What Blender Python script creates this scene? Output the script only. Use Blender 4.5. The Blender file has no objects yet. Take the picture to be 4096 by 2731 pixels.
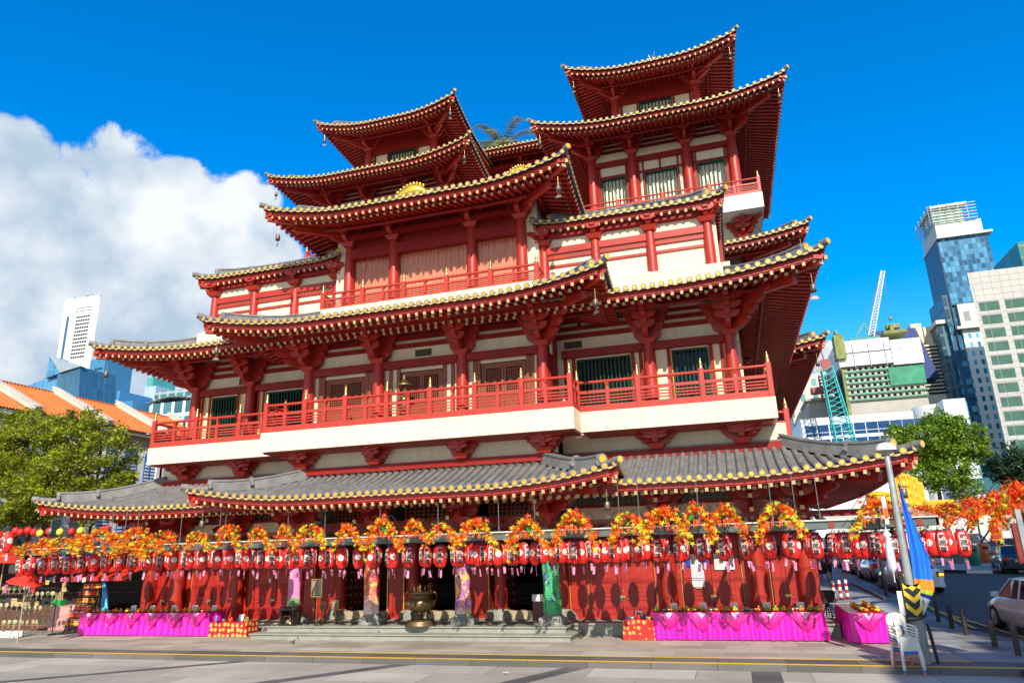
import bpy, bmesh, math, random
from math import sin, cos, pi, radians as R, sqrt, atan2, hypot
from mathutils import Vector as V, Matrix
random.seed(7)
sc = bpy.context.scene
col = sc.collection

# ------------------------------------------------------------ camera
CAMZ, FPX = 2.71, 2801.0
YAW, PITCH, ROLL = R(-16.73), R(16.29), R(-1.74)
FW = V((sin(YAW)*cos(PITCH), cos(YAW)*cos(PITCH), sin(PITCH)))
_r = V((cos(YAW), -sin(YAW), 0)); _u = _r.cross(FW)
RT = _r*cos(ROLL) + _u*sin(ROLL); UP = -_r*sin(ROLL) + _u*cos(ROLL)
CAM = V((0, 0, CAMZ))
def at(x, y, Y):
    """world point on the upright plane Y seen at photo pixel (x, y) of 4096 x 2731"""
    d = FW*FPX + RT*(x-2048) - UP*(y-1365.5)
    return CAM + d*(Y/d.y)
def gnd(x, y, z=0.0):
    d = FW*FPX + RT*(x-2048) - UP*(y-1365.5)
    return CAM + d*((z-CAMZ)/d.z)
cd = bpy.data.cameras.new('camera'); cam = bpy.data.objects.new('camera', cd); col.objects.link(cam)
cd.sensor_width = 36; cd.sensor_fit = 'HORIZONTAL'; cd.lens = FPX/4096*36; cd.clip_end = 6000; cd.clip_start = .1
cam.matrix_world = Matrix(((RT.x, UP.x, -FW.x, 0), (RT.y, UP.y, -FW.y, 0), (RT.z, UP.z, -FW.z, CAMZ), (0, 0, 0, 1)))
sc.camera = cam

# ------------------------------------------------------------ materials
MATS = {}
def mat(name, c, rough=.6, var=.12, scale=3.0, metal=0, bump=0, bscale=None, spec=.5, coat=0, emit=None, dirt=0, alpha=None, trans=0, sss=0, hue=None):
    if name in MATS: return MATS[name]
    m = bpy.data.materials.new(name); m.use_nodes = True
    nt = m.node_tree; b = nt.nodes['Principled BSDF']; L = nt.links.new
    b.inputs['Roughness'].default_value = rough; b.inputs['Metallic'].default_value = metal
    b.inputs['Specular IOR Level'].default_value = spec
    if coat: b.inputs['Coat Weight'].default_value = coat; b.inputs['Coat Roughness'].default_value = .08
    if trans: b.inputs['Transmission Weight'].default_value = trans
    tc = nt.nodes.new('ShaderNodeTexCoord')
    if var:
        n = nt.nodes.new('ShaderNodeTexNoise'); n.inputs['Scale'].default_value = scale; n.inputs['Detail'].default_value = 5
        L(tc.outputs['Object'], n.inputs['Vector'])
        r = nt.nodes.new('ShaderNodeValToRGB'); r.color_ramp.elements[0].position = .3; r.color_ramp.elements[1].position = .72
        lo = [max(0, k*(1-var)) for k in c]; hi = [min(1, k*(1+var)) for k in (hue or c)]
        r.color_ramp.elements[0].color = (*lo, 1); r.color_ramp.elements[1].color = (*hi, 1)
        L(n.outputs['Fac'], r.inputs['Fac']); out = r.outputs['Color']
        if dirt:
            n2 = nt.nodes.new('ShaderNodeTexNoise'); n2.inputs['Scale'].default_value = scale*.35; n2.inputs['Detail'].default_value = 8; n2.inputs['Roughness'].default_value = .7
            L(tc.outputs['Object'], n2.inputs['Vector'])
            r2 = nt.nodes.new('ShaderNodeValToRGB'); r2.color_ramp.elements[0].position = .42; r2.color_ramp.elements[1].position = .75
            r2.color_ramp.elements[0].color = (0, 0, 0, 1); r2.color_ramp.elements[1].color = (dirt, dirt, dirt, 1)
            mx = nt.nodes.new('ShaderNodeMixRGB'); mx.inputs['Color2'].default_value = (*[k*.45 for k in c], 1)
            L(n2.outputs['Fac'], r2.inputs['Fac']); L(r2.outputs['Color'], mx.inputs['Fac']); L(out, mx.inputs['Color1']); out = mx.outputs['Color']
        L(out, b.inputs['Base Color'])
    else: b.inputs['Base Color'].default_value = (*c, 1)
    if bump:
        n3 = nt.nodes.new('ShaderNodeTexNoise'); n3.inputs['Scale'].default_value = bscale or scale*6; n3.inputs['Detail'].default_value = 6
        L(tc.outputs['Object'], n3.inputs['Vector'])
        bp = nt.nodes.new('ShaderNodeBump'); bp.inputs['Strength'].default_value = bump; bp.inputs['Distance'].default_value = .02
        L(n3.outputs['Fac'], bp.inputs['Height']); L(bp.outputs['Normal'], b.inputs['Normal'])
    if emit: b.inputs['Emission Color'].default_value = (*emit[0], 1); b.inputs['Emission Strength'].default_value = emit[1]
    if alpha is not None: b.inputs['Alpha'].default_value = alpha
    MATS[name] = m; return m
def nodes(m): return m.node_tree, m.node_tree.nodes['Principled BSDF'], m.node_tree.links.new

# ------------------------------------------------------------ mesh builder
class MB:
    def __init__(s): s.v = []; s.f = []; s.m = []; s.s = []
    def add(s, vs, fs, m=0, smooth=False, M=None):
        o = len(s.v)
        s.v += [tuple(M @ V(p)) for p in vs] if M is not None else [tuple(p) for p in vs]
        s.f += [tuple(i+o for i in f) for f in fs]; s.m += [m]*len(fs); s.s += [smooth]*len(fs)
    def box(s, x0, x1, y0, y1, z0, z1, m=0, M=None):
        s.add([(x, y, z) for z in (z0, z1) for y in (y0, y1) for x in (x0, x1)],
              [(0, 2, 3, 1), (4, 5, 7, 6), (0, 1, 5, 4), (2, 6, 7, 3), (0, 4, 6, 2), (1, 3, 7, 5)], m, False, M)
    def cbox(s, x0, x1, y0, y1, z0, z1, c=.02, m=0, M=None):
        """box with chamfered vertical and top edges"""
        p = [(x0+c, y0), (x1-c, y0), (x1, y0+c), (x1, y1-c), (x1-c, y1), (x0+c, y1), (x0, y1-c), (x0, y0+c)]
        cx, cy = (x0+x1)/2, (y0+y1)/2
        q = [(cx+(a-cx)*(1-2*c/max(.01, x1-x0)), cy+(b-cy)*(1-2*c/max(.01, y1-y0))) for a, b in p]
        vs = [(a, b, z0) for a, b in p] + [(a, b, z1-c) for a, b in p] + [(a, b, z1) for a, b in q]
        fs = [tuple(range(7, -1, -1)), tuple(range(16, 24))]
        for k in (0, 8):
            fs += [(k+i, k+(i+1) % 8, k+8+(i+1) % 8, k+8+i) for i in range(8)]
        s.add(vs, fs, m, False, M)
    def bar(s, p, q, w, h, m=0, up=(0, 0, 1), cap=None):
        p, q = V(p), V(q); d = (q-p).normalized(); u = V(up); x = d.cross(u)
        if x.length < 1e-4: x = d.cross(V((1, 0, 0)))
        x.normalize(); u = x.cross(d)
        vs = [a + x*(i*w/2) + u*(j*h/2) for a in (p, q) for i, j in ((-1, -1), (1, -1), (1, 1), (-1, 1))]
        s.add(vs, [(3, 2, 1, 0), (4, 5, 6, 7), (0, 1, 5, 4), (1, 2, 6, 5), (2, 3, 7, 6), (3, 0, 4, 7)], m)
        if cap is not None:
            e = p - d*.006
            s.add([e + x*(i*w*.46) + u*(j*h*.46) for i, j in ((-1, -1), (1, -1), (1, 1), (-1, 1))], [(3, 2, 1, 0)], cap)
    def tube(s, pts, r, n=8, m=0, caps=True, rs=None, half=False, up=(0, 0, 1)):
        pts = [V(p) for p in pts]; vs = []; fs = []; k = len(pts)
        N = n+1 if half else n
        for i, p in enumerate(pts):
            d = (pts[min(i+1, k-1)] - pts[max(i-1, 0)]).normalized()
            a = d.cross(V(up))
            if a.length < 1e-3: a = d.cross(V((1, 0, 0)))
            a.normalize(); b = a.cross(d); rr = rs[i] if rs else r
            for j in range(N):
                t = (pi*j/n) if half else 2*pi*j/n
                vs.append(p + a*(rr*cos(t)) + b*(rr*sin(t)))
        for i in range(k-1):
            for j in range(n):
                j2 = j+1 if half else (j+1) % n
                fs.append((i*N+j, i*N+j2, (i+1)*N+j2, (i+1)*N+j))
        s.add(vs, fs, m, True)
        if caps and not half:
            s.add(vs[:N], [tuple(range(N-1, -1, -1))], m); s.add(vs[-N:], [tuple(range(N))], m)
    def cyl(s, p, q, r, n=12, m=0, r2=None): s.tube([p, q], r, n, m, True, [r, r2 if r2 is not None else r])
    def lathe(s, prof, c=(0, 0, 0), n=20, m=0, sx=1, sy=1, smooth=True, a0=0):
        vs = []; fs = []; k = len(prof)
        for r, z in prof:
            for j in range(n):
                t = a0 + 2*pi*j/n; vs.append((c[0]+r*cos(t)*sx, c[1]+r*sin(t)*sy, c[2]+z))
        for i in range(k-1):
            for j in range(n): fs.append((i*n+j, i*n+(j+1) % n, (i+1)*n+(j+1) % n, (i+1)*n+j))
        s.add(vs, fs, m, smooth)
        if prof[0][0] > 1e-4: s.add(vs[:n], [tuple(range(n-1, -1, -1))], m)
        if prof[-1][0] > 1e-4: s.add(vs[-n:], [tuple(range(n))], m)
    def prism(s, poly, M, d, m=0):
        """polygon (x, y) in the plane of M, thickened by d along M's z"""
        n = len(poly); vs = [M @ V((x, y, 0)) for x, y in poly] + [M @ V((x, y, d)) for x, y in poly]
        s.add(vs, [tuple(range(n-1, -1, -1)), tuple(range(n, 2*n))] + [(i, (i+1) % n, n+(i+1) % n, n+i) for i in range(n)], m)
    def grid(s, rows, m=0, smooth=True, flip=False):
        o = []; n = len(rows[0])
        for r in rows: o += r
        fs = []
        for i in range(len(rows)-1):
            for j in range(n-1):
                f = (i*n+j, i*n+j+1, (i+1)*n+j+1, (i+1)*n+j)
                fs.append(f[::-1] if flip else f)
        s.add(o, fs, m, smooth)
    def quad(s, *p, m=0): s.add(p, [tuple(range(len(p)))], m)
    def disc(s, c, n, r, k=12, m=0):
        c, n = V(c), V(n).normalized(); a = n.orthogonal().normalized(); b = n.cross(a)
        s.add([c + a*(r*cos(2*pi*i/k)) + b*(r*sin(2*pi*i/k)) for i in range(k)], [tuple(range(k))], m)
    def ball(s, c, r, n=10, k=6, m=0, sz=1):
        s.lathe([(r*sin(pi*i/k)*1.0 + 1e-5, -r*sz*cos(pi*i/k)) for i in range(k+1)], c, n, m)
    def mesh(s, name, mats):
        me = bpy.data.meshes.new(name); me.from_pydata(s.v, [], s.f)
        for m in (mats if isinstance(mats, (list, tuple)) else [mats]): me.materials.append(m)
        me.polygons.foreach_set('material_index', s.m); me.polygons.foreach_set('use_smooth', s.s)
        me.update(); return me
    def build(s, name, mats, parent=None, loc=None, rz=0):
        """loc None: the mesh is in world coordinates"""
        return put(name, s.mesh(name, mats), parent, loc, rz)
def wloc(o):
    p = V((0, 0, 0))
    while o: p += o.location; o = o.parent
    return p
def put(name, me, parent=None, loc=None, rz=0):
    o = bpy.data.objects.new(name, me); col.objects.link(o)
    if parent: o.parent = parent
    if loc is None: o.location = -wloc(parent) if parent else (0, 0, 0)
    else: o.location = loc
    o.rotation_euler = (0, 0, rz); return o
def tag(o, label=None, cat=None, group=None, kind=None):
    if label: o['label'] = label
    if cat: o['category'] = cat
    if group: o['group'] = group
    if kind: o['kind'] = kind
    return o
def thing(name, label, cat, loc=(0, 0, 0), rz=0, group=None):
    o = bpy.data.objects.new(name, None); col.objects.link(o); o.empty_display_size = .2
    o.location = loc; o.rotation_euler = (0, 0, rz); return tag(o, label, cat, group)
def dup(o, loc=None, rz=None, label=None, parent=None, scale=None):
    def cp(a, par):
        c = a.copy(); col.objects.link(c); c.parent = par
        for ch in a.children: cp(ch, c)
        return c
    c = cp(o, parent)
    if loc is not None: c.location = loc
    if rz is not None: c.rotation_euler = (0, 0, rz)
    if scale: c.scale = scale if isinstance(scale, (tuple, list)) else (scale,)*3
    if label: c['label'] = label
    return c
def text_mesh(body, size, off=0.0, ext=0.0, res=2):
    c = bpy.data.curves.new('writing', 'FONT'); c.body = body; c.size = size; c.resolution_u = res; c.offset = off; c.extrude = ext
    c.align_x = 'CENTER'; c.align_y = 'CENTER'
    o = bpy.data.objects.new('writing', c); col.objects.link(o)
    me = bpy.data.meshes.new_from_object(o.evaluated_get(bpy.context.evaluated_depsgraph_get()))
    bpy.data.objects.remove(o); bpy.data.curves.remove(c); return me
def text_into(mb, body, size, M, m=0, off=0.0):
    me = text_mesh(body, size, off)
    mb.add([v.co for v in me.vertices], [tuple(p.vertices) for p in me.polygons], m, False, M); bpy.data.meshes.remove(me)
FRONT = Matrix(((1, 0, 0, 0), (0, 0, -1, 0), (0, 1, 0, 0), (0, 0, 0, 1)))   # xy plane -> upright, facing -Y
def nth(i):
    w = 'first second third fourth fifth sixth seventh eighth ninth tenth eleventh twelfth thirteenth fourteenth fifteenth sixteenth seventeenth eighteenth nineteenth twentieth'.split()
    if i < 20: return w[i]
    t = {2: 'twenty', 3: 'thirty', 4: 'forty', 5: 'fifty'}[(i+1)//10]
    return t+'-'+w[(i+1) % 10-1] if (i+1) % 10 else {2: 'twentieth', 3: 'thirtieth', 4: 'fortieth', 5: 'fiftieth'}[(i+1)//10]

# palette
RED = mat('red_paint', (.42, .024, .011), .45, .16, 1.2, bump=.08, coat=.05, dirt=.3)
REDD = mat('dark_red_paint', (.27, .014, .010), .5, .16, 1.5, bump=.06, spec=.25, dirt=.2)
def streaks(m, amt, c, sx=2.2, szz=.12, lo=.5, hi=.8):
    nt, b, L = nodes(m); src = b.inputs['Base Color'].links[0].from_socket
    tc = nt.nodes.new('ShaderNodeTexCoord'); mp = nt.nodes.new('ShaderNodeMapping'); mp.inputs['Scale'].default_value = (sx, sx, szz); L(tc.outputs['Object'], mp.inputs[0])
    n = nt.nodes.new('ShaderNodeTexNoise'); n.inputs['Scale'].default_value = 2.2; n.inputs['Detail'].default_value = 7; n.inputs['Roughness'].default_value = .65; L(mp.outputs[0], n.inputs['Vector'])
    r = nt.nodes.new('ShaderNodeValToRGB'); r.color_ramp.elements[0].position = lo; r.color_ramp.elements[1].position = hi; r.color_ramp.elements[0].color = (0, 0, 0, 1); r.color_ramp.elements[1].color = (amt, amt, amt, 1); L(n.outputs['Fac'], r.inputs['Fac'])
    mx = nt.nodes.new('ShaderNodeMixRGB'); mx.inputs['Color2'].default_value = (*c, 1); L(r.outputs['Color'], mx.inputs['Fac']); L(src, mx.inputs['Color1']); L(mx.outputs[0], b.inputs['Base Color'])
REDB = mat('bright_red_paint', (.50, .022, .012), .4, .1, 1.5, bump=.04, coat=.1)
CREAM = mat('cream_plaster', (.78, .66, .47), .85, .05, .8, bump=.06, dirt=.10)
streaks(CREAM, .45, (.42, .36, .27)); streaks(RED, .35, (.24, .02, .016), 3, .3)
TILE = mat('grey_roof_tile', (.165, .155, .150), .6, .28, 2.6, bump=.25, dirt=.35)
GOLD = mat('gold_leaf', (.85, .50, .05), .35, .12, 20, metal=.35, bump=.1)
BRASS = mat('brass', (.55, .40, .16), .3, .2, 10, metal=.8)
PALE = mat('pale_gilt', (.55, .44, .22), .5, .3, 60, metal=.1)
GREEN = mat('green_bars', (.010, .045, .022), .5, .2, 4, spec=.25)
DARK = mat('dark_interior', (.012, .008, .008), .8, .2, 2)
STONE = mat('green_granite', (.28, .285, .24), .7, .14, 3, bump=.12, dirt=.25)
SAND = mat('sandstone', (.42, .33, .20), .75, .12, 3, bump=.1, dirt=.2)
BROWN = mat('brown_timber', (.26, .06, .022), .55, .15, 2, bump=.08)
WHITE = mat('white_panel', (.72, .70, .64), .75, .05, 2)
GLASS = mat('dark_glass', (.008, .010, .010), .12, 0, spec=.18)
BLACK = mat('black_paint', (.015, .014, .014), .45, .2, 8)
STEEL = mat('grey_steel', (.16, .18, .17), .45, .18, 3, metal=.4, dirt=.2)
BRONZE = mat('old_bronze', (.20, .14, .07), .42, .35, 6, metal=.75, bump=.25)
# ============================================================ TEMPLE
XC = -10.4
T = thing('temple', 'tall red and cream Chinese temple with tiers of upturned grey tiled roofs', 'temple', (XC, 23.5, 0))
def X(u): return XC+u
DISC = mat('tile_end_gold', (.80, .44, .02), .35, .15, 12, metal=.1)
DISCD = mat('tile_end_dark_gold', (.50, .25, .015), .45, .1, 30)
DRIP = mat('drip_tile_yellow', (.50, .36, .12), .5, .2, 14)
RIDGE = mat('ridge_tile', (.20, .19, .185), .6, .25, 3, bump=.2, dirt=.3)
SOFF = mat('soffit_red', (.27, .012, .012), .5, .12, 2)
# tile pans: fine courses of overlapping tiles
def pan_material():
    m = mat('tile_pan', (.15, .14, .135), .65, .25, 3)
    nt, b, L = nodes(m)
    tc = nt.nodes.new('ShaderNodeTexCoord'); sp = nt.nodes.new('ShaderNodeSeparateXYZ'); L(tc.outputs['Object'], sp.inputs[0])
    mu = nt.nodes.new('ShaderNodeMath'); mu.operation = 'MULTIPLY'; mu.inputs[1].default_value = 9; L(sp.outputs['Y'], mu.inputs[0])
    fr = nt.nodes.new('ShaderNodeMath'); fr.operation = 'FRACT'; L(mu.outputs[0], fr.inputs[0])
    bp = nt.nodes.new('ShaderNodeBump'); bp.inputs['Strength'].default_value = .8; bp.inputs['Distance'].default_value = .03
    L(fr.outputs[0], bp.inputs['Height']); L(bp.outputs['Normal'], b.inputs['Normal']); return m
PAN = pan_material()
ROOFM = [TILE, PAN, DRIP, RIDGE, DISC]
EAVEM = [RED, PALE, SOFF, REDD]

def tile_end_mesh():
    b = MB()
    b.cyl((0, .05, 0), (0, -.02, 0), .098, 14, 0)
    b.disc((0, -.024, 0), (0, -1, 0), .066, 14, 1)
    for k in range(8):
        t = k*pi/4; b.disc((.042*cos(t), -.027, .042*sin(t)), (0, -1, 0), .016, 5, 2)
    b.disc((0, -.027, 0), (0, -1, 0), .018, 6, 2)
    return b
_te = tile_end_mesh(); TE_ME = _te.mesh('tile_end', [RIDGE, DISC, DISCD])
far_ends = MB()          # all tile ends past the hundred nearest
n_ends = [0]
def tile_end(pos, ang, parent, single):
    if single and n_ends[0] < 100:
        o = put('tile_end', TE_ME, parent, V(pos)-wloc(parent), ang); n_ends[0] += 1
    else:
        M = Matrix.Translation(pos) @ Matrix.Rotation(ang, 4, 'Z')
        far_ends.cyl(M @ V((0, .04, 0)), M @ V((0, -.02, 0)), .098, 9, 0)
        far_ends.disc(M @ V((0, -.024, 0)), M.to_3x3() @ V((0, -1, 0)), .064, 9, 1)

def roof(name, uc, h, Yf, Yb, zm, lift, LL, run, rise, over, slope=.27, push=.22, single=False, near=False, sides='flr', round_raf=True, label=None, sp=.285, flash=True, raf=True):
    top, ev = MB(), MB(); ends = []; h -= push+.06; Yf += push*.4; lift *= .86
    def side(A, a, n, L, h0, h1, ang, LL=LL):
        A, a, n = V((*A, 0)), V((*a, 0)), V((*n, 0))
        C0 = lambda s: max(0, 1-s/LL)**2 if h0 else 0
        C1 = lambda s: max(0, 1-(L-s)/LL)**2 if h1 else 0
        def P(s, v, dz=0):
            t = v/run; f = max(0, 1-t)**1.3; c0, c1 = C0(s), C1(s)
            p = A + a*(s+push*f*(c1-c0)) + n*(v-push*f*(c0+c1)); p.z = zm + lift*f*(c0+c1) + rise*(.62*t+.38*t*t) + dz; return p
        def E(s, v, dz=0):
            f = max(0, 1-.75*v/over); c0, c1 = C0(s), C1(s); f2 = max(0, 1-v/over)
            p = A + a*(s+push*f2*(c1-c0)) + n*(v-push*f2*(c0+c1)); p.z = zm + lift*f*(c0+c1) + dz + slope*v; return p
        smin = lambda v: v if h0 else 0
        smax = lambda v: L-v if h1 else L
        nS = max(10, int(L/.8)); nT = 7 if near else 4
        ss = [i/nS for i in range(nS+1)]
        rows = []
        for j in range(nT+1):
            v = run*j/nT; lo, hi = smin(v), smax(v)
            rows.append([P(lo+(hi-lo)*q, v, -.03) for q in ss])
        top.grid(rows, 1)
        # barrel tiles
        k = int(L/sp); off = (L-k*sp)/2
        for i in range(k+1):
            s = off + i*sp
            vm = run
            if h0: vm = min(vm, s)
            if h1: vm = min(vm, L-s)
            if vm > .12:
                m = max(2, int(vm/(.34 if near else .9))); pts = []; rs = []
                for j in range(m+1):
                    v = vm*j/m
                    if near and j:
                        pts.append(P(s, v-.015, .012)); rs.append(.071)
                    pts.append(P(s, v, .0)); rs.append(.083 if near else .078)
                top.tube(pts, .08, 6 if near else 4, 0, False, rs, True)
            ends.append((P(s, -.01, .045), ang, n.y > .5))
            if i < k:   # drip tile between two barrels
                q = [P(s+sp*f, -.015, .0) for f in (.18, .35, .5, .65, .82)]
                d = (.01, -.012, -.022, -.012, .01)
                top.add([p+V((0, 0, -.01)) for p in q] + [p+V((0, 0, dd-.05)) for p, dd in zip(q, d)], [(j, j+1, j+6, j+5) for j in range(4)], 2)
        # eave board and soffit
        es = [L*q for q in ss]
        prof = [(.14, -.04), (.14, -.25), (.22, -.25), (.22, -.02)]
        ev.grid([[E(s, v, dz-slope*v) for s in es] for v, dz in prof], 0, False)
        lo, hi = smin, smax
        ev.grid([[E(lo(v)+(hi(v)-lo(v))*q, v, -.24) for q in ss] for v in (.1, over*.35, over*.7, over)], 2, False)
        if raf:
            rk = int(L/.29); ro = (L-rk*.29)/2
            for i in range(rk+1):
                s = ro+i*.29; lim = over
                if h0: lim = min(lim, s)
                if h1: lim = min(lim, L-s)
                v1 = min(1.15, lim)
                if v1 > .3: ev.bar(E(s, .09, -.325), E(s, v1, -.325), .10, .12, 0, cap=1)
                else: ev.bar(E(s, .09, -.325), E(s, .32, -.30), .10, .12, 0, cap=1)
                if round_raf and lim > .8:
                    s2 = s+.145; pa, pb = E(s2, .44, -.43), E(s2, lim, -.36)
                    ev.tube([pa, pb], .063, 8, 0); d = (pb-pa).normalized(); ev.disc(pa-d*.006, -d, .060, 9, 1)
            v = over*.55
            pl = [E(s, v, -.55) for s in es if (not h0 or s >= v) and (not h1 or s <= L-v)]
            if len(pl) > 1: ev.tube(pl, .075, 6, 3)
        # hips
        for on, s_of, first in ((h0, lambda v: v, True), (h1, lambda v: L-v, False)):
            if not on or not first and n.y < .5: continue
            if n.y < .5: continue
            ih = [run*q for q in (0, .08, .2, .35, .5, .65, .8, 1)]
            pts = [P(s_of(v), v, .10) for v in ih]
            top.tube(pts, .10, 8, 3)
            pts = [P(s_of(run*q), run*q, .20) for q in (.16, .3, .45, .6, .8, 1)]
            for j in range(len(pts)-1): top.bar(pts[j], pts[j+1]+(pts[j+1]-pts[j])*.02, .20, .34, 3)
            for j in range(len(pts)-1): top.bar(pts[j]+V((0, 0, .19)), pts[j+1]+V((0, 0, .19)), .26, .06, 3)
            for pp, r in ((pts[0]+V((0, 0, .08)), .17), (pts[2]+V((0, 0, .13)), .15)):
                d = (pts[0]-pts[1]).normalized(); top.cyl(pp-d*.02, pp+d*.1, r, 10, 3)
                for sg in (-1, 1):
                    w = d.cross(V((0, 0, 1))); top.cyl(pp+w*sg*.16-V((0, 0, .12))-d*.02, pp+w*sg*.16-V((0, 0, .12))+d*.08, .08, 8, 3)
                if r > .16: top.disc(pp+d*.106, d, .12, 12, 4)
            p0 = P(s_of(0), 0, .12); d = (P(s_of(0), 0)-P(s_of(.6), .6)).normalized()
            top.cyl(p0-d*.1, p0+d*.14, .11, 12, 3); top.disc(p0+d*.147, d, .085, 12, 4)
            pa, pb = E(s_of(.12), .12, -.38), E(s_of(over), over, -.5)
            ev.bar(pa, pb, .17, .24, 0, cap=1)
            pa, pb = E(s_of(.75), .75, -.62), E(s_of(over), over, -.7); ev.bar(pa, pb, .2, .24, 0)
            tips.append((E(s_of(.38), .38, -.55), name))
        if flash:
            lo, hi = smin(run), smax(run); a0, a1 = P(lo, run, .06), P(hi, run, .06)
            top.bar(a0, a1, .16, .24, 3); top.bar(a0+V((0, 0, .15)), a1+V((0, 0, .15)), .24, .05, 3)
    x0, x1 = X(uc-h), X(uc+h)
    if 'f' in sides: side((x0, Yf), (1, 0), (0, 1), x1-x0, True, True, 0)
    if 'r' in sides: side((x1, Yf), (0, 1), (-1, 0), Yb-Yf, True, False, pi/2, LL*1.7)
    if 'l' in sides: side((x0, Yf), (0, 1), (1, 0), Yb-Yf, True, False, -pi/2, LL*1.7)
    o = top.build(name, ROOFM, T)
    if label: o['label'] = label
    ev.build('eave', EAVEM, o)
    for p, ang, fr in ends: tile_end(p, ang, o, single and fr)
    return o

tips = []
roof('lower_roof', 0, 7.46, 20.1, 24.2, 4.42, .50, 4.2, 3.0, 1.05, 2.7, single=True, near=True)
roof('upper_roof', 0, 7.51, 20.09, 24.2, 10.52, .55, 4.2, 2.9, .95, 2.75, single=True, near=True)
roof('lower_roof', 0, 15.29, 21.09, 40, 4.42, .52, 5.0, 2.9, 1.1, 2.9, near=True)
roof('upper_roof', 0, 13.91, 21.37, 37.5, 10.55, .55, 5.0, 2.7, .95, 2.8, near=True)
roof('gallery_roof', 0, 6.24, 21.45, 27.5, 15.40, .58, 3.6, 5.5, 2.2, 2.5)
for sg in (1, -1):
    roof('side_roof', 7.75*sg, 3.6, 23.75, 33, 14.47, .12, 1.2, 3.4, 1.5, .9, round_raf=False, push=.1)
    roof('tower_roof', 8.6*sg, 6.83, 33.4, 49.0, 24.88, .75, 4.4, 5.5, 2.4, 3.2, sp=.33)
    roof('tower_top_roof', 8.5*sg, 5.02, 35.5, 47.3, 29.6, .70, 3.6, 4.9, 3.4, 2.8, sp=.33)
roof('bridge_roof', 0, 7.0, 42, 50, 30.05, .1, 2, 4, 1.6, 2.2, sides='f', sp=.33)
roof('rear_upper_roof', 0, 15.15, 32.4, 58, 10.75, .5, 4.4, 2.7, .95, 2.8, sides='flr')
roof('rear_side_roof', 0, 15.3, 33.0, 58, 16.5, .5, 4.4, 3.0, 1.0, 2.6, sides='flr')
tag(far_ends.build('tile_end_row', [RIDGE, DISC], T), kind='stuff')

# ---------------------------------------------------------------- brackets
BRK = {}
def bracket_mesh(tiers, w, out, h, corner=0, beak=False, lip=False):
    key = (tiers, w, out, h, corner, beak)
    if key in BRK: return BRK[key]
    b = MB(); th = (h-.16)/tiers
    def frust(c, r0, r1, z0, z1):
        b.add([(c[0]+sx*r0, c[1]+sy*r0, z0) for sx, sy in ((-1, -1), (1, -1), (1, 1), (-1, 1))] + [(c[0]+sx*r1, c[1]+sy*r1, z1) for sx, sy in ((-1, -1), (1, -1), (1, 1), (-1, 1))],
              [(3, 2, 1, 0), (4, 5, 6, 7), (0, 1, 5, 4), (1, 2, 6, 5), (2, 3, 7, 6), (3, 0, 4, 7)])
    frust((0, 0), .20, .30, 0, .16)
    def arm(l0, l1, z, t, ang):
        p = [(-l0, .98*th), (-l0, .6*th), (-l0*.86, .28*th), (-l0*.6, .05*th), (-l0*.45, 0), (l1*.45, 0), (l1*.6, .05*th), (l1*.86, .28*th), (l1, .6*th), (l1, .98*th)]
        M = Matrix.Translation((0, 0, z)) @ Matrix.Rotation(ang, 4, 'Z') @ FRONT @ Matrix.Translation((0, 0, -t/2))
        b.prism(p, M, t)
    for k in range(tiers):
        z = .16+k*th; l = w*(.45+.55*(k+1)/tiers); o = out*(.3+.7*(k+1)/tiers)
        y = 0
        arm(l, l, z, .17, 0)
        arm(.3, o, z+.004, .18, -pi/2)
        if k: arm(l*.8, l*.8, z+.006, .14, 0)
        if k and k < tiers:      # cross arm out on the projecting arm
            M = Matrix.Translation((0, -o*.72, 0)); n0 = len(b.v); arm(l*.62, l*.62, z+.008, .13, 0)
            for i in range(n0, len(b.v)): b.v[i] = (b.v[i][0], b.v[i][1]-o*.72, b.v[i][2])
        for sx in (-1, 1): frust((sx*(l-.1), 0), .085, .12, z+th*.98, z+th*1.12)
        frust((0, -o+.1), .09, .12, z+th*.98, z+th*1.12)
        if corner: arm(.2, o*1.35, z+.01, .18, -pi/2+corner*pi/4)
    if beak:
        b.bar((0, -out*1.25, h*.45), (0, 0, h*.9), .12, .13, 0, cap=1); b.bar((0, -out*1.05, h*.1), (0, 0, h*.62), .12, .13, 0, cap=1)
    BRK[key] = b.mesh('bracket', [RED, PALE]); return BRK[key]
def brackets(us, Y, z, tiers, w, out, h, beak=False, corners=True):
    for i, u in enumerate(us):
        c = 0
        if corners and i == 0: c = -1
        if corners and i == len(us)-1: c = 1
        put('bracket', bracket_mesh(tiers, w*(1.15 if c else 1), out, h, c, beak), T, V((X(u), Y, z))-wloc(T))
C4 = (-4.63, -1.66, 1.66, 4.63); W2 = (8.16, 10.9); W2L = (-10.9, -8.16); WW = W2L+W2
brackets(C4, 22.72, 5.66, 3, .66, .75, .58)
for ws in (W2L, W2): brackets(ws, 23.9, 5.70, 3, .66, .8, .56)
brackets(C4, 22.8, 9.36, 4, .78, 1.5, 1.2)
brackets(WW, 24.0, 9.36, 4, .78, 1.5, 1.2)
brackets(C4, 22.8, 3.55, 3, .8, 1.4, 1.0, True)
brackets((-12.3,)+WW+(12.3,), 23.95, 3.45, 3, .8, 1.5, 1.1, True)
brackets((-3.72, -1.69, 1.69, 3.72), 23.9, 14.86, 2, .5, 1.0, .72)
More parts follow.
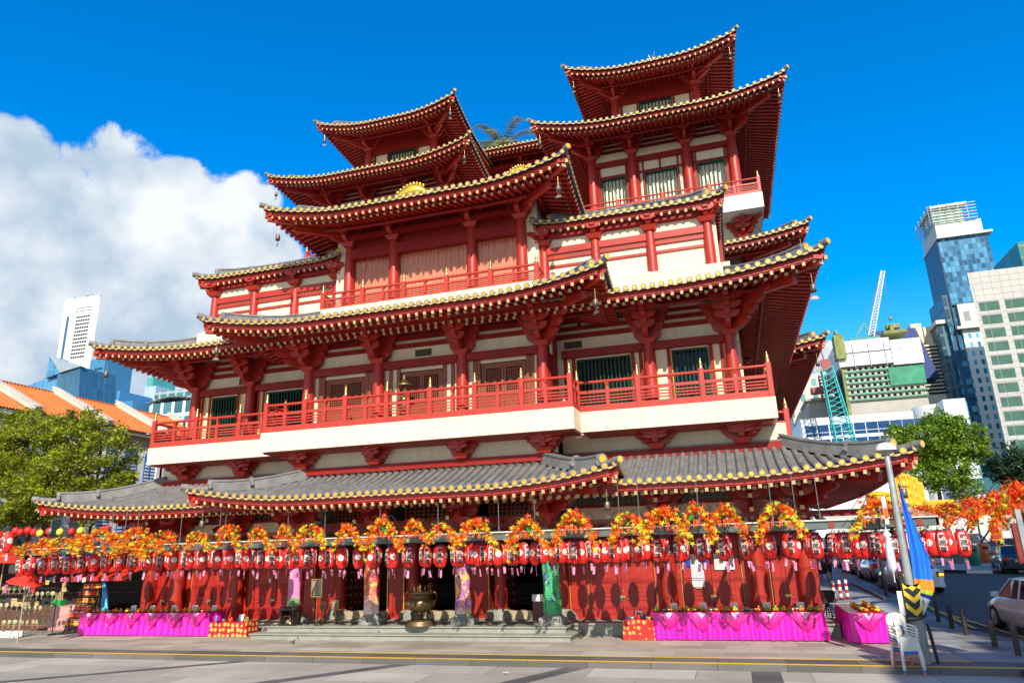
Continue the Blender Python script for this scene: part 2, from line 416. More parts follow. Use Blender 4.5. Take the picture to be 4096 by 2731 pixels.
for sg in (1, -1):
    us = [sg*u for u in (4.5, 6.5, 8.55, 10.6)]
    brackets(sorted(us), 24.25, 13.72, 2, .42, .5, .5)
    us = sorted(sg*u for u in (4.65, 7.0, 10.05, 12.5))
    brackets(us, 36.5, 24.25, 3, .75, 1.9, 1.15)
    brackets(us, 36.6, 18.1, 3, .7, 1.0, .9)
    brackets(sorted(sg*u for u in (6.1, 10.95)), 38.15, 29.1, 3, .8, 1.8, .9)
brackets((-4.6, -1.6, 1.6, 4.6), 44.0, 29.4, 2, .6, 1.0, .9, corners=False)
# ---------------------------------------------------------------- columns
def column(u, Y, z0, z1, r=.2, m=None, base=None):
    b = MB(); n = 8
    b.lathe([(r*(1.0 if q < .35 else 1-.16*((q-.35)/.65)**1.5), z0+(z1-z0)*q) for q in [i/n for i in range(n+1)]], (X(u), Y, 0), 18)
    o = b.build('column', m or RED, T)
    if base:
        b = MB()
        b.lathe([(.46, 0), (.47, .05), (.44, .10), (.40, .17), (.33, .24), (.29, .27), (.27, .31)], (X(u), Y, base), 24)
        for k in range(16):
            t = 2*pi*k/16; b.ball((X(u)+.41*cos(t), Y+.41*sin(t), base+.11), .07, 6, 4, 0, 1.2)
        b.build('column_base', STONE, o)
    return o
for u in C4:
    column(u, 22.75, .62, 3.6, .24, base=.36)
    column(u, 22.8, 6.95, 9.38, .23)
    column(u*1.0+(.75 if u < 3 else -.0), 24.35, .62, 3.6, .22, base=.36)
for u in WW:
    column(u, 24.0, 6.9, 9.38, .22)
    column(u, 23.98, .36, 3.5, .27)
for u in (-12.3, 12.3): column(u, 24.05, .36, 3.5, .27)
for u in (-3.72, -1.69, 1.69, 3.72): column(u, 23.92, 11.9, 14.87, .22)
for sg in (1, -1):
    for u in (4.5, 6.5, 8.55, 10.6): column(sg*u, 24.27, 11.9, 13.74, .19)
    for u in (4.65, 7.0, 10.05, 12.5):
        column(sg*u, 36.5, 20.0, 24.27, .28); column(sg*u, 36.65, 15.5, 18.15, .28)
    for u in (6.1, 10.95): column(sg*u, 38.15, 27.3, 29.12, .27)
# ---------------------------------------------------------------- walls
def hole_wall(b, u0, u1, z0, z1, Y, th, o, m=0):
    a0, a1, c0, c1 = o
    for q in ((u0, a0, z0, z1), (a1, u1, z0, z1), (a0, a1, z0, c0), (a0, a1, c1, z1)):
        if q[1]-q[0] > .01 and q[3]-q[2] > .01: b.box(X(q[0]), X(q[1]), Y, Y+th, q[2], q[3], m)
def part_window(u0, u1, z0, z1, Y, barpitch=.13, barw=.05, pane=GLASS):
    b = MB(); w = .07
    for q in ((u0, u0+w, z0, z1), (u1-w, u1, z0, z1), (u0+w, u1-w, z0, z0+w), (u0+w, u1-w, z1-w, z1)): b.box(X(q[0]), X(q[1]), Y-.06, Y+.08, q[2], q[3])
    o = b.build('window', GREEN, T)
    b = MB(); n = max(2, int((u1-u0-2*w)/barpitch))
    for i in range(n):
        u = u0+w+(u1-u0-2*w)*(i+.5)/n; b.box(X(u)-barw/2, X(u)+barw/2, Y-.03, Y+.03, z0+w, z1-w)
    b.build('grille', GREEN, o)
    b = MB(); b.box(X(u0+w), X(u1-w), Y+.14, Y+.16, z0+w, z1-w); b.build('pane', pane, o)
    return o
def panel_frame(b, u0, u1, z0, z1, Y, m=0, g=1, t=.10):
    """red upright posts with a gold line beside an infill panel"""
    for u in (u0, u1):
        b.box(X(u)-t/2, X(u)+t/2, Y-.05, Y+.03, z0, z1, m)
        b.box(X(u)+t/2, X(u)+t/2+.018, Y-.054, Y+.02, z0, z1, g)
def lattice_door(u0, u1, z0, z1, Y):
    b = MB(); w = .08; um = (u0+u1)/2
    for q in ((u0-w, u0, z0, z1+w), (u1, u1+w, z0, z1+w), (u0, u1, z1, z1+w)): b.box(X(q[0]), X(q[1]), Y-.05, Y+.06, q[2], q[3])
    o = b.build('door', BROWN, T)
    for a0, a1 in ((u0, um-.01), (um+.01, u1)):
        b = MB(); zs = z0+(z1-z0)*.45
        for q in ((a0, a0+w, z0, z1), (a1-w, a1, z0, z1), (a0+w, a1-w, z1-w, z1), (a0+w, a1-w, zs-.06, zs+.06), (a0+w, a1-w, z0, z0+w)): b.box(X(q[0]), X(q[1]), Y-.03, Y+.03, q[2], q[3])
        b.box(X(a0+w), X(a1-w), Y-.01, Y+.02, z0+w, zs-.06)
        n = 7
        for i in range(1, n): u = a0+w+(a1-a0-2*w)*i/n; b.box(X(u)-.011, X(u)+.011, Y-.02, Y+.01, zs+.06, z1-w)
        n = 11
        for i in range(1, n): z = zs+.06+(z1-w-zs-.06)*i/n; b.box(X(a0+w), X(a1-w), Y-.018, Y+.008, z-.011, z+.011)
        l = b.build('door_leaf', BROWN, o)
        b = MB(); b.box(X(a0+w), X(a1-w), Y+.03, Y+.04, zs+.06, z1-w); b.build('pane', GLASS, l)
core = MB()
# second floor, centre and wings: infill, frieze, beams
wall = MB()
def frieze(b, u0, u1, Y, z0, z1, beams):
    b.box(X(u0), X(u1), Y, Y+.25, z0, z1, 0)
    for a, c, d in beams: b.box(X(u0), X(u1), Y-d, Y+.01, a, c, 1)
for i in range(3):
    u0, u1 = C4[i]+.2, C4[i+1]-.2; mid = (u0+u1)/2; hw = .80
    hole_wall(wall, u0-.2, u1+.2, 6.9, 9.15, 22.95, .25, (mid-hw-.06, mid+hw+.06, 6.9, 9.02))
    lattice_door(mid-hw+.06, mid+hw-.06, 6.95, 8.9, 23.02)
    panel_frame(wall, mid-hw-.12, u0+.22, 6.95, 9.12, 22.95, 2, 2, .12); panel_frame(wall, u1-.22, mid+hw+.12, 6.95, 9.12, 22.95, 2, 2, .12)
    wall.box(X(u0), X(u1), 22.72, 22.96, 9.14, 9.42, 1)
frieze(wall, -4.9, 4.9, 23.0, 9.15, 11.2, [(9.92, 10.08, .1), (10.22, 10.36, .1), (10.5, 10.62, .08), (10.75, 11.2, .05)])
for sg in (1, -1):
    us = [5.0, 8.16, 10.9]
    for i in range(2):
        u0, u1 = us[i]+.05, us[i+1]-.2; m = (u0+u1)/2
        w0, w1 = ((5.55, 7.5), (8.92, 10.15))[i]
        a, c = (w0, w1) if sg > 0 else (-w1, -w0); p, q = (u0, u1) if sg > 0 else (-u1, -u0)
        hole_wall(wall, p-.3, q+.3, 6.9, 9.2, 24.15, .25, (a, c, 7.35, 9.1)); part_window(a, c, 7.35, 9.1, 24.2)
        panel_frame(wall, a-.09, p+.1, 6.95, 9.15, 24.15, 1, 3, .14); panel_frame(wall, q-.1, c+.09, 6.95, 9.15, 24.15, 1, 3, .14)
        wall.box(X(p), X(q), 23.95, 24.16, 9.16, 9.44, 1)
    p, q = (4.7, 11.2) if sg > 0 else (-11.2, -4.7)
    frieze(wall, p, q, 24.2, 9.2, 11.3, [(9.92, 10.08, .1), (10.22, 10.36, .1), (10.5, 10.62, .08), (10.75, 11.3, .05)])
    # recess side between centre and wing, outer side wall
    wall.box(X(4.75*sg)-.1, X(4.75*sg)+.1, 23.0, 24.2, 6.3, 11.2, 1)
    wall.box(X(11.1*sg)-.12, X(11.1*sg)+.12, 24.4, 38, 5.6, 12.2, 0)
    for yy in (27.4, 30.6, 33.8, 37): wall.box(X(11.2*sg)-.25, X(11.2*sg)+.25, yy-.25, yy+.25, 6.9, 10.8, 1)
wall.build('upper_wall', [CREAM, REDD, BROWN, GOLD], T)
# vents in the frieze
for u in (.05, -8.6, 5.45):
    b = MB(); Y = 23.0 if abs(u) < 4 else 24.2
    b.box(X(u)-.33, X(u)+.33, Y-.02, Y, 9.56, 9.82, 0)
    for k in range(5): b.box(X(u)-.3, X(u)+.3, Y-.035, Y-.018, 9.58+k*.048, 9.60+k*.048, 1)
    b.build('air_vent', [mat('vent_olive', (.16, .13, .06), .7), DARK], T)
# balcony of the second floor
def balustrade(u0, u1, Y, z, n, ang=0, parent=None, ends=True, hgt=1.0):
    """between (u0, Y) and (u1, Y), turned by ang about its first end; finials are parts of it"""
    b = MB(); L = u1-u0; tops = []
    M = Matrix.Translation((X(u0), Y, z)) @ Matrix.Rotation(ang, 4, 'Z')
    k = hgt
    b.box(0, L, -.07, .07, 0, .22*k, 0, M)
    for q in (.33, .43, .53): b.box(0, L, -.025, .025, (q-.02)*k, (q+.02)*k, 0, M)
    b.box(0, L, -.045, .045, .63*k, .73*k, 0, M)
    b.tube([M @ V((0, 0, 1.02*k)), M @ V((L, 0, 1.02*k))], .052, 8, 0)
    for i in range(n):
        x = L*i/(n-1)
        if ends or 0 < i < n-1:
            b.cbox(x-.085, x+.085, -.085, .085, 0, 1.13*k, .015, 0, M); tops.append(M @ V((x, 0, 1.13*k)))
        if i < n-1:
            x += L/(n-1)/2; b.box(x-.055, x+.055, -.055, .055, .2, .64*k, 0, M)
            b.add([M @ V((x+a*w, c*w, zz)) for zz, w in ((.73*k, .05), (.85*k, .035), (.98*k, .075)) for a, c in ((-1, -1), (1, -1), (1, 1), (-1, 1))],
                  [(a+i2, a+(i2+1) % 4, a+4+(i2+1) % 4, a+4+i2) for a in (0, 4) for i2 in range(4)], 0)
    o = b.build('balustrade', RAIL, parent)
    for p in tops: put('finial', FIN, o, p-wloc(o))
    return o
RAIL = mat('balustrade_red', (.44, .036, .020), .42, .1, 2, bump=.04, dirt=.1)
_f = MB(); _f.lathe([(.06, 0), (.062, .10), (.045, .115), (.066, .14), (.066, .17), (.03, .19), (.05, .23), (.045, .26), (.012, .30), (.018, .33), (0, .36)], n=12); FIN = _f.mesh('finial', BRASS)
b = MB()
b.box(X(-5.85), X(5.85), 21.74, 23.0, 6.25, 6.95, 0)
for sg in (1, -1):
    p, q = sorted((5.85*sg, 12.02*sg)); b.box(X(p), X(q), 22.88, 24.2, 6.28, 6.95, 0)
    p, q = sorted((10.9*sg, 12.02*sg)); b.box(X(p), X(q), 24.2, 26.2, 6.28, 6.95, 0)
b.box(X(-5.8), X(5.8), 21.9, 22.98, 6.19, 6.25, 1)
for sg in (1, -1):
    p, q = sorted((5.9*sg, 11.9*sg)); b.box(X(p), X(q), 23.0, 24.1, 6.22, 6.28, 1)
balc = b.build('balcony', [CREAM, REDD], T)
balustrade(-5.75, 5.75, 21.86, 6.95, 8, 0, balc)
balustrade(5.75, 11.93, 23.0, 6.95, 4, 0, balc); balustrade(-11.93, -5.75, 23.0, 6.95, 4, 0, balc)
for u in (-5.75, 5.75): balustrade(u, u+1.14, 21.86, 6.95, 2, pi/2, balc, False)
for u in (-11.93, 11.93): balustrade(u, u+3.2, 23.0, 6.95, 3, pi/2, balc, False)
# wall below the balcony with the red band on the lower roof
b = MB()
b.box(X(-4.95), X(4.95), 22.92, 23.2, 5.3, 6.3, 0); b.box(X(-5.05), X(5.05), 22.72, 22.95, 5.42, 5.66, 1)
for sg in (1, -1):
    p, q = sorted((4.9*sg, 12.3*sg)); b.box(X(p), X(q), 24.12, 24.4, 5.3, 6.3, 0)
    p, q = sorted((5.0*sg, 12.5*sg)); b.box(X(p), X(q), 23.94, 24.14, 5.44, 5.70, 1)
    b.box(X(12.4*sg)-.1, X(12.4*sg)+.1, 24.0, 37, 5.44, 5.70, 1)
b.build('band_wall', [CREAM, REDD], T)
for sg in (1, -1):
    balustrade(11.3*sg if sg > 0 else -12.4, 12.4 if sg > 0 else -11.3, 24.6, 5.7, 2, 0, T)
# third floor: gallery with curtained glass
b = MB()
b.box(X(-4.6), X(4.6), 22.9, 24.2, 11.1, 11.9, 0)
for i in range(3):
    us = (-3.72, -1.69, 1.69, 3.72); b.box(X(us[i]), X(us[i+1]), 23.78, 24.05, 14.28, 14.72, 1)
b.box(X(-4.0), X(4.0), 24.0, 24.3, 14.7, 16.6, 1); b.box(X(-4.0), X(4.0), 23.5, 23.75, 15.05, 15.22, 1)
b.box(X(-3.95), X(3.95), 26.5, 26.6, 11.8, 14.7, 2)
for sg in (1, -1): b.box(X(4.1*sg)-.25, X(4.1*sg)+.25, 23.98, 27, 11.6, 16.4, 0)
b.build('gallery_wall', [CREAM, REDD, DARK], T)
CURT = mat('rose_curtain', (.78, .25, .14), .8, .12, 4)
def clear_glass():
    m = bpy.data.materials.new('clear_glass'); m.use_nodes = True; nt = m.node_tree; nt.nodes.clear(); L = nt.links.new
    o = nt.nodes.new('ShaderNodeOutputMaterial'); mx = nt.nodes.new('ShaderNodeMixShader'); tr = nt.nodes.new('ShaderNodeBsdfTransparent'); gl = nt.nodes.new('ShaderNodeBsdfGlossy'); lw = nt.nodes.new('ShaderNodeLayerWeight'); lw.inputs['Blend'].default_value = .5
    pw = nt.nodes.new('ShaderNodeMath'); pw.operation = 'POWER'; pw.inputs[1].default_value = 4; ml = nt.nodes.new('ShaderNodeMath'); ml.operation = 'MULTIPLY_ADD'; ml.inputs[1].default_value = .35; ml.inputs[2].default_value = .035
    gl.inputs['Roughness'].default_value = .03; tr.inputs['Color'].default_value = (.94, .96, .95, 1)
    L(lw.outputs['Facing'], pw.inputs[0]); L(pw.outputs[0], ml.inputs[0]); L(ml.outputs[0], mx.inputs[0]); L(tr.outputs[0], mx.inputs[1]); L(gl.outputs[0], mx.inputs[2]); L(mx.outputs[0], o.inputs[0]); return m
CLEAR = clear_glass()
for i, (u0, u1) in enumerate(((-3.6, -1.8), (-1.6, 1.6), (1.8, 3.6))):
    b = MB(); n = 3 if i != 1 else 1
    for k in range(n):
        a, c = u0+(u1-u0)*k/n, u0+(u1-u0)*(k+1)/n
        b.box(X(a)+.008, X(c)-.008, 23.98, 24.0, 11.9, 14.3)
    o = b.build('gallery_window', CLEAR, T)
    rows = []
    for z in (11.9, 13.1, 14.6):
        rows.append([V((X(u0)+(u1-u0)*j/120, 24.12+.035*sin(j*.95)+.02*sin(j*.37+i), z)) for j in range(121)])
    b = MB(); b.grid(rows); b.build('curtain', CURT, o)
balustrade(-4.45, 4.45, 23.2, 11.9, 6, 0, T, hgt=.72); 
for u in (-4.45, 4.45): balustrade(u, u+1.0, 23.2, 11.9, 2, pi/2, T, False, .72)
# third floor side walls
for sg in (1, -1):
    b = MB()
    us = sorted(sg*u for u in (4.5, 6.5, 8.55, 10.6))
    b.box(X(us[0]), X(us[-1]), 24.3, 24.6, 11.3, 14.6, 0)
    p, q = us[0]-.3, us[-1]+.35; b.box(X(p), X(q), 23.7, 24.32, 11.35, 11.92, 0)
    for i in range(3):
        a, c = us[i]+.15, us[i+1]-.15
        b.box(X(a), X(c), 24.17, 24.31, 13.36, 13.62, 2); b.box(X(a), X(c), 24.22, 24.31, 13.16, 13.28, 2); b.box(X(a), X(c), 24.24, 24.31, 12.82, 12.92, 2)
    b.box(X(us[0]-.3), X(us[-1]+.3), 24.1, 24.31, 14.02, 14.16, 1)
    b.box(X(10.75*sg)-.15, X(10.75*sg)+.15, 24.4, 33, 11.3, 14.6, 0)
    for yy in (27, 29.7, 32.4): b.box(X(10.9*sg)-.2, X(10.9*sg)+.2, yy-.2, yy+.2, 11.4, 14.3, 1)
    core.box(X(4.6*sg), X(10.6*sg), 24.7, 37, 11.3, 14.3)
    core.box(X(4.9*sg), X(11*sg), 24.5, 38, 6.3, 12)
    b.build('side_wall', [CREAM, REDD, RED], T)
for u0, u1 in ((7.2, 7.9), (8.0, 8.45), (8.9, 9.4), (9.5, 10.1)):
    b = MB(); b.box(X(u0), X(u1), 24.1, 24.16, 12.03, 12.10); b.build('floodlight_tube', WHITE, T)
# towers
for sg in (1, -1):
    b = MB(); us = sorted(sg*u for u in (4.65, 7.0, 10.05, 12.5)); lo, hi = us[0], us[-1]
    b.box(X(lo-1.1), X(hi+1.1), 35.13, 48.5, 19.1, 19.95, 3)
    b.box(X(lo), X(hi), 36.75, 47, 15, 19.1, 0); b.box(X(lo), X(hi), 36.4, 36.8, 17.2, 17.5, 1)
    b.box(X(lo), X(hi), 36.85, 47, 24.6, 26.5, 0)
    b.box(X(lo)-.1, X(hi)+.1, 36.4, 36.86, 23.72, 24.02, 1)
    for a, c in ((24.75, 24.9), (25.05, 25.2), (25.35, 26.2)): b.box(X(lo), X(hi), 36.75, 36.9, a, c, 1)
    ws = [(0, .55, 1.75), (1, .75, 2.3), (2, .7, 1.85)] if sg > 0 else [(2, .6, 1.8), (1, .75, 2.3), (0, .6, 1.75)]
    for i in range(3):
        u0, u1 = us[i], us[i+1]; m = (u0+u1)/2; hw = (u1-u0)*.30
        hole_wall(b, u0, u1, 19.9, 24.6, 36.62, .25, (m-hw, m+hw, 20.6, 23.0), 0)
        part_window(m-hw, m+hw, 20.6, 23.0, 36.66, .19, .055, mat('pale_blind', (.78, .74, .56), .6))
        for a in (m-hw-.1, m+hw+.02, u0+.26, u1-.34): b.box(X(a), X(a)+.10, 36.55, 36.63, 19.95, 23.75, 1)
        b.box(X(u0), X(u1), 36.54, 36.63, 23.02, 23.14, 1)
        if i == 1: b.box(X(m)-.05, X(m)+.05, 36.54, 36.63, 23.1, 23.75, 1)
    b.box(X(lo)-.14, X(lo)+.14, 36.7, 47, 20, 26, 0); b.box(X(hi)-.14, X(hi)+.14, 36.7, 47, 20, 26, 0)
    for yy in (39.3, 41.9, 44.5):
        for e in (lo, hi): b.box(X(e)-.3, X(e)+.3, yy-.25, yy+.25, 19.95, 25, 1)
    # upper storey
    lo2, hi2 = sorted((6.1*sg, 10.95*sg)); m = (lo2+hi2)/2
    b.box(X(lo2), X(hi2), 38.2, 46, 28.85, 30.6, 1); b.box(X(lo2), X(hi2), 38.45, 46, 26, 28.9, 0)
    b.box(X(lo2)-.1, X(hi2)+.1, 37.2, 37.4, 29.85, 30.05, 1)
    for a in (m-1.15, m+1.05, lo2+.3, hi2-.4): b.box(X(a), X(a)+.10, 38.36, 38.46, 27.3, 28.85, 1)
    o = b.build('tower', [CREAM, REDD, RED, WHITE], T)
    part_window(m-1.0, m+1.0, 27.4, 28.75, 38.36, .19, .07)
    balustrade(lo-1.0, hi+1.0, 35.25, 19.95, 5, 0, T, hgt=.85)
    for u in (lo-1.0, hi+1.0): balustrade(u, u+6, 35.25, 19.95, 3, pi/2, T, False, .85)
b = MB()
b.box(X(-5), X(5), 44.2, 50, 22, 31.4, 1); b.box(X(-5.5), X(5.5), 43.5, 44.2, 29.2, 29.4, 1)
for k in range(8): b.box(X(-4.5+k*1.3)-.1, X(-4.5+k*1.3)+.1, 44.0, 44.25, 27.5, 30.8, 0)
b.build('bridge_wall', [RED, REDD], T)
# bodies behind the storeys
core.box(X(-5), X(5), 24.6, 37, 12.0, 14.0); core.box(X(-4.7), X(4.7), 23.3, 38, 6.3, 11.2)
core.box(X(-12.6), X(12.6), 38, 57, 5.4, 19); core.box(X(-12.4), X(12.4), 35.2, 40, 12.6, 15.6)
core.box(X(-12.4), X(-4.9), 24.5, 57, .3, 5.4); core.box(X(4.9), X(12.4), 24.5, 57, .3, 5.4)
core.build('inner_block', CREAM, T)
# gold ornaments riding on the gallery roof
for u, Yv, z, s, rz in ((-.25, 22.7, 15.75, 1, .1), (4.0, 22.9, 15.95, .8, -.1)):
    b = MB()
    rows = []
    for i in range(13):
        t = i/12; r = .26*sin(pi*min(1, t*1.15+.02))**.6+.03; x = -.75+1.5*t; zc = .28+.30*sin(pi*t*.9)*(1-t*.4)
        rows.append([V((x, .8*r*cos(2*pi*j/10), zc+r*sin(2*pi*j/10))) for j in range(11)])
    b.grid(rows); 
    for i in range(9):
        t = i/9; b.ball((-.7+1.2*t, 0, .52+.32*sin(pi*t*.9)), .07, 6, 4)
    b.box(-.6, .6, -.16, .16, -.35, .2)
    o = b.build('roof_ornament', mat('polished_gold', (.9, .58, .06), .25, .1, 8, metal=.8), T, V((X(u), Yv, z))-wloc(T), rz); o.scale = (s,)*3
# ---------------------------------------------------------------- ground floor of the temple
GF = MB()
# stone plinth and steps
for sg in (1, -1):
    b = MB(); p, q = sorted((5.2*sg, 12.9*sg)); b.box(X(p), X(q), 23.0, 24.6, 0, .30, 0); b.box(X(p), X(q), 22.94, 24.6, .30, .36, 0); b.build('plinth', STONE, T)
b = MB(); b.box(X(-5.45), X(5.45), 21.45, 24, 0, .14); b.box(X(-5.5), X(5.5), 21.40, 24, .14, .18); b.box(X(-5.2), X(5.2), 21.95, 24.6, .18, .32); b.box(X(-5.25), X(5.25), 21.90, 24.6, .32, .36)
b.build('front_step', STONE, T)
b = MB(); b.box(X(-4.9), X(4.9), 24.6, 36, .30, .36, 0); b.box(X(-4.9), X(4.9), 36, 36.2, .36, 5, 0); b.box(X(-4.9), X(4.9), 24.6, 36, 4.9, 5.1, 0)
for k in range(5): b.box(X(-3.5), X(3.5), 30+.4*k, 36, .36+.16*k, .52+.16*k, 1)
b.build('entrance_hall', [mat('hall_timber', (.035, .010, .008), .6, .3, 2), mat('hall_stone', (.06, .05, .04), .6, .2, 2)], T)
DOORR = mat('door_red', (.42, .018, .010), .42, .14, 1.4, bump=.05, dirt=.15)
# portico wall with three doorways
b = MB(); ops = [(-4.15, -1.95), (-1.3, 1.25), (1.95, 4.3)]
edges = [-4.9, -4.15, -1.95, -1.3, 1.25, 1.95, 4.3, 4.9]
for i in range(0, 8, 2): b.box(X(edges[i]), X(edges[i+1]), 24.45, 24.75, .36, 3.0, 0)
b.box(X(-4.9), X(4.9), 24.45, 24.75, 3.0, 3.75, 0); b.box(X(-4.9), X(4.9), 24.45, 24.75, 4.5, 5.4, 0)
for e in edges[1:7]: b.box(X(e)-.014, X(e)+.014, 24.40, 24.46, .36, 3.0, 1)
b.build('portico_wall', [DOORR, GOLD], T)
for a, c in ops:
    b = MB(); b.cbox(X(a)-.05, X(c)+.05, 24.2, 24.6, .36, .62, .02); b.build('threshold', SAND, T)
    for sg, e in ((1, a), (-1, c)):
        if a > 1 and sg < 0: continue
        b = MB(); M = Matrix.Translation((X(e), 24.7, 0)) @ Matrix.Rotation(1.05*sg, 4, 'Z')
        w = (c-a)/2*.98*sg
        x0, x1 = sorted((0, w)); b.box(x0, x1, 0, .07, .62, 3.0, 0, M)
        for i in range(5):
            for j in range(8): b.lathe([(.045, 0), (.035, .02), (0, .03)], (0, 0, 0), 6, 1) if False else b.add([M @ V((x0+.12+(x1-x0-.24)*i/4+dx, -.03, .85+j*.27+dz)) for dx, dz in ((-.035, -.03), (.035, -.03), (.035, .03), (-.035, .03))], [(0, 1, 2, 3)], 1)
        b.build('studded_door', [mat('door_dark', (.10, .012, .010), .5, .2, 2), mat('gilt_stud', (.6, .45, .2), .4, .2, 5, metal=.4)], T)
# lattice windows above the portico
def lattice(u0, u1, z0, z1, Y, nu, nz, mf, mp, name='lattice_window'):
    b = MB()
    for i in range(nu+1): u = u0+(u1-u0)*i/nu; b.box(X(u)-.022, X(u)+.022, Y-.03, Y+.03, z0, z1)
    for i in range(nz+1): z = z0+(z1-z0)*i/nz; b.box(X(u0), X(u1), Y-.026, Y+.026, z-.02, z+.02)
    o = b.build(name, mf, T)
    b = MB(); b.box(X(u0), X(u1), Y+.05, Y+.07, z0, z1); b.build('pane', mp, o)
for a, c in ((-4.3, -2.0), (-1.3, 1.3), (2.0, 4.3)): lattice(a, c, 3.78, 4.5, 24.5, 14, 5, BROWN, GLASS)
# wing walls with doors
LINE = mat('dull_gold_line', (.45, .26, .05), .5, .15, 6)
for sg in (1, -1):
    b = MB()
    p, q = sorted((4.9*sg, 12.6*sg))
    b.box(X(p), X(q), 24.28, 24.5, .36, 3.3, 0); b.box(X(p), X(q), 24.02, 24.5, 2.85, 3.25, 1)
    b.box(X(p), X(q), 24.15, 24.5, 3.3, 3.92, 2); b.box(X(p), X(q), 24.15, 24.5, 4.42, 5.4, 2); b.box(X(p), X(q), 24.05, 24.5, 3.88, 3.96, 1)
    b.box(X(12.55*sg)-.08, X(12.55*sg)+.08, 24.1, 57, .3, 5.4, 0)
    for u in (4.88, 5.52, 7.72, 8.55, 10.42, 11.25): b.box(X(u*sg)-.012, X(u*sg)+.012, 24.22, 24.29, .36, 2.9, 3)
    b.build('lower_wall', [DOORR, REDD, CREAM, LINE], T)
GREYL = mat('grey_lattice', (.12, .11, .09), .6); GREYP = mat('grey_pane', (.20, .19, .16), .3)
for sg in (1, -1):
    for a, c in ((5.3, 7.5), (8.8, 10.3), (11.2, 12.2)):
        p, q = sorted((a*sg, c*sg)); lattice(p, q, 3.97, 4.4, 24.14, max(4, int((c-a)/.17)), 3, GREYL, GREYP)
def gdoor(u0, u1, Y=24.2):
    z0, z1 = .37, 2.84; um = (u0+u1)/2
    b = MB()
    for q in ((u0, u0+.09, z0, z1), (u1-.09, u1, z0, z1), (u0+.09, u1-.09, z1-.09, z1)): b.box(X(q[0]), X(q[1]), Y-.02, Y+.08, q[2], q[3])
    o = b.build('door', DOORR, T)
    for a, c in ((u0+.09, um-.008), (um+.008, u1-.09)):
        b = MB(); b.box(X(a), X(c), Y+.02, Y+.07, z0, z1-.1, 0)
        for x in (a, c-.09): b.box(X(x), X(x)+.09, Y-.012, Y+.03, z0, z1-.1, 0)
        for z, hh in ((z0, .10), (.93, .07), (1.06, .06), (2.02, .07), (2.62, .12)): b.box(X(a)+.09, X(c)-.09, Y-.008, Y+.03, z, z+hh, 0)
        for k in range(2):          # dark slots of the transom
            x = a+.14+(c-a-.28)*(k*.58); b.box(X(x), X(x)+(c-a)*.24, Y-.0, Y+.03, 2.2, 2.5, 1)
            for j in range(4): xx = X(x)+(c-a)*.24*(j+.5)/4; b.box(xx-.012, xx+.012, Y-.012, Y+.01, 2.2, 2.5, 0)
        m = (a+c)/2; w = (c-a)*.19
        for i in range(5): x = m-w+2*w*i/4; b.box(X(x)-.012, X(x)+.012, Y-.008, Y+.03, 1.18, 1.62, 0)
        for i in range(4): z = 1.18+.44*i/3; b.box(X(m-w), X(m+w), Y-.006, Y+.03, z-.012, z+.012, 0)
        b.box(X(a)+.16, X(c)-.16, Y+.0, Y+.03, .50, .88, 0); b.box(X(a)+.2, X(c)-.2, Y-.012, Y+.02, .54, .84, 0)
        b.build('door_leaf', [DOORR, DARK], o)
    b = MB(); b.box(X(um)-.08, X(um)+.10, Y-.05, Y-.0, 1.0, 1.07, 0); b.box(X(um)-.06, X(um)+.0, Y-.075, Y-.03, .90, 1.0, 1); b.tube([(X(um)+.04+.03*cos(t*pi/4), Y-.03, 1.2+.03*sin(t*pi/4)) for t in range(9)], .008, 6, 0)
    b.build('padlock', [BRASS, STEEL], o)
for u0, u1 in ((5.58, 7.66), (8.62, 10.36), (11.3, 12.1)):
    gdoor(u0, u1); gdoor(-u1, -u0)
# ================================================================ wind bells
def bell_mesh():
    b = MB(); b.lathe([(.02, 0), (.07, -.01), (.095, -.05), (.105, -.16), (.115, -.32), (.10, -.31), (0, -.2)], n=12); b.lathe([(.109, -.12), (.114, -.135), (.109, -.15)], n=12); return b.mesh('bell', BELLM)
BELLM = mat('bell_metal', (.22, .18, .14), .45, .25, 8, metal=.6)
BELL = bell_mesh()
_b = MB(); _b.tube([(0, 0, .42), (0, 0, 0)], .012, 5); CHAIN = _b.mesh('chain', BRASS)
_b = MB(); _b.tube([(0, 0, -.2), (0, 0, -.48)], .008, 5)
_b.prism([(-.03, -.48), (-.10, -.50), (-.17, -.62), (-.09, -.58), (-.05, -.64), (0, -.59), (.05, -.64), (.09, -.58), (.17, -.62), (.10, -.50), (.03, -.48)], FRONT @ Matrix.Translation((0, 0, -.01)), .02); CLAP = _b.mesh('clapper', BELLM)
where = {'lower_roof': 'ground floor roof', 'upper_roof': 'big second roof', 'gallery_roof': 'roof over the curtained gallery', 'tower_roof': 'lower tower roof', 'tower_top_roof': 'topmost tower roof', 'rear_upper_roof': 'rear wing low roof', 'rear_side_roof': 'rear wing high roof'}
seen = {}
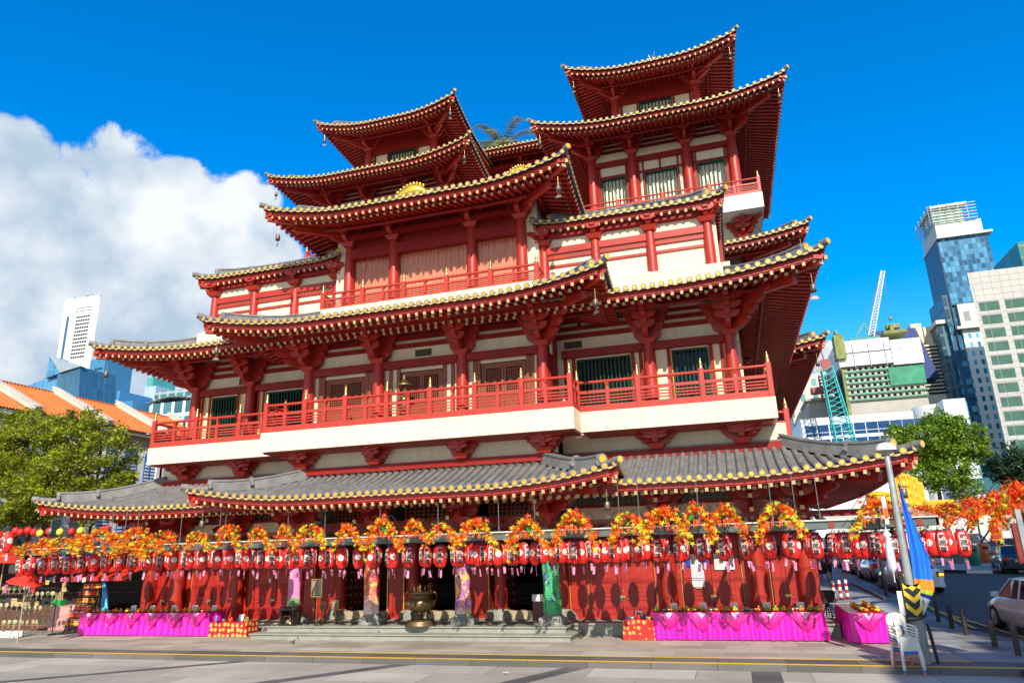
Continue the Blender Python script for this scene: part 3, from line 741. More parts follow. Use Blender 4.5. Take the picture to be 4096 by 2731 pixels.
for p, nm in tips:
    if nm not in where: continue
    big = {'lower_roof': ((-8, 'central bay of the '), (0, '')), 'upper_roof': ((-8, 'central bay of the '), (0, ''))}
    k = seen.get(nm, 0); seen[nm] = k+1
    u = p.x-XC; sd = 'right' if u > 0 else 'left'
    if nm in ('lower_roof', 'upper_roof'): pre = 'central bay of the ' if abs(u) < 9 else 'outer wing of the '
    elif nm in ('tower_roof', 'tower_top_roof'):
        tw = 'right' if u > 0 else 'left'; pre = f'{tw} tower, '; sd = ('right' if abs(u) > 8.6 else 'left') if u > 0 else ('left' if abs(u) > 8.6 else 'right')
    else: pre = ''
    if nm.startswith('rear') and u < 0: continue
    o = thing('wind_bell', f'bronze wind bell under the {sd} corner of the {pre}{where[nm]}'.replace('tower, ', 'tower '), 'bell', p-V((0, 0, .42)), group='wind bells at the eave corners')
    o.scale = (.8,)*3; put('bell', BELL, o, (0, 0, 0)); put('chain', CHAIN, o, (0, 0, 0)); put('clapper', CLAP, o, (0, 0, 0), random.uniform(-.8, .8))
# bronze pagoda lantern on the balcony
o = thing('bronze_lantern', 'small bronze pagoda lantern standing on the balcony before the middle lattice door', 'lantern', (X(-.38), 22.3, 6.95))
b = MB(); b.lathe([(.26, 0), (.26, .05), (.14, .12), (.16, .3), (.10, .5), (.18, .62), (.20, .70), (.05, .78)], n=10); b.build('pedestal', BRONZE, o, (0, 0, 0))
b = MB()
for k in range(4): t = pi/4+k*pi/2; b.cyl((.17*cos(t), .17*sin(t), .72), (.17*cos(t), .17*sin(t), 1.35), .018, 6)
b.lathe([(.13, .74), (.15, .9), (.10, .98), (.02, 1.0)], n=10); b.build('fire_bowl', BRONZE, o, (0, 0, 0))
b = MB(); b.lathe([(.36, 1.36), (.37, 1.40), (.24, 1.45), (.13, 1.52), (.08, 1.6), (.04, 1.66), (.06, 1.70), (0, 1.80)], n=6); b.build('cap_roof', BRONZE, o, (0, 0, 0))
# ============================================================ SKY AND SUN
SUN_EL, SUN_AZ = R(34), R(20.16)       # the sun stands behind the camera, a little to its right
sl = bpy.data.lights.new('sun', 'SUN'); so = bpy.data.objects.new('sun', sl); col.objects.link(so)
sl.energy = 4.3; sl.angle = R(.5); sl.color = (1, .93, .80)
sd = V((sin(SUN_AZ)*cos(SUN_EL), -cos(SUN_AZ)*cos(SUN_EL), sin(SUN_EL)))
so.rotation_euler = sd.to_track_quat('Z', 'Y').to_euler(); so.location = (40, -60, 60)
w = bpy.data.worlds.new('World'); sc.world = w; w.use_nodes = True
nt = w.node_tree; L = nt.links.new; bg = nt.nodes['Background']
sky = nt.nodes.new('ShaderNodeTexSky'); sky.sky_type = 'NISHITA'; sky.sun_disc = False
sky.sun_elevation = SUN_EL; sky.sun_rotation = pi-SUN_AZ; sky.air_density = 1.0; sky.dust_density = .3; sky.ozone_density = 4.0
hs = nt.nodes.new('ShaderNodeHueSaturation'); hs.inputs['Saturation'].default_value = 1.45; hs.inputs['Value'].default_value = 1.22
hs.inputs['Hue'].default_value = .503
L(sky.outputs[0], hs.inputs['Color'])
bg.inputs['Strength'].default_value = .14
def N(t, **k):
    n = nt.nodes.new(t)
    for a, v in k.items(): setattr(n, a, v)
    return n
def math_(op, a, b=None, clamp=False):
    n = N('ShaderNodeMath', operation=op); n.use_clamp = clamp
    for i, q in enumerate((a, b)):
        if q is None: continue
        if isinstance(q, (int, float)): n.inputs[i].default_value = q
        else: L(q, n.inputs[i])
    return n.outputs[0]
tc = N('ShaderNodeTexCoord'); D = tc.outputs['Generated']
# the bank of cumulus low on the left: soft lobes broken up by noise
def lobe(x, y, inner, outer):
    d = (at(x, y, 100)-CAM).normalized()
    dp = N('ShaderNodeVectorMath', operation='DOT_PRODUCT'); dp.inputs[1].default_value = d; L(D, dp.inputs[0])
    mr = N('ShaderNodeMapRange', interpolation_type='SMOOTHSTEP'); mr.inputs['From Min'].default_value = cos(R(outer)); mr.inputs['From Max'].default_value = cos(R(inner))
    L(dp.outputs['Value'], mr.inputs['Value']); return mr.outputs[0]
lob = None
for a in ((60, 900, 2, 8.5), (420, 900, 2, 9), (700, 900, 2, 7), (930, 870, 1, 5.5), (60, 640, 0, 4.5), (150, 1300, 5, 13), (700, 1250, 5, 12), (-300, 1000, 5, 12), (1020, 1080, 1, 6), (-900, 1250, 6, 17), (3330, 1440, 0, 2.2)):
    q = lobe(*a); lob = q if lob is None else math_('MAXIMUM', lob, q)
for dv, ci, co in (((-.75, -.6, .35), 10, 26), ((.35, -.9, .22), 8, 24), ((-.2, -.85, .5), 10, 28), ((.8, -.55, .5), 8, 24), ((-.2, -.5, .85), 6, 20), ((.95, .1, .4), 6, 20)):  # unseen clouds, mostly behind the camera, added as neutral fill for the facade
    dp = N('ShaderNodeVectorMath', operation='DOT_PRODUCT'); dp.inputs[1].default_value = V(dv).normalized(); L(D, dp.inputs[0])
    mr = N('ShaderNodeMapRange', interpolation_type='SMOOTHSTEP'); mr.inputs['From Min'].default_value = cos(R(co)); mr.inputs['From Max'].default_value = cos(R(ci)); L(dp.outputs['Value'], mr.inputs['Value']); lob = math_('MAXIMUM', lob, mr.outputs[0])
n1 = N('ShaderNodeTexNoise'); n1.inputs['Scale'].default_value = 8.5; n1.inputs['Detail'].default_value = 10; n1.inputs['Roughness'].default_value = .64; n1.inputs['Distortion'].default_value = .25; L(D, n1.inputs['Vector'])
n2 = N('ShaderNodeTexNoise'); n2.inputs['Scale'].default_value = 3.1; n2.inputs['Detail'].default_value = 6; n3 = N('ShaderNodeTexNoise'); n3.inputs['Scale'].default_value = 11; n3.inputs['Detail'].default_value = 8; L(D, n3.inputs['Vector']); L(D, n2.inputs['Vector'])
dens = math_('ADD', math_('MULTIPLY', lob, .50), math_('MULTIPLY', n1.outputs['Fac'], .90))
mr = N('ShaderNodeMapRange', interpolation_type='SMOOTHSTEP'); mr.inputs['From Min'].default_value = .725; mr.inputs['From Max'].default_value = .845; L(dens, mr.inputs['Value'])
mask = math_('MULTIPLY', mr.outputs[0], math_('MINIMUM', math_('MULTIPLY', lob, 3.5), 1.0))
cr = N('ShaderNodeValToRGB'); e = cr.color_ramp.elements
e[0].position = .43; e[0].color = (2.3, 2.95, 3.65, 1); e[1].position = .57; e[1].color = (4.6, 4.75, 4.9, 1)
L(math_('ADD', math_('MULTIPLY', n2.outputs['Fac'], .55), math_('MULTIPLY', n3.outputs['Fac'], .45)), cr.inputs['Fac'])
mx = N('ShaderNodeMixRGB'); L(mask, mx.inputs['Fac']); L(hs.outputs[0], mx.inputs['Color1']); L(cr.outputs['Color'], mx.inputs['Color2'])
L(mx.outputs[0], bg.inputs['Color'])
sc.view_settings.view_transform = 'Standard'; sc.view_settings.look = 'None'; sc.view_settings.exposure = .6; sc.view_settings.gamma = 1
# ============================================================ GROUND
def paving(name, c, bw, bh, mortar=.006, var=.16, rot=0, dirt=.5, rough=.75):
    m = mat(name, c, rough, var, .5, dirt=dirt, bump=0)
    nt, b, L = nodes(m); src = b.inputs['Base Color'].links[0].from_socket
    tc = nt.nodes.new('ShaderNodeTexCoord'); mp = nt.nodes.new('ShaderNodeMapping'); mp.inputs['Rotation'].default_value[2] = rot; L(tc.outputs['Object'], mp.inputs[0])
    br = nt.nodes.new('ShaderNodeTexBrick'); br.inputs['Scale'].default_value = 1; br.inputs['Brick Width'].default_value = bw; br.inputs['Row Height'].default_value = bh; br.inputs['Mortar Size'].default_value = mortar
    br.inputs['Color1'].default_value = (.72, .72, .72, 1); br.inputs['Color2'].default_value = (1.14, 1.14, 1.14, 1); br.inputs['Mortar'].default_value = (.5, .5, .5, 1); br.inputs['Bias'].default_value = 0
    L(mp.outputs[0], br.inputs['Vector'])
    mu = nt.nodes.new('ShaderNodeMixRGB'); mu.blend_type = 'MULTIPLY'; mu.inputs['Fac'].default_value = 1
    L(src, mu.inputs['Color1']); L(br.outputs['Color'], mu.inputs['Color2']); L(mu.outputs[0], b.inputs['Base Color'])
    bp = nt.nodes.new('ShaderNodeBump'); bp.inputs['Strength'].default_value = .25; bp.inputs['Distance'].default_value = .01; L(br.outputs['Fac'], bp.inputs['Height']); bp.invert = True; L(bp.outputs['Normal'], b.inputs['Normal']); return m
PAVE = paving('plaza_paving', (.40, .36, .29), 1.2, .6)
ROADP = paving('road_paving', (.41, .37, .31), 2.4, 1.2, .012)
KERBM = paving('kerb_granite', (.125, .115, .105), 1.5, 4, .012)
BANDM = paving('dark_granite', (.10, .095, .09), .6, .6)
ASPH = mat('asphalt', (.055, .058, .062), .85, .25, .6, bump=.3, bscale=60, dirt=.2)
YEL = mat('yellow_paint', (.82, .50, .02), .6, .10, 3, dirt=.15)
GRANW = mat('pale_kerb', (.30, .29, .27), .8, .15, 2, dirt=.3)
KY = 17.95
def sheet(name, mats, pts, z, kind='structure', th=None):
    b = MB(); b.quad(*[(x, y, z) for x, y in pts])
    return tag(b.build(name, mats), kind=kind)
sheet('ground', mat('far_ground', (.10, .10, .10), .9, .2, .1), [(-1500, -300), (1500, -300), (1500, 2500), (-1500, 2500)], -.16)
sheet('road', ROADP, [(-120, -40), (14, -40), (14, KY), (-120, KY)], -.13)
o = sheet('paving_band', BANDM, [(-60, KY-.62), (4.6, KY-.62), (4.6, KY-.02), (-60, KY-.02)], -.126) if False else None
b = MB()   # dark bands crossing the road paving
for (x0, y0), (x1, y1), w_ in (((-8.6, KY), (-15.5, 9.0), .55), ((-13.5, KY), (-24, 9.0), .5), ((-4.05, KY), (-8.2, 9.0), .55), ((.28, KY), (.3, 9.0), .62)):
    b.quad((x0-w_/2, y0, -.126), (x0+w_/2, y0, -.126), (x1+w_/2, y1, -.126), (x1-w_/2, y1, -.126))
tag(b.build('paving_band', BANDM), kind='structure')
b = MB(); b.box(-60, 5.2, KY, 60, -.13, 0, 0); tag(b.build('plaza', PAVE), kind='structure')
b = MB(); b.cbox(-60, 40, KY-.02, KY+.85, -.13, .006, .02, 0); tag(b.build('kerb', KERBM), kind='structure')
b = MB(); b.quad((-60, KY+.02, .010), (40, KY+.02, .010), (40, KY+.19, .010), (-60, KY+.19, .010)); b.quad((-12.4, KY+.84, .010), (40, KY+.84, .010), (40, KY+.95, .010), (-12.4, KY+.95, .010))
tag(b.build('yellow_line', YEL), kind='structure')
# unseen block behind the camera, its stepped heights shaped to shade the side street
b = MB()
for x0, x1, hh in ((13.9, 17.2, 21.8), (17.2, 20, 23.2), (20, 24, 27.5), (24, 28, 37), (28, 66, 50)):
    b.box(x0, x1, -26, -10, -.13, hh)
    for z in range(3, int(hh)-3, 3):
        for k in range(int((x1-x0)/3)+1): b.box(x0+.5+3*k, min(x1-.4, x0+2.3+3*k), -10, -9.9, z, z+1.7, 1) if x0+.5+3*k < x1-.8 else None
t = thing('shade_block', 'unseen stepped block behind the camera, shaped to shade the side street, with dark windows', 'building', (37, -18, -.13)); b.build('facade', [WHITE, GLASS], t)
# ============================================================ CANOPY WITH LANTERNS
CYF, CYB, CX0, CX1 = 19.45, 22.7, at(120, 2205, 19.4).x, 4.62
CROWS = [19.95, 21.05, 22.2]
cz = 3.0
t = thing('lantern_canopy', 'long low steel and glass canopy carrying rows of red lanterns before the temple doors', 'canopy', (XC, 21, 0))
GST = mat('canopy_steel', (.12, .15, .14), .4, .15, 2, metal=.3, dirt=.2); WST = mat('canopy_white_edge', (.55, .55, .50), .5, .1, 2)
RST = mat('rusty_red_steel', (.22, .03, .02), .5, .2, 3)
b = MB(); b.box(CX0, CX1, CYF, CYF+.04, cz-.10, cz+.09, 0); b.box(CX0, CX1, CYF+.04, CYF+.14, cz-.10, cz-.07, 0); b.box(CX0, CX1, CYF-.06, CYF+.16, cz+.09, cz+.125, 1); b.build('front_beam', [GST, WST], t)
b = MB(); b.box(CX0+1, CX1-.05, CYB, CYB+.12, cz+.28, cz+.46, 0); b.box(CX0+1, CX1-.05, CYB-.1, CYB, cz+.28, cz+.31, 0); b.build('back_beam', [RED], t)
for i in range(15):
    x = CX0+.4+(CX1-CX0-.8)*i/14
    b = MB(); b.bar((x, CYF+.05, cz), (x, CYB, cz+.3), .08, .13, 0); b.box(x-.07, x+.07, CYF-.02, CYF-.001, cz-.09, cz+.08, 1); b.build('cross_beam', [GST, RST], t)
b = MB(); b.quad((CX0, CYF, cz+.145), (CX1, CYF, cz+.145), (CX1, CYB, cz+.47), (CX0, CYB, cz+.47)); b.build('glass_sheet', CLEAR, t)
b = MB(); b.box(CX1-.05, CX1+.02, CYF, 31, cz-.1, cz+.12, 0); b.build('side_beam', [RST], t)
for px in (448, 503, 552, 725, 880, 902, 1152, 1300, 1520, 1752, 1995, 2140, 2480, 2560, 2800, 3095, 3190, 3285):
    p = at(px, 2100, 20.6); b = MB(); b.cyl((p.x, 20.6, cz+.17), (p.x, 20.6, 4.35), .013, 6); b.cyl((p.x, 20.6, cz+.17), (p.x, 20.6, cz+.3), .03, 6); b.build('hanging_rod', STEEL, t)
b = MB()
for yy in CROWS:
    for zz in (2.94, 2.985):
        b.tube([(CX0+(CX1-CX0)*i/90, yy+.02*(zz > 2.95), zz-.04*abs(sin(i*pi/6))) for i in range(91)], .010, 4)
b.build('cable', BLACK, t)
for px in (3905,):
    b = MB(); b.box(CX1-.05, CX1+.05, 24.9, 25.0, 0, cz-.1); b.build('post', BLACK, t)
# ---- the paper lantern
PAPER = mat('red_paper', (.80, .018, .012), .5, .08, 3, bump=0); 
def vary(m, lo, hi):      # each lantern faded a little differently
    nt, b, L = nodes(m); src = b.inputs['Base Color'].links[0].from_socket; oi = nt.nodes.new('ShaderNodeObjectInfo'); mr = nt.nodes.new('ShaderNodeMapRange'); mr.inputs['To Min'].default_value = lo; mr.inputs['To Max'].default_value = hi; L(oi.outputs['Random'], mr.inputs['Value'])
    h = nt.nodes.new('ShaderNodeHueSaturation'); L(mr.outputs[0], h.inputs['Value']); L(src, h.inputs['Color']); L(h.outputs[0], b.inputs['Base Color'])
vary(PAPER, .72, 1.15)
INK = mat('black_ink', (.012, .010, .012), .6, 0); CRESTW = mat('crest_white', (.80, .72, .68), .6, .04); CRESTR = mat('crest_mark', (.30, .10, .10), .6, 0)
PINK = mat('pink_slip', (.85, .30, .50), .6, .08, 5)
LR, LH = .155, .30
def lr(z):
    q = abs(z)/LH; return LR*(1-q**4.2*.42) if q < 1 else LR*.58
def on_lantern(co, a0, off):      # wrap a flat (x, z) drawing round the paper
    a = a0 + co[0]/LR; r = lr(co[1])+off; return (r*sin(a), -r*cos(a), co[1])
b = MB(); n = 26
b.lathe([((lr(-LH+2*LH*i/n)-(.004 if i % 2 else 0)), -LH+2*LH*i/n) for i in range(n+1)], n=24)
BODY = b.mesh('paper_shell', PAPER)
def fine(me, w):
    bm = bmesh.new(); bm.from_mesh(me); bmesh.ops.triangulate(bm, faces=bm.faces)
    for k in range(3):
        e = [x for x in bm.edges if x.calc_length() > w]
        if not e: break
        bmesh.ops.subdivide_edges(bm, edges=e, cuts=1); bmesh.ops.triangulate(bm, faces=bm.faces)
    vs = [v.co.copy() for v in bm.verts]; bm.verts.index_update(); fs = [tuple(v.index for v in f.verts) for f in bm.faces]; bm.free(); return vs, fs
b = MB()
for ch, zc in zip('地藏尊', (.150, .0, -.150)):
    for off, m, d in ((.020, 0, .004), (.001, 1, .008)):
        me = text_mesh(ch, .155, off, res=1); vs, fs = fine(me, .05); bpy.data.meshes.remove(me)
        b.add([on_lantern((v.x, v.y+zc), 0, d) for v in vs], fs, m)
WRITE = b.mesh('writing', [CRESTW, INK])
b = MB()
for a0 in (pi/2,):
    for rad, m, d in (((lambda t: .082+.010*abs(cos(2.5*t))), 0, .005), ((lambda t: .048+.009*abs(cos(2.5*t))), 1, .007), ((lambda t: .042+.009*abs(cos(2.5*t))), 0, .009), ((lambda t: .014), 1, .011)):
        k = 30; o = len(b.v)
        b.add([on_lantern((0, .02), a0, d)] + [on_lantern((q*rad(2*pi*i/k)*cos(2*pi*i/k), .02+q*rad(2*pi*i/k)*sin(2*pi*i/k)), a0, d) for q in (.5, 1) for i in range(k)],
              [(0, 1+i, 1+(i+1) % k) for i in range(k)] + [(1+i, 1+k+i, 1+k+(i+1) % k, 1+(i+1) % k) for i in range(k)], m)
CREST = b.mesh('flower_crest', [CRESTW, CRESTR])
b = MB(); b.lathe([(LR*.60, LH-.01), (LR*.62, LH+.025), (LR*.5, LH+.03)], n=18)
b.tube([(-.1, 0, LH+.02), (-.03, 0, LH+.07), (0, 0, LH+.13), (.03, 0, LH+.07), (.1, 0, LH+.02)], .006, 5); RINGT = b.mesh('rim', BLACK); b = MB(); b.lathe([(LR*.5, -LH-.03), (LR*.60, -LH-.015), (LR*.60, -LH+.01)], n=18); RINGS = b.mesh('rim', BLACK)
b = MB(); b.cyl((0, 0, -LH), (0, 0, -LH-.10), .003, 4); b.box(-.038, .038, -.002, .002, -LH-.30, -LH-.10); SLIP = b.mesh('paper_slip', PINK)
lan0 = []
def lantern(p, ang, label, group='red paper lanterns under the canopy', first_row=True, s=1.0):
    o = thing('paper_lantern', label, 'lantern', p, ang, group); o.scale = (s,)*3
    o.rotation_euler = (random.uniform(-.06, .06), random.uniform(-.06, .06), ang)
    lastn = ''
    for nm, me in (('paper_shell', BODY), ('writing', WRITE), ('writing', WRITE), ('flower_crest', CREST), ('flower_crest', CREST), ('rim', RINGT), ('rim', RINGS), ('paper_slip', SLIP)):
        c = put(nm, me, o, (0, 0, 0), pi if nm == lastn and nm != 'rim' else 0); lastn = nm
        if nm == 'paper_slip': c.rotation_euler = (random.uniform(-.15, .15), random.uniform(-.2, .2), random.uniform(-1, 1))
    return o
FRONTL = [(82,-40),(122,-40),(172,-15),(217,0),(270,-15),(322,0),(375,-90),(425,-40),(475,-85),(530,0),(590,-70),(637,0),(695,-85),(755,-55),(810,-90),(870,-90),(920,-85),(985,-90),(1040,0),(1097,-30),(1165,-50),(1227,5),(1295,45),(1365,85),(1432,90),(1490,60),(1572,90),(1637,0),(1707,5),(1767,-25),(1840,-5),(1912,55),(1990,-80),(2057,-30),(2140,55),(2215,50),(2300,-15),(2385,5),(2462,-45),(2542,-65),(2630,0),(2717,-50),(2802,0),(2892,-15),(2987,-20),(3082,80),(3177,-35),(3267,-10),(3377,20),(3465,65),(3570,20),(3680,10),(3772,0),(3852,10)]
ROWY = [(82, 2267), (172, 2257), (270, 2258), (375, 2248), (530, 2245), (695, 2240), (1040, 2235), (1572, 2229), (1990, 2216), (2300, 2207), (2630, 2199), (2892, 2191), (3177, 2183), (3570, 2181), (3852, 2171)]
def rowy(x):
    for (a, c), (d, e) in zip(ROWY, ROWY[1:]):
        if x <= d: return c+(e-c)*(x-a)/(d-a)
    return ROWY[-1][1]
nF = len(FRONTL)
for i, (px, a) in enumerate(FRONTL):
    p = at(px, rowy(px), CROWS[0]); look = atan2(p.x, p.y)
    shows = 'black characters' if abs(a) < 40 else 'white flower crest' if abs(a) > 70 else 'characters and crest both'
    rank = f'{nth(i)} from the left end' if i < nF/2 else f'{nth(nF-1-i)} from the right end'
    if rank.startswith('first'): rank = rank.replace('first from the ', 'at the ')
    lantern(p, R(a)-look, f'red paper lantern, front row, {rank}, {shows} facing out')
    for k, yy in enumerate(CROWS[1:]):
        q = V((p.x+random.uniform(-.05, .05), yy, p.z+random.uniform(-.03, .03)))
        nm = ('middle', 'back')[k]
        lantern(q, random.uniform(0, 2*pi), f'red paper lantern in the {nm} row behind the front lantern {rank}')
for i in range(7):
    for k, xx in enumerate((4.3, 3.3)):
        lantern(V((xx, 23.4+1.05*i, 2.5)), random.uniform(0, 2*pi), f'red paper lantern hanging along the temple side, {("outer", "inner")[k]} file, {nth(i)} from the corner', 'red lanterns along the side')
for i, (px, py, a) in enumerate(((30, 2165, -40), (-12, 2160, 0))):
    lantern(at(px, py, 17.2), R(a)+.5, ('red paper lantern hung high above the red parasol at the far left', 'red paper lantern cut by the left edge of the photo')[i], 'red lanterns at the far left')
# ============================================================ MAPLE GARLANDS
def thin_leaf(name, c):
    m = mat(name, c, .5, .12, 9); nt, b, L = nodes(m)
    tr = nt.nodes.new('ShaderNodeBsdfTranslucent'); mx = nt.nodes.new('ShaderNodeMixShader'); mx.inputs[0].default_value = .35; L(b.inputs['Base Color'].links[0].from_socket, tr.inputs['Color']); L(b.outputs[0], mx.inputs[1]); L(tr.outputs[0], mx.inputs[2]); L(mx.outputs[0], nt.nodes['Material Output'].inputs['Surface']); return m
LEAFM = [thin_leaf('leaf_red', (.85, .03, .005)), thin_leaf('leaf_orange', (.92, .15, .004)), thin_leaf('leaf_yellow', (.93, .62, .01)), thin_leaf('leaf_lime', (.45, .65, .02)), thin_leaf('leaf_green', (.04, .40, .05)), BLACK]
def star(b, c, s, m, rnd):
    a = V((rnd.gauss(0, 1), rnd.gauss(-.6, 1), rnd.gauss(.3, 1))).normalized(); x = a.orthogonal().normalized(); x.rotate(Matrix.Rotation(rnd.uniform(0, 6.3), 3, a)); y = a.cross(x)
    vs = [c + a*s*.12]
    for k in range(10):
        r = s*(1.0 if k % 2 == 0 else .36)*(1 if k not in (0,) else 1.15); t = 2*pi*k/10; vs.append(c + x*(r*cos(t)) + y*(r*sin(t)))
    b.add(vs, [(0, 1+k, 1+(k+1) % 10) for k in range(10)], m)
def garland_mesh(seed, w, h, n=200, mix=(4, 5, 5, 1.5, .5), droop=.28, leaf=.072):
    rnd = random.Random(seed); b = MB()
    for s_ in (-1, 1, -.5, .6):
        pts = [(s_*w*.5*q, -.10*sin(pi*q), h*(.25+.75*sin(pi*(.15+.75*q)))-h*.3) for q in [i/8 for i in range(9)]]
        b.tube([(0, .25, -h*.35)] + pts, .008, 4, 5)
    for i in range(n):
        q = rnd.random(); sd_ = rnd.choice((-1, 1)); u = sd_*q*w*.5
        z = h*(.52-.98*q**1.9) + rnd.gauss(0, h*.085) - (abs(rnd.gauss(0, h*.2)) if rnd.random() < droop else 0)
        m = rnd.choices(range(5), [mix[0]*(1.1-q), mix[1], mix[2]*(.5+q), mix[3]*(.3+q), mix[4]*(.3+q)])[0]
        star(b, V((u+rnd.gauss(0, .04), rnd.gauss(0, .10)-.05, z)), leaf*rnd.uniform(.7, 1.3), m, rnd)
    for i in range(int(n*.16)):   # ribbons dangling
        q = rnd.uniform(-1, 1); u = q*w*.5; z = h*(1-abs(q)**1.7)*.4-h*.25
        b.box(u-.008, u+.008, -.1, -.096, z-rnd.uniform(.08, .2), z, 1)
    return b.mesh('garland', LEAFM)
G = [garland_mesh(s, 1.0, .72) for s in (1, 2, 3, 4)]
GAR = [(60, 2200, 110, 50), (125, 2190, 125, 60), (190, 2178, 130, 70), (335, 2165, 140, 80), (470, 2165, 140, 85), (605, 2175, 130, 80), (255, 2180, 150, 85), (405, 2150, 165, 90), (545, 2150, 135, 100), (520, 2195, 190, 75), (672, 2160, 110, 90), (795, 2162, 115, 95), (915, 2145, 130, 105), (1035, 2150, 110, 95), (1140, 2145, 90, 100), (1245, 2145, 140, 110), (1395, 2140, 125, 100), (1535, 2130, 150, 125), (1660, 2130, 125, 105), (1770, 2128, 125, 85), (1900, 2130, 155, 115), (2112, 2132, 165, 120), (2298, 2110, 160, 130), (2515, 2110, 145, 120), (2652, 2095, 175, 125), (2785, 2085, 130, 125), (2900, 2082, 130, 115), (3115, 2080, 155, 130), (3515, 2062, 165, 120)]
GAR.sort()
for i, (px, py, w_, h_) in enumerate(GAR):
    Yg = 18.85; p = at(px, py, Yg); s = Yg/2801*1.02
    rank = f'{nth(i)} from the left' if i < 12 else f'{nth(len(GAR)-1-i)} from the right'
    o = tag(put('maple_garland', G[i % 4], None, p-V((0, 0, .06))), f'drooping orange and yellow maple leaf spray above the canopy, {rank}', 'garland', 'maple garlands above the canopy')
    o.scale = ((w_*s/1.0)*(1.22 if px < 760 else 1.06)*(-1 if i % 3 == 1 else 1), 1, h_*s/.72*.88); o.rotation_euler = (0, 0, random.uniform(-.2, .2))
GR = [garland_mesh(s, 1.9, .75, 800, (6, 4, 1.6, 1.4, .3), .6, .06) for s in (11, 12)]
for i, (px, py, Yg, sc_, sz) in enumerate(((3690, 2060, 30, 1.0, .7), (3790, 2058, 28, 1.0, .8), (3890, 2052, 24, 1.0, .9), (3985, 2045, 21.5, 1.0, 1.05), (4085, 2035, 20, 1.05, 1.3))):
    p = at(px, py, Yg)
    o = tag(put('maple_garland', GR[i % 2], None, p), f'dense red maple garland over the side street, {nth(4-i)} from the right edge' if i < 4 else 'dense red and lime maple garland cut by the right edge', 'garland', 'red garlands along the side street')
    o.scale = (sc_*(1-.05*i), 1, sz); o.rotation_euler = (0, 0, .2)
    if i: 
        q = MB(); q.tube([p+V((-.9, .3, -.75)), p+V((-.5, .2, -.2)), p+V((.1, .1, .15)), p+V((.9, 0, .25))], .022, 6); tag(q.build('garland_rod', BLACK), f'dark bent rod holding the red side street garland, {nth(4-i)} from the right' if i < 4 else 'dark bent rod holding the red garland at the right edge', 'rod', 'garland rods')
# ============================================================ TABLES
CLOTH = mat('magenta_cloth', (.78, .004, .40), .38, .10, 2, spec=.6); SATIN = mat('magenta_satin', (.66, .006, .24), .3, .10, 2, spec=.7); LACE = mat('pale_lace', (.72, .38, .52), .7, .3, 30)
REDPL = mat('red_plastic', (.55, .02, .015), .3, .1, 4)
def table(x0, x1, y0, y1, h, label, swags, rz=0):
    o = thing('offering_table', label, 'table', ((x0+x1)/2, (y0+y1)/2, 0), rz)
    W, Dp = (x1-x0)/2, (y1-y0)/2
    b = MB(); b.cbox(-W, W, -Dp, Dp, h-.03, h, .01); b.build('tabletop', REDPL, o, (0, 0, 0))
    for sx in (-1, 1):
        for sy in (-1, 1):
            b = MB(); b.cyl((sx*(W-.1), sy*(Dp-.1), 0), (sx*(W-.1), sy*(Dp-.1), h-.03), .02, 6); b.build('leg', STEEL, o, (0, 0, 0))
    b = MB()
    per = [(-W, Dp), (-W, -Dp), (W, -Dp), (W, Dp)]; path = []
    for (a, c), (d, e) in zip(per, per[1:]):
        L_ = hypot(d-a, e-c); k = int(L_/.022)
        nx, ny = (e-c)/L_, -(d-a)/L_
        path += [(a+(d-a)*i/k, c+(e-c)*i/k, nx, ny) for i in range(k+(1 if (d, e) == per[-1] else 0))]
    rnd = random.Random(int(x0*10)); ph = [0]
    for i in range(len(path)): ph.append(ph[-1]+rnd.uniform(.25, .75))
    rows = []
    for z, am in ((h+.002, .004), (h-.06, .012), (h*.6, .022), (h*.3, .030), (.03, .036)):
        rows.append([V((x-nx*-0+(-nx)*-(.0) + nx*0 + (nx)*(-1)*(-.0), y, z)) + V((nx, ny, 0))*(-1)*(-(.018+(h-z)*.05+am*(sin(ph[i])+.4*sin(ph[i]*.37)))) for i, (x, y, nx, ny) in enumerate(path)])
    b.grid(rows); b.build('table_skirt', CLOTH, o, (0, 0, 0))
    for i in range(swags):
        c = -W+2*W*(i+.5)/swags; hw = W/swags*.93; b = MB(); rows = []
        dep = h*rnd.uniform(.60, .72)
        for j in range(9):
            q = j/8; rows.append([V((c+hw*(1-q)*s_, -Dp-.075-.035*sin(pi*q)-.012*sin(9*s_+5*q), h+.006-dep*q-.05*(1-q)*s_*s_)) for s_ in [k/8-1 for k in range(17)]])
        b.grid(rows); b.build('swag', SATIN, o, (0, 0, 0))
        b = MB(); b.add([(c-.13, -Dp-.095, h+.004), (c+.13, -Dp-.095, h+.004), (c, -Dp-.118, h-.17)], [(0, 2, 1)]); b.build('lace_corner', LACE, o, (0, 0, 0))
    return o
TRx0, TRx1, TRy, TH = gnd(2622, 2555).x, gnd(3308, 2563).x, 22.02, .75
table(TRx0, TRx1, TRy, TRy+.8, TH, 'long table in bright magenta pleated cloth before the right hand red doors', 5)
TLx0, TLx1 = at(318, 2500, 22.05).x, at(832, 2500, 22.05).x
table(TLx0, TLx1, TRy+.03, TRy+.85, .78, 'long table in bright magenta pleated cloth at the left end of the temple', 6)
q0 = gnd(3412, 2572); q1 = gnd(3562, 2577)
table(q0.x, q1.x+.05, 21.65, 24.4, .75, 'short magenta draped table set end on at the temple corner beside the lamp post', 1)
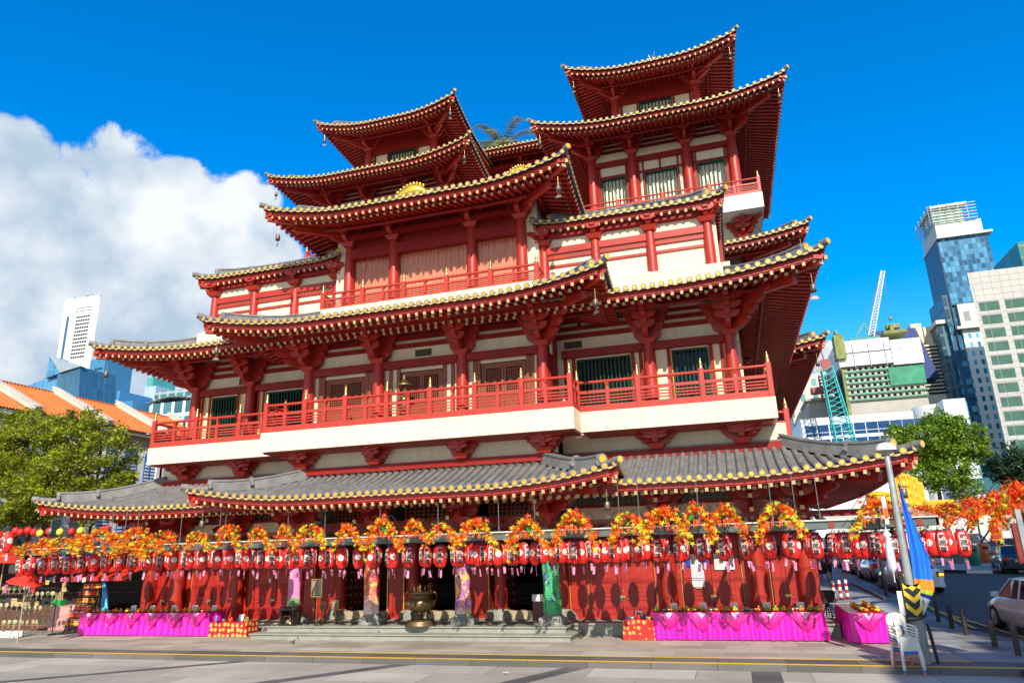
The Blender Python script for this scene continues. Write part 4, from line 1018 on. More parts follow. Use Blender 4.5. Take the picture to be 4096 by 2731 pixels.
# small patterned tables
def blotch(name, c0, c1, s):
    m = mat(name, c0, .5, .05, 3); nt, bb, L = nodes(m); src = bb.inputs['Base Color'].links[0].from_socket
    tcx = nt.nodes.new('ShaderNodeTexCoord'); vo = nt.nodes.new('ShaderNodeTexVoronoi'); vo.inputs['Scale'].default_value = s; vo.inputs['Randomness'].default_value = .35; L(tcx.outputs['Object'], vo.inputs['Vector'])
    r = nt.nodes.new('ShaderNodeValToRGB'); r.color_ramp.interpolation = 'CONSTANT'; r.color_ramp.elements[0].color = (1, 1, 1, 1); r.color_ramp.elements[1].color = (0, 0, 0, 1); r.color_ramp.elements[1].position = .36
    L(vo.outputs['Distance'], r.inputs['Fac']); mxx = nt.nodes.new('ShaderNodeMixRGB'); mxx.inputs['Color2'].default_value = (*c1, 1); L(r.outputs['Color'], mxx.inputs['Fac']); L(src, mxx.inputs['Color1']); L(mxx.outputs[0], bb.inputs['Base Color']); return m
BROC = blotch('red_gold_brocade', (.55, .012, .008), (.75, .36, .06), 6.5); BROCD = blotch('dark_brocade', (.40, .010, .008), (.62, .38, .10), 5.5)
def small_table(x0, x1, y0, y1, h, m, label):
    o = thing('draped_stand', label, 'table', ((x0+x1)/2, (y0+y1)/2, 0)); W, Dp = (x1-x0)/2, (y1-y0)/2
    b = MB(); rows = []
    for z, f in ((.01, .035), (h*.5, .018), (h-.02, .006), (h, 0)):
        rows.append([V((sx*(W+f+.012*sin(k*1.7+z*3)*f*20), sy*(Dp+f), z)) for k, (sx, sy) in enumerate([(-1, -1), (-.7, -1), (-.35, -1), (0, -1), (.35, -1), (.7, -1), (1, -1), (1, 0), (1, 1), (0, 1), (-1, 1), (-1, 0), (-1, -1)])])
    b.grid(rows, 0, False); b.build('cloth_cover', m, o, (0, 0, 0))
    b = MB(); b.cbox(-W, W, -Dp, Dp, h-.02, h+.005, .005); b.build('tabletop', REDPL, o, (0, 0, 0)); return o
sx0, sx1 = at(2498, 2550, 22).x, at(2618, 2550, 22).x
small_table(sx0, sx1, 21.98, 22.6, .55, BROC, 'low stand in red brocade with gold lanterns beside the right magenta table')
lx0, lx1 = at(838, 2530, 22).x, at(985, 2530, 22).x
small_table(lx0, lx1, 22.0, 22.6, .48, BROCD, 'low stand in dark red cloth with gold dots beside the left magenta table')
# fruit on plates, bowls, cards
ORG = mat('orange_skin', (.85, .30, .01), .45, .12, 20, bump=.15); LIME = mat('green_skin', (.30, .42, .03), .4, .2, 8); YELF = mat('yellow_skin', (.80, .52, .02), .4, .15, 8)
PLATE = MB(); PLATE.lathe([(.05, 0), (.09, .012), (.12, .035), (.115, .036), (.085, .018), (0, .014)], n=16); PLATE = PLATE.mesh('plate', REDPL)
FRU = []
for m in (ORG, LIME, YELF):
    b = MB(); b.ball((0, 0, .038), .040, 10, 6, 0, .92); b.cyl((0, 0, .07), (0, 0, .08), .006, 5); FRU.append(b.mesh('fruit', m))
FN = ('orange', 'green pear', 'yellow pear')
BOWL = MB(); BOWL.lathe([(.03, 0), (.035, .02), (.06, .04), (.065, .075), (.058, .075), (.05, .05), (0, .04)], n=14); BOWL = BOWL.mesh('bowl', mat('silver_bowl', (.55, .48, .40), .25, .1, 5, metal=.7))
def offering(p, kind, tname, n=4):
    tag(put('plate', PLATE, None, p), f'red plastic plate of fruit set out on the {tname}', 'plate', f'plates on the {tname}')
    for i in range(n):
        t = 2*pi*i/3+p.x*7; q = V((.045*cos(t), .045*sin(t), .018)) if i < 3 else V((0, 0, .082))
        tag(put(('orange', 'pear', 'pear')[kind], FRU[kind], None, p+q), f'round {("orange", "green pear", "yellow pear")[kind]} piled on a red plate on the {tname}', ('orange', 'pear', 'pear')[kind], f'{FN[kind]}s on the {tname}')
def bowl(p, tname): tag(put('bowl', BOWL, None, p), f'little silver offering bowl among the fruit on the {tname}', 'bowl', f'bowls on the {tname}')
seq = [1, 9, 0, 0, 1, 1, 0, 9, 0, 1, 2, 9, 9, 0, 1, 1, 2, 9, 0, 1, 1, 9, 0, 1]
for i in range(21):
    p = V((TRx0+.1+(TRx1-TRx0-.2)*i/20, TRy+.16+.05*(i % 2), TH+.003)); k = seq[i]
    if k == 9: bowl(p, 'right magenta table'); bowl(p+V((.12, .1, 0)), 'right magenta table')
    else: offering(p, k, 'right magenta table')
    if i % 2: offering(p+V((.1, .3, 0)), (i*7) % 3, 'right magenta table', 3)
for i in range(22):
    p = V((TLx0+.12+(TLx1-TLx0-.3)*i/21, TRy+.2+.05*(i % 2), .783)); k = (0, 9, 0, 1, 9, 0, 1, 2, 9, 0, 0, 1)[i % 12]
    if k == 9: bowl(p, 'left magenta table')
    else: offering(p, k, 'left magenta table')
    if i % 3 == 0: offering(p+V((.1, .3, 0)), (i*5) % 3, 'left magenta table', 3)
for i in range(7):
    p = V((q1.x-.12-.04*(i % 2), 21.85+.36*i, .753)); offering(p, (2, 2, 0, 0, 1, 0, 0)[i], 'corner table')
    offering(p+V((-.28, .05, 0)), (0, 1, 0, 2, 0, 1, 0)[i], 'corner table', 3)
CARD = mat('white_card', (.78, .77, .74), .7, .03, 3); GREYT = mat('faint_print', (.40, .40, .42), .8, 0)
b = MB(); M = Matrix.Rotation(R(-18), 4, 'X'); b.box(-.10, .10, -.004, .004, .01, .22, 0, M)
for k in range(6): b.box(-.08, .08-.03*(k % 3), -.006, -.0035, .04+.026*k, .047+.026*k, 1, M)
b.bar((0, .08, .0), (0, -.0, .12), .03, .006, 0); CARDM = b.mesh('card', [CARD, GREYT])
for i, px in enumerate((2695, 2812, 2937, 3067, 3202)):
    p = at(px, 2420, TRy+.5); tag(put('prayer_card', CARDM, None, (p.x, TRy+.5, TH+.003)), f'white prayer card standing behind the fruit on the right table, {nth(i)} from the left', 'card', 'cards on the right table')
for i, (px, a) in enumerate(((535, .5), (608, .15), (695, .2), (778, .3), (855, .1))):
    p = at(px, 2420, TRy+.5); tag(put('prayer_card', CARDM, None, (p.x, TRy+.5, .783), a), f'white prayer card propped behind the fruit on the left table, {nth(i)} from the left', 'card', 'cards on the left table')
tag(put('prayer_card', CARDM, None, ((sx0+sx1)/2, 22.3, .556)), 'white card on the red brocade stand beside the right table', 'card')
tag(put('prayer_card', CARDM, None, ((lx0+lx1)/2+.25, 22.3, .486)), 'white card on the dark red stand beside the left table', 'card')
rnd = random.Random(4)
SNK = [mat('snack_blue', (.08, .22, .55), .3, .2, 9), mat('snack_grey', (.45, .43, .48), .4, .2, 9), mat('snack_gold', (.75, .42, .05), .35, .2, 9), REDPL]
for j, (x0, x1, z, nm) in enumerate(((sx0, sx1, .557, 'red brocade stand'), (lx0, lx1, .487, 'dark red dotted stand'))):
    for i in range(7):
        b = MB(); w_ = rnd.uniform(.05, .08); hh = rnd.uniform(.05, .22 if i % 3 == 0 else .09); b.lathe([(w_*.8, 0), (w_, hh*.2), (w_*.9, hh*.7), (w_*.35, hh)], n=9)
        tag(b.build('snack_packet', SNK[i % 4], None, (x0+.12+(x1-x0-.24)*i/6, 22.15+.12*(i % 3), z)), f'small bright snack packet heaped on the {nm}', 'packet', f'packets on the {nm}')
# ============================================================ THINGS BY THE DOORS
o = thing('incense_burner', 'big round bronze incense burner on three legs before the middle doorway', 'incense burner', (at(1682, 2480, 22.1).x, 22.1, .36))
b = MB(); b.lathe([(.50, 0), (.52, .05), (.47, .09), (.50, .13), (.42, .18), (.0, .18)], n=8); b.build('pedestal', BRONZE, o, (0, 0, 0))
b = MB(); b.lathe([(.10, .40), (.30, .45), (.43, .58), (.46, .68), (.40, .80), (.30, .86), (.30, .90), (.36, .96), (.40, .98), (.40, 1.05), (.37, 1.05), (.34, .98), (0, .97)], n=28)
for k in range(12): t = 2*pi*k/12; b.ball((.455*cos(t), .455*sin(t), .68), .05, 8, 5)
b.build('pot', BRONZE, o, (0, 0, 0))
for k in range(3):
    t = -pi/2+2*pi*k/3+.5; b = MB(); b.tube([(.30*cos(t), .30*sin(t), .52), (.31*cos(t), .31*sin(t), .38), (.25*cos(t), .25*sin(t), .26), (.27*cos(t), .27*sin(t), .17)], .06, 10, 0, True, [.09, .07, .045, .06]); b.build('leg', BRONZE, o, (0, 0, 0))
for sg in (-1, 1): b = MB(); b.tube([(sg*.42, 0, .72), (sg*.56, 0, .78), (sg*.57, 0, .95), (sg*.48, 0, 1.02)], .03, 8); b.build('handle', BRONZE, o, (0, 0, 0))
for k in range(14):
    x, y = rnd.uniform(-.3, .3), rnd.uniform(-.25, .25); b = MB(); b.cyl((0, 0, 0), (rnd.uniform(-.03, .03), 0, rnd.uniform(.2, .34)), .007, 5)
    tag(b.build('incense_stick', mat('joss_stick', (.45, .25, .06), .7, .2, 5), None, o.location+V((x, y, .97))), 'thin burning joss stick stuck in the ash of the bronze burner', 'joss stick', 'joss sticks in the burner')
# column banners
def banner_mat(name, stops, c2, sc_, thr, z0, z1):
    m = mat(name, (.5, .5, .5), .5, 0); nt, bb, L = nodes(m)
    tcx = nt.nodes.new('ShaderNodeTexCoord'); sp_ = nt.nodes.new('ShaderNodeSeparateXYZ'); L(tcx.outputs['Object'], sp_.inputs[0])
    mrr = nt.nodes.new('ShaderNodeMapRange'); mrr.inputs['From Min'].default_value = z0; mrr.inputs['From Max'].default_value = z1; L(sp_.outputs['Z'], mrr.inputs['Value'])
    r = nt.nodes.new('ShaderNodeValToRGB'); r.color_ramp.elements.remove(r.color_ramp.elements[1])
    r.color_ramp.elements[0].position, r.color_ramp.elements[0].color = stops[0][0], (*stops[0][1], 1)
    for p_, c_ in stops[1:]: r.color_ramp.elements.new(p_).color = (*c_, 1)
    L(mrr.outputs[0], r.inputs['Fac'])
    vo = nt.nodes.new('ShaderNodeTexVoronoi'); vo.feature = 'DISTANCE_TO_EDGE'; vo.inputs['Scale'].default_value = sc_; L(tcx.outputs['Object'], vo.inputs['Vector'])
    no = nt.nodes.new('ShaderNodeTexNoise'); no.inputs['Scale'].default_value = sc_*.55; no.inputs['Detail'].default_value = 3; no.inputs['Distortion'].default_value = 1.5; L(tcx.outputs['Object'], no.inputs['Vector'])
    lt = nt.nodes.new('ShaderNodeMath'); lt.operation = 'GREATER_THAN'; lt.inputs[1].default_value = thr; L(no.outputs['Fac'], lt.inputs[0])
    m1 = nt.nodes.new('ShaderNodeMixRGB'); m1.inputs['Color2'].default_value = (*c2[0], 1); L(lt.outputs[0], m1.inputs['Fac']); L(r.outputs[0], m1.inputs['Color1'])
    l2 = nt.nodes.new('ShaderNodeMath'); l2.operation = 'LESS_THAN'; l2.inputs[1].default_value = .022; L(vo.outputs['Distance'], l2.inputs[0])
    m2 = nt.nodes.new('ShaderNodeMixRGB'); m2.inputs['Color2'].default_value = (*c2[1], 1); L(l2.outputs[0], m2.inputs['Fac']); L(m1.outputs[0], m2.inputs['Color1']); L(m2.outputs[0], bb.inputs['Base Color']); return m
BM = [('pink and green flower banner tied round the leftmost portico column', banner_mat('pink_banner', [(0, (.03, .35, .05)), (.22, (.10, .40, .08)), (.3, (.62, .18, .40)), (1, (.70, .22, .48))], ((.75, .45, .60), (.62, .2, .42)), 7, .62, .62, 2.9), -20),
      ('red banner with gold figures round the column left of the burner', banner_mat('red_banner', [(0, (.75, .62, .70)), (.12, (.70, .50, .55)), (.3, (.60, .06, .08)), (1, (.55, .01, .02))], ((.80, .50, .04), (.62, .40, .30)), 9, .56, .62, 2.9), 0),
      ('purple banner with gold figures round the column right of the burner', banner_mat('purple_banner', [(0, (.78, .76, .74)), (.12, (.40, .10, .40)), (1, (.32, .03, .22))], ((.85, .48, .03), (.55, .45, .55)), 8, .54, .62, 2.9), 0),
      ('green banner with blue and white figures round the rightmost portico column', banner_mat('green_banner', [(0, (.03, .38, .12)), (1, (.02, .36, .12))], ((.08, .05, .35), (.25, .60, .35)), 5, .58, .62, 2.9), 12)]
for u, (lab, m, tw) in zip(C4, BM):
    b = MB(); rows = []
    for j in range(25):
        z = .68+2.25*j/24; q = (j/24)
        rows.append([V(((.285+.02*sin(k*.9+z*3))*sin(a), -(.285+.02*sin(k*.9+z*3)+.03*(1-q))*cos(a), z)) for k, a in enumerate([R(-72+tw*(1-q)+144*i/20) for i in range(21)])])
    b.grid(rows); tag(b.build('column_banner', m, None, (X(u), 22.75, 0)), lab, 'banner', 'cloth banners on the portico columns')
# notice boards, small frames, furnace
def frame_board(px, py, Yb_, w_, h_, lab, foot=True, tilt=0):
    p = at(px, py, Yb_); o = thing('notice_board', lab, 'notice board', (p.x, Yb_, .36 if foot else p.z-h_/2))
    zc = p.z-o.location.z
    b = MB()
    for q in ((-w_/2, w_/2, zc+h_/2-.04, zc+h_/2), (-w_/2, w_/2, zc-h_/2, zc-h_/2+.04), (-w_/2, -w_/2+.04, zc-h_/2+.04, zc+h_/2-.04), (w_/2-.04, w_/2, zc-h_/2+.04, zc+h_/2-.04)): b.box(q[0], q[1], -.02, .02, q[2], q[3])
    b.build('frame', BRASS, o, (0, 0, 0), tilt)
    b = MB(); b.box(-w_/2+.04, w_/2-.04, -.005, .012, zc-h_/2+.04, zc+h_/2-.04, 0)
    for sx in (-1, 1):
        b.box(sx*w_*.22-w_*.17, sx*w_*.22+w_*.17, -.008, -.004, zc-h_*.36, zc+h_*.38, 1)
        for k in range(7): b.box(sx*w_*.22-w_*.13, sx*w_*.22+w_*.12, -.011, -.007, zc-h_*.3+h_*.085*k, zc-h_*.3+h_*.085*k+.012, 0)
    b.build('board', [mat('board_brown', (.14, .07, .05), .5, .2, 4), mat('old_paper', (.42, .36, .24), .7, .2, 6)], o, (0, 0, 0), tilt)
    if foot:
        b = MB(); b.cyl((0, .03, 0), (0, .03, zc-h_/2), .02, 8); b.lathe([(.16, 0), (.15, .02), (.03, .05)], (0, .03, 0), 14); b.build('stand', BRASS, o, (0, 0, 0))
frame_board(1268, 2350, 22.6, .44, .60, 'gilt framed notice board on a thin stand right of the pink banner')
frame_board(1340, 2418, 23.6, .30, .32, 'small framed notice standing in the left doorway')
frame_board(1292, 2420, 23.4, .20, .28, 'narrow framed notice leaning beside the left doorway')
p = at(1118, 2470, 21.6)
o = thing('offering_furnace', 'black offering furnace on an orange box left of the pink banner', 'furnace', (p.x, 22.2, 0))
b = MB(); b.cbox(-.26, .26, -.22, .22, .0, .34, .02); b.build('orange_base', mat('orange_box', (.62, .16, .02), .5, .15, 4), o, (0, 0, 0))
b = MB(); b.cbox(-.3, .3, -.25, .25, .34, .42, .02); b.box(-.26, -.22, -.22, .22, .42, .85); b.box(.22, .26, -.22, .22, .42, .85); b.box(-.26, .26, .18, .22, .42, .85); b.cbox(-.3, .3, -.26, .26, .85, .95, .03); b.build('cabinet', mat('furnace_black', (.035, .02, .018), .5, .3, 6), o, (0, 0, 0))
b = MB(); b.lathe([(.05, .42), (.03, .47), (.02, .53), (.05, .6), (.055, .62)], (.1, -.12, 0), 10); b.build('candle_stand', BRASS, o, (0, 0, 0))
o = tag(None or MB().build('x', RED) if False else (lambda b: (b.lathe([(.06, 0), (.08, .14), (.07, .14), (.05, .02)], n=12), b.build('pail', STEEL, None, (at(1200, 2520, 21.5).x, 21.5, 0)))[1])(MB()), 'small grey pail standing on the paving before the furnace', 'pail')
o = thing('side_stool', 'red lacquer stool with a dark bench top beside the pink banner', 'stool', (at(1150, 2480, 22.35).x, 22.35, 0))
b = MB(); b.cbox(-.22, .22, -.15, .15, .62, .68, .015); b.build('seat', BROWN, o, (0, 0, 0))
for sx in (-1, 1):
    for sy in (-1, 1): b = MB(); b.bar((sx*.2, sy*.13, 0), (sx*.16, sy*.1, .63), .04, .04); b.build('leg', REDPL, o, (0, 0, 0))
# notices on the right hand doors
def poster(px0, py0, px1, py1, lab, m, lines=(), Yp=24.165):
    a, c = at(px0, py0, Yp), at(px1, py1, Yp); b = MB(); b.box(a.x, c.x, Yp-.004, Yp, c.z, a.z, 0)
    for txt, fx, fz, s_, mi in lines:
        text_into(b, txt, s_, Matrix.Translation((a.x+(c.x-a.x)*fx, Yp-.007, a.z+(c.z-a.z)*fz)) @ FRONT, mi)
    return tag(b.build('poster', m), lab, 'poster')
GP = mat('blank_poster', (.55, .56, .60), .6, .1, 2)
poster(2758, 2216, 2822, 2346, 'tall blank grey poster pasted on the right hand red door', [GP])
poster(2730, 2230, 2762, 2264, 'square blue sheet left of the tall grey poster on the door', [mat('blue_sheet', (.01, .04, .35), .5, .1, 3)], Yp=24.16)
poster(2812, 2228, 2834, 2263, 'square blue sheet right of the tall grey poster on the door', [MATS['blue_sheet']], Yp=24.16)
poster(2853, 2213, 2940, 2276, 'white security camera notice with red lines on the right hand door', [CARD, INK, mat('notice_red', (.45, .02, .02), .6, 0)],
       (('SURVEILLANCE BY', .58, .14, .07, 1), ('SECURITY CAMERAS', .58, .28, .07, 1), ('IF YOU SEE ANYTHING SUSPICIOUS', .5, .47, .055, 2), ('PLEASE CALL', .28, .60, .06, 2), ('POLICE', .2, .73, .06, 2), ('OR SECURITY', .35, .87, .055, 2)))
p = at(2795, 2350, 24.16); b = MB(); b.box(p.x-.09, p.x+.09, 24.15, 24.165, p.z-.02, p.z+.02); tag(b.build('name_plate', BRASS), 'small brass plate below the tall grey poster', 'plate')
b = MB(); p = at(1080, 2320, 24.1); b.cbox(p.x-.05, p.x+.05, 24.08, 24.2, p.z-.07, p.z+.07, .01); tag(b.build('door_box', [CARD]), 'little white box fixed on the left red doors', 'box')
b = MB(); p = at(2155, 2420, 23.9); b.box(p.x-.18, p.x+.18, 23.8, 24.1, .36, 1.15); b.box(p.x-.19, p.x+.19, 23.79, 23.8, .95, 1.16, 1)
tag(b.build('donation_box', [mat('box_dark_red', (.14, .012, .012), .4, .2, 3), CARD]), 'dark red donation box in the right doorway', 'box')
# ============================================================ SIDE STREET ON THE RIGHT
SLO, SY0 = .021, 25.0
def sz(y): return max(0, (y-SY0)*SLO)
def sgnd(x, y):
    d = FW*FPX + RT*(x-2048) - UP*(y-1365.5); t = (-SLO*SY0-CAMZ)/(d.z-SLO*d.y); p = CAM+d*t
    return p if p.y > SY0 else gnd(x, y)
def strip(b, pts, dz, m=0):       # polygon lying on the sloping street
    n = len(pts); b.add([(x, y, sz(y)+dz) for x, y in pts], [tuple(range(n))], m)
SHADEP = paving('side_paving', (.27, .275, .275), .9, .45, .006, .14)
b = MB(); strip(b, [(5.2, 15), (60, 15), (60, SY0), (5.2, SY0)], -.004); strip(b, [(2.4, SY0), (60, SY0), (120, 220), (2.4, 220)], .004)
tag(b.build('side_street', ASPH), kind='structure')
b = MB()
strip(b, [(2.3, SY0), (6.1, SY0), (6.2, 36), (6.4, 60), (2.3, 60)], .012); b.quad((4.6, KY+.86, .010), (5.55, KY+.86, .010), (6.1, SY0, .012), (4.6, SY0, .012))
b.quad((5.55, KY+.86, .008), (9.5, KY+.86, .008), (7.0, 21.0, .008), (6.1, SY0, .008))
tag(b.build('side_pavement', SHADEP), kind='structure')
b = MB()
for k in range(9): strip(b, [(2.6+.0*k, 27.5+.55*k), (5.6, 27.5+.55*k), (5.6, 27.78+.55*k), (2.6, 27.78+.55*k)], .016)
tag(b.build('crossing_stripe', mat('stripe_white', (.5, .5, .5), .7, .2, 4)), kind='structure')
b = MB()
for (x0, y0, x1, y1) in ((5.0, 20.9, 9.0, 19.6), (5.3, 22.7, 6.9, 22.3)):
    for k in range(9):
        f = k*.07; b.quad((x0, y0+f, .014), (x1, y1+f, .014), (x1, y1+f+.035, .014), (x0, y0+f+.035, .014))
tag(b.build('tactile_strip', mat('tactile', (.30, .25, .18), .7, .1, 4)), kind='structure')
b = MB()
for x0, y0, x1, y1, w_ in ((6.3, 25, 7.0, 60, .12), (6.9, 23, 6.3, 30, .1)): strip(b, [(x0, y0), (x0+w_, y0), (x1+w_, y1), (x1, y1)], .016)
tag(b.build('street_line', YEL), kind='structure')
a, c = sgnd(3408, 2335), sgnd(3546, 2400); b = MB(); b.bar(a+V((0, 0, .05)), c+V((0, 0, .05)), .18, .12); tag(b.build('kerb_stone', GRANW), 'long pale loose kerb stone lying on the pavement beside the taxis', 'kerb')
# ---- lamp post with flag, sign, chairs
pb = gnd(3700, 2678, -.13)
lp = thing('lamp_post', 'tapered grey street lamp post with a white globe at the temple corner', 'lamp post', (pb.x, pb.y, -.13))
POSTM = mat('galvanised_post', (.33, .36, .36), .5, .2, 4, metal=.3, dirt=.3); CONC = mat('concrete_base', (.34, .32, .28), .85, .15, 3, bump=.15, dirt=.25)
b = MB(); b.lathe([(.17, 0), (.16, .2), (.145, 1.4), (.12, 1.55)], n=14); b.lathe([(.30, 0), (.26, .05), (.17, .08)], n=16); b.build('base', CONC, lp, (0, 0, 0))
b = MB(); b.lathe([(.10, 1.5), (.085, 3), (.06, 4.6), (.05, 4.66)], n=14); b.build('pole', POSTM, lp, (0, 0, 0))
b = MB(); b.lathe([(.05, 4.62), (.06, 4.66), (.20, 4.72), (.235, 4.76)], n=18, m=1); b.lathe([(.235, 4.76), (.22, 4.84), (.15, 4.92), (0, 4.955)], n=18, m=0); b.build('lamp_head', [mat('lamp_white', (.72, .70, .62), .4, .04, 4), mat('lamp_glass', (.35, .32, .28), .2, .1, 6)], lp, (0, 0, 0))
o = thing('street_flag', 'long blue flag with an orange and white tail hanging down the lamp post', 'flag', (pb.x, pb.y, 0))
FL = [mat('flag_blue', (.006, .15, .70), .5, .12, 2), mat('flag_orange', (.85, .25, .01), .5, .1, 4), mat('flag_lime', (.45, .60, .03), .5, .05, 3), mat('flag_white', (.68, .68, .68), .6, .05, 3), mat('flag_navy', (.01, .02, .20), .5, .05, 3)]
b = MB(); rows = []; nz = 40
for j in range(nz+1):
    q = j/nz; z = 3.85-2.70*q
    wd = .03+.33*min(1, q/.6)**1.2 if q < .84 else .36-.30*(q-.84)/.16
    rows.append([V((.10-.02*q+wd*k/10, -.13-.04*sin(k*1.1+q*5)-.05*sin(pi*k/10)*q, z-.10*k/10*(q > .72)*(q-.72)*6)) for k in range(11)])
b.grid(rows[:32], 0); b.grid(rows[31:35], 1); b.grid(rows[34:36], 2); b.grid(rows[35:37], 4); b.grid(rows[36:], 3); b.build('flag_cloth', FL, o, (0, 0, 0))
b = MB(); b.tube([(.09, -.1, 3.78), (.3, -.14, 3.76)], .012, 5); b.build('flag_cord', BLACK, o, (0, 0, 0))
b = MB(); zc = 1.30; b.box(-.19, .19, -.17, -.155, zc-.34, zc+.24, 0)
for k in range(3):
    z = zc-.32+.26*k
    for sg in (-1, 1): b.add([(0, -.174, z), (sg*.185, -.174, z+.17), (sg*.185, -.174, min(zc+.235, z+.29)), (0, -.174, z+.12)], [(0, 1, 2, 3)], 1)
tag(b.build('chevron_sign', [BLACK, mat('sign_yellow', (.80, .50, .02), .5, .08, 3)], None, (pb.x, pb.y, 0)), 'black and yellow chevron sign strapped to the lamp post', 'sign')
b = MB(); b.box(-.31, -.20, -.10, -.09, 1.0, 1.5); b.build('x', CARD) if False else None
tag(b.build('loose_sheet', CARD, None, (pb.x, pb.y, 0)), 'bent white sheet sticking out behind the chevron sign', 'sheet')
b = MB(); b.lathe([(.02, -.02), (.10, .10), (.085, .5), (.05, .75), (.10, .82), (.03, .9)], n=10); b.cyl((0, 0, -.22), (0, 0, 0), .012, 6); b.cyl((0, 0, .9), (0, 0, 1.05), .012, 6)
tag(b.build('umbrella', mat('umbrella_white', (.62, .64, .68), .5, .08, 6), None, (pb.x-.30, pb.y-.05, 1.9)), 'folded white umbrella hung on the lamp post by its handle', 'umbrella')
b = MB(); b.box(-.04, .04, -.01, .01, 0, .62, 0); b.box(-.035, .035, -.016, -.009, .12, .36, 1); tag(b.build('tag_board', [CARD, MATS['leaf_orange']], None, (pb.x-.26, pb.y-.12, 2.95)), 'narrow white board with an orange panel on the lamp post above the umbrella', 'sign')
b = MB(); pts = [(.18*cos(t), -.18*sin(t)-.0, 1.02-.10*t/3) for t in [k*.35 for k in range(10)]]; b.tube(pts+[(-.45, -.55, .62)], .022, 6); tag(b.build('chain', mat('rusty_chain', (.10, .085, .07), .6, .3, 20, metal=.5, bump=.4), None, (pb.x, pb.y, -.05)), 'rusty chain tying the stacked chairs to the lamp post', 'chain')
b = MB(); b.bar((.28, -.1, 0), (.20, -.05, .95), .07, .05); tag(b.build('cable_cover', BLACK, None, (pb.x, pb.y, -.13)), 'black cable cover leaning against the lamp post foot', 'cover')
def chair_parts(m):
    o = thing('plastic_chair', 'x', 'chair')
    b = MB()
    def arch(w0, w1, z0, z1, y0, y1, r, n=14):
        pts = []
        for i in range(n+1):
            t = i/n
            if t < .3: f = t/.3; pts.append((-w0-(w1-w0)*f, y0+(y1-y0)*f*.75, z0+(z1-z0)*f*.78))
            elif t > .7: f = (1-t)/.3; pts.append((w0+(w1-w0)*f, y0+(y1-y0)*f*.75, z0+(z1-z0)*f*.78))
            else: a = pi-(t-.3)/.4*pi; pts.append((w1*cos(a), y0+(y1-y0)*(.75+.25*sin(a)), z0+(z1-z0)*(.78+.22*sin(a)**.7)))
        return pts
    pts = arch(.19, .20, .44, .86, .20, .30, .03)
    for p, q in zip(pts, pts[1:]): b.bar(p, V(q)+(V(q)-V(p))*.15, .075, .02, 0, (0, 1, .2))
    rows = [[V((w*sx, .20+.10*f*.98-.004, .44+.41*f)) for sx in (-1, 1)] for f, w in ((0, .19), (.06, .19), (.07, .075), (.5, .05), (.9, .06), (.97, .10))]
    b.grid(rows, 0, False)
    rows2 = [[V((w*sx, .20+.10*f*.98+.008, .44+.41*f)) for sx in (-1, 1)] for f, w in ((0, .19), (.06, .19), (.07, .075), (.5, .05), (.9, .06), (.97, .10))]; b.grid(rows2, 0, False)
    for x in (-.022, .022):
        for f in (.25, .5, .75): b.box(x-.004, x+.004, .20+.098*f-.012, .20+.098*f-.005, .44+.41*f-.03, .44+.41*f+.03, 1)
    b.add([(-.2, .3-.01, .7), (.2, .29, .7), (.2, .29, .69), (-.2, .29, .69)], [(0, 1, 2, 3)], 0) if False else None
    b.build('backrest', [m, BLACK], o, (0, 0, 0))
    b = MB(); b.cbox(-.21, .21, -.21, .21, .415, .44, .02, 0); b.box(-.20, .20, -.222, -.205, .36, .43)
    for k in range(5): b.box(-.08+.04*k-.006, -.08+.04*k+.006, .05, .14, .4395, .4415, 1)
    b.build('seat', [m, BLACK], o, (0, 0, 0))
    for sx in (-1, 1):
        for y0, y1, nm in ((-.20, -.26, 'leg'), (.20, .27, 'leg')):
            b = MB(); a, c = V((sx*.19, y0, .43)), V((sx*.235, y1, 0)); b.bar(a, c, .055, .014, 0, (0, 1, 0)); b.bar(a+V((sx*.02, 0, 0)), c+V((sx*.02, (y1-y0)*.0, 0)), .014, .05, 0, (0, 1, 0)); b.build(nm, m, o, (0, 0, 0))
        b = MB(); b.tube([(sx*.21, -.20, .43), (sx*.25, -.2, .60), (sx*.26, -.1, .64), (sx*.25, .2, .66), (sx*.21, .25, .66)], .018, 6); b.build('armrest', m, o, (0, 0, 0))
    return o
CW, CB, CP = mat('chair_white', (.72, .69, .60), .4, .05, 3, dirt=.15), mat('chair_blue', (.01, .18, .55), .4, .08, 3), mat('chair_salmon', (.62, .20, .13), .45, .08, 3)
cp = gnd(3672, 2700, -.13); cp = V((pb.x-.42, pb.y-.62, -.13))
lab = ['bottom chair of the stack by the lamp post, salmon pink', 'blue plastic chair second from the bottom of the stack', 'lowest white plastic chair of the stack, on the blue one', 'second lowest white plastic chair in the stack by the post', 'white plastic chair just under the top chair of the stack', 'top white plastic chair of the stack, its slotted back in full view']
for i, m in enumerate((CP, CB, CW, CW, CW, CW)):
    o = chair_parts(m); o.scale = (.86, .95, 1); o.location = cp+V((0, -.006*i, .062*i)); o.rotation_euler = (0, 0, R(14)); o['label'] = lab[i]; o['group'] = 'chairs stacked by the lamp post'
b = MB(); b.lathe([(.15, 0), (.16, .02), (.15, .03)], n=16); tag(b.build('blue_tray', CB, None, cp+V((.05, .42, .72))), 'round blue tray lying on the seat of the top chair', 'tray')
b = MB(); b.cbox(-.16, .16, -.02, .02, 0, .12, .01); tag(b.build('carton_piece', mat('cardboard', (.50, .36, .18), .8, .1, 5), None, cp+V((-.08, .36, .98)), .25), 'piece of brown cardboard tucked behind the chair back', 'cardboard')
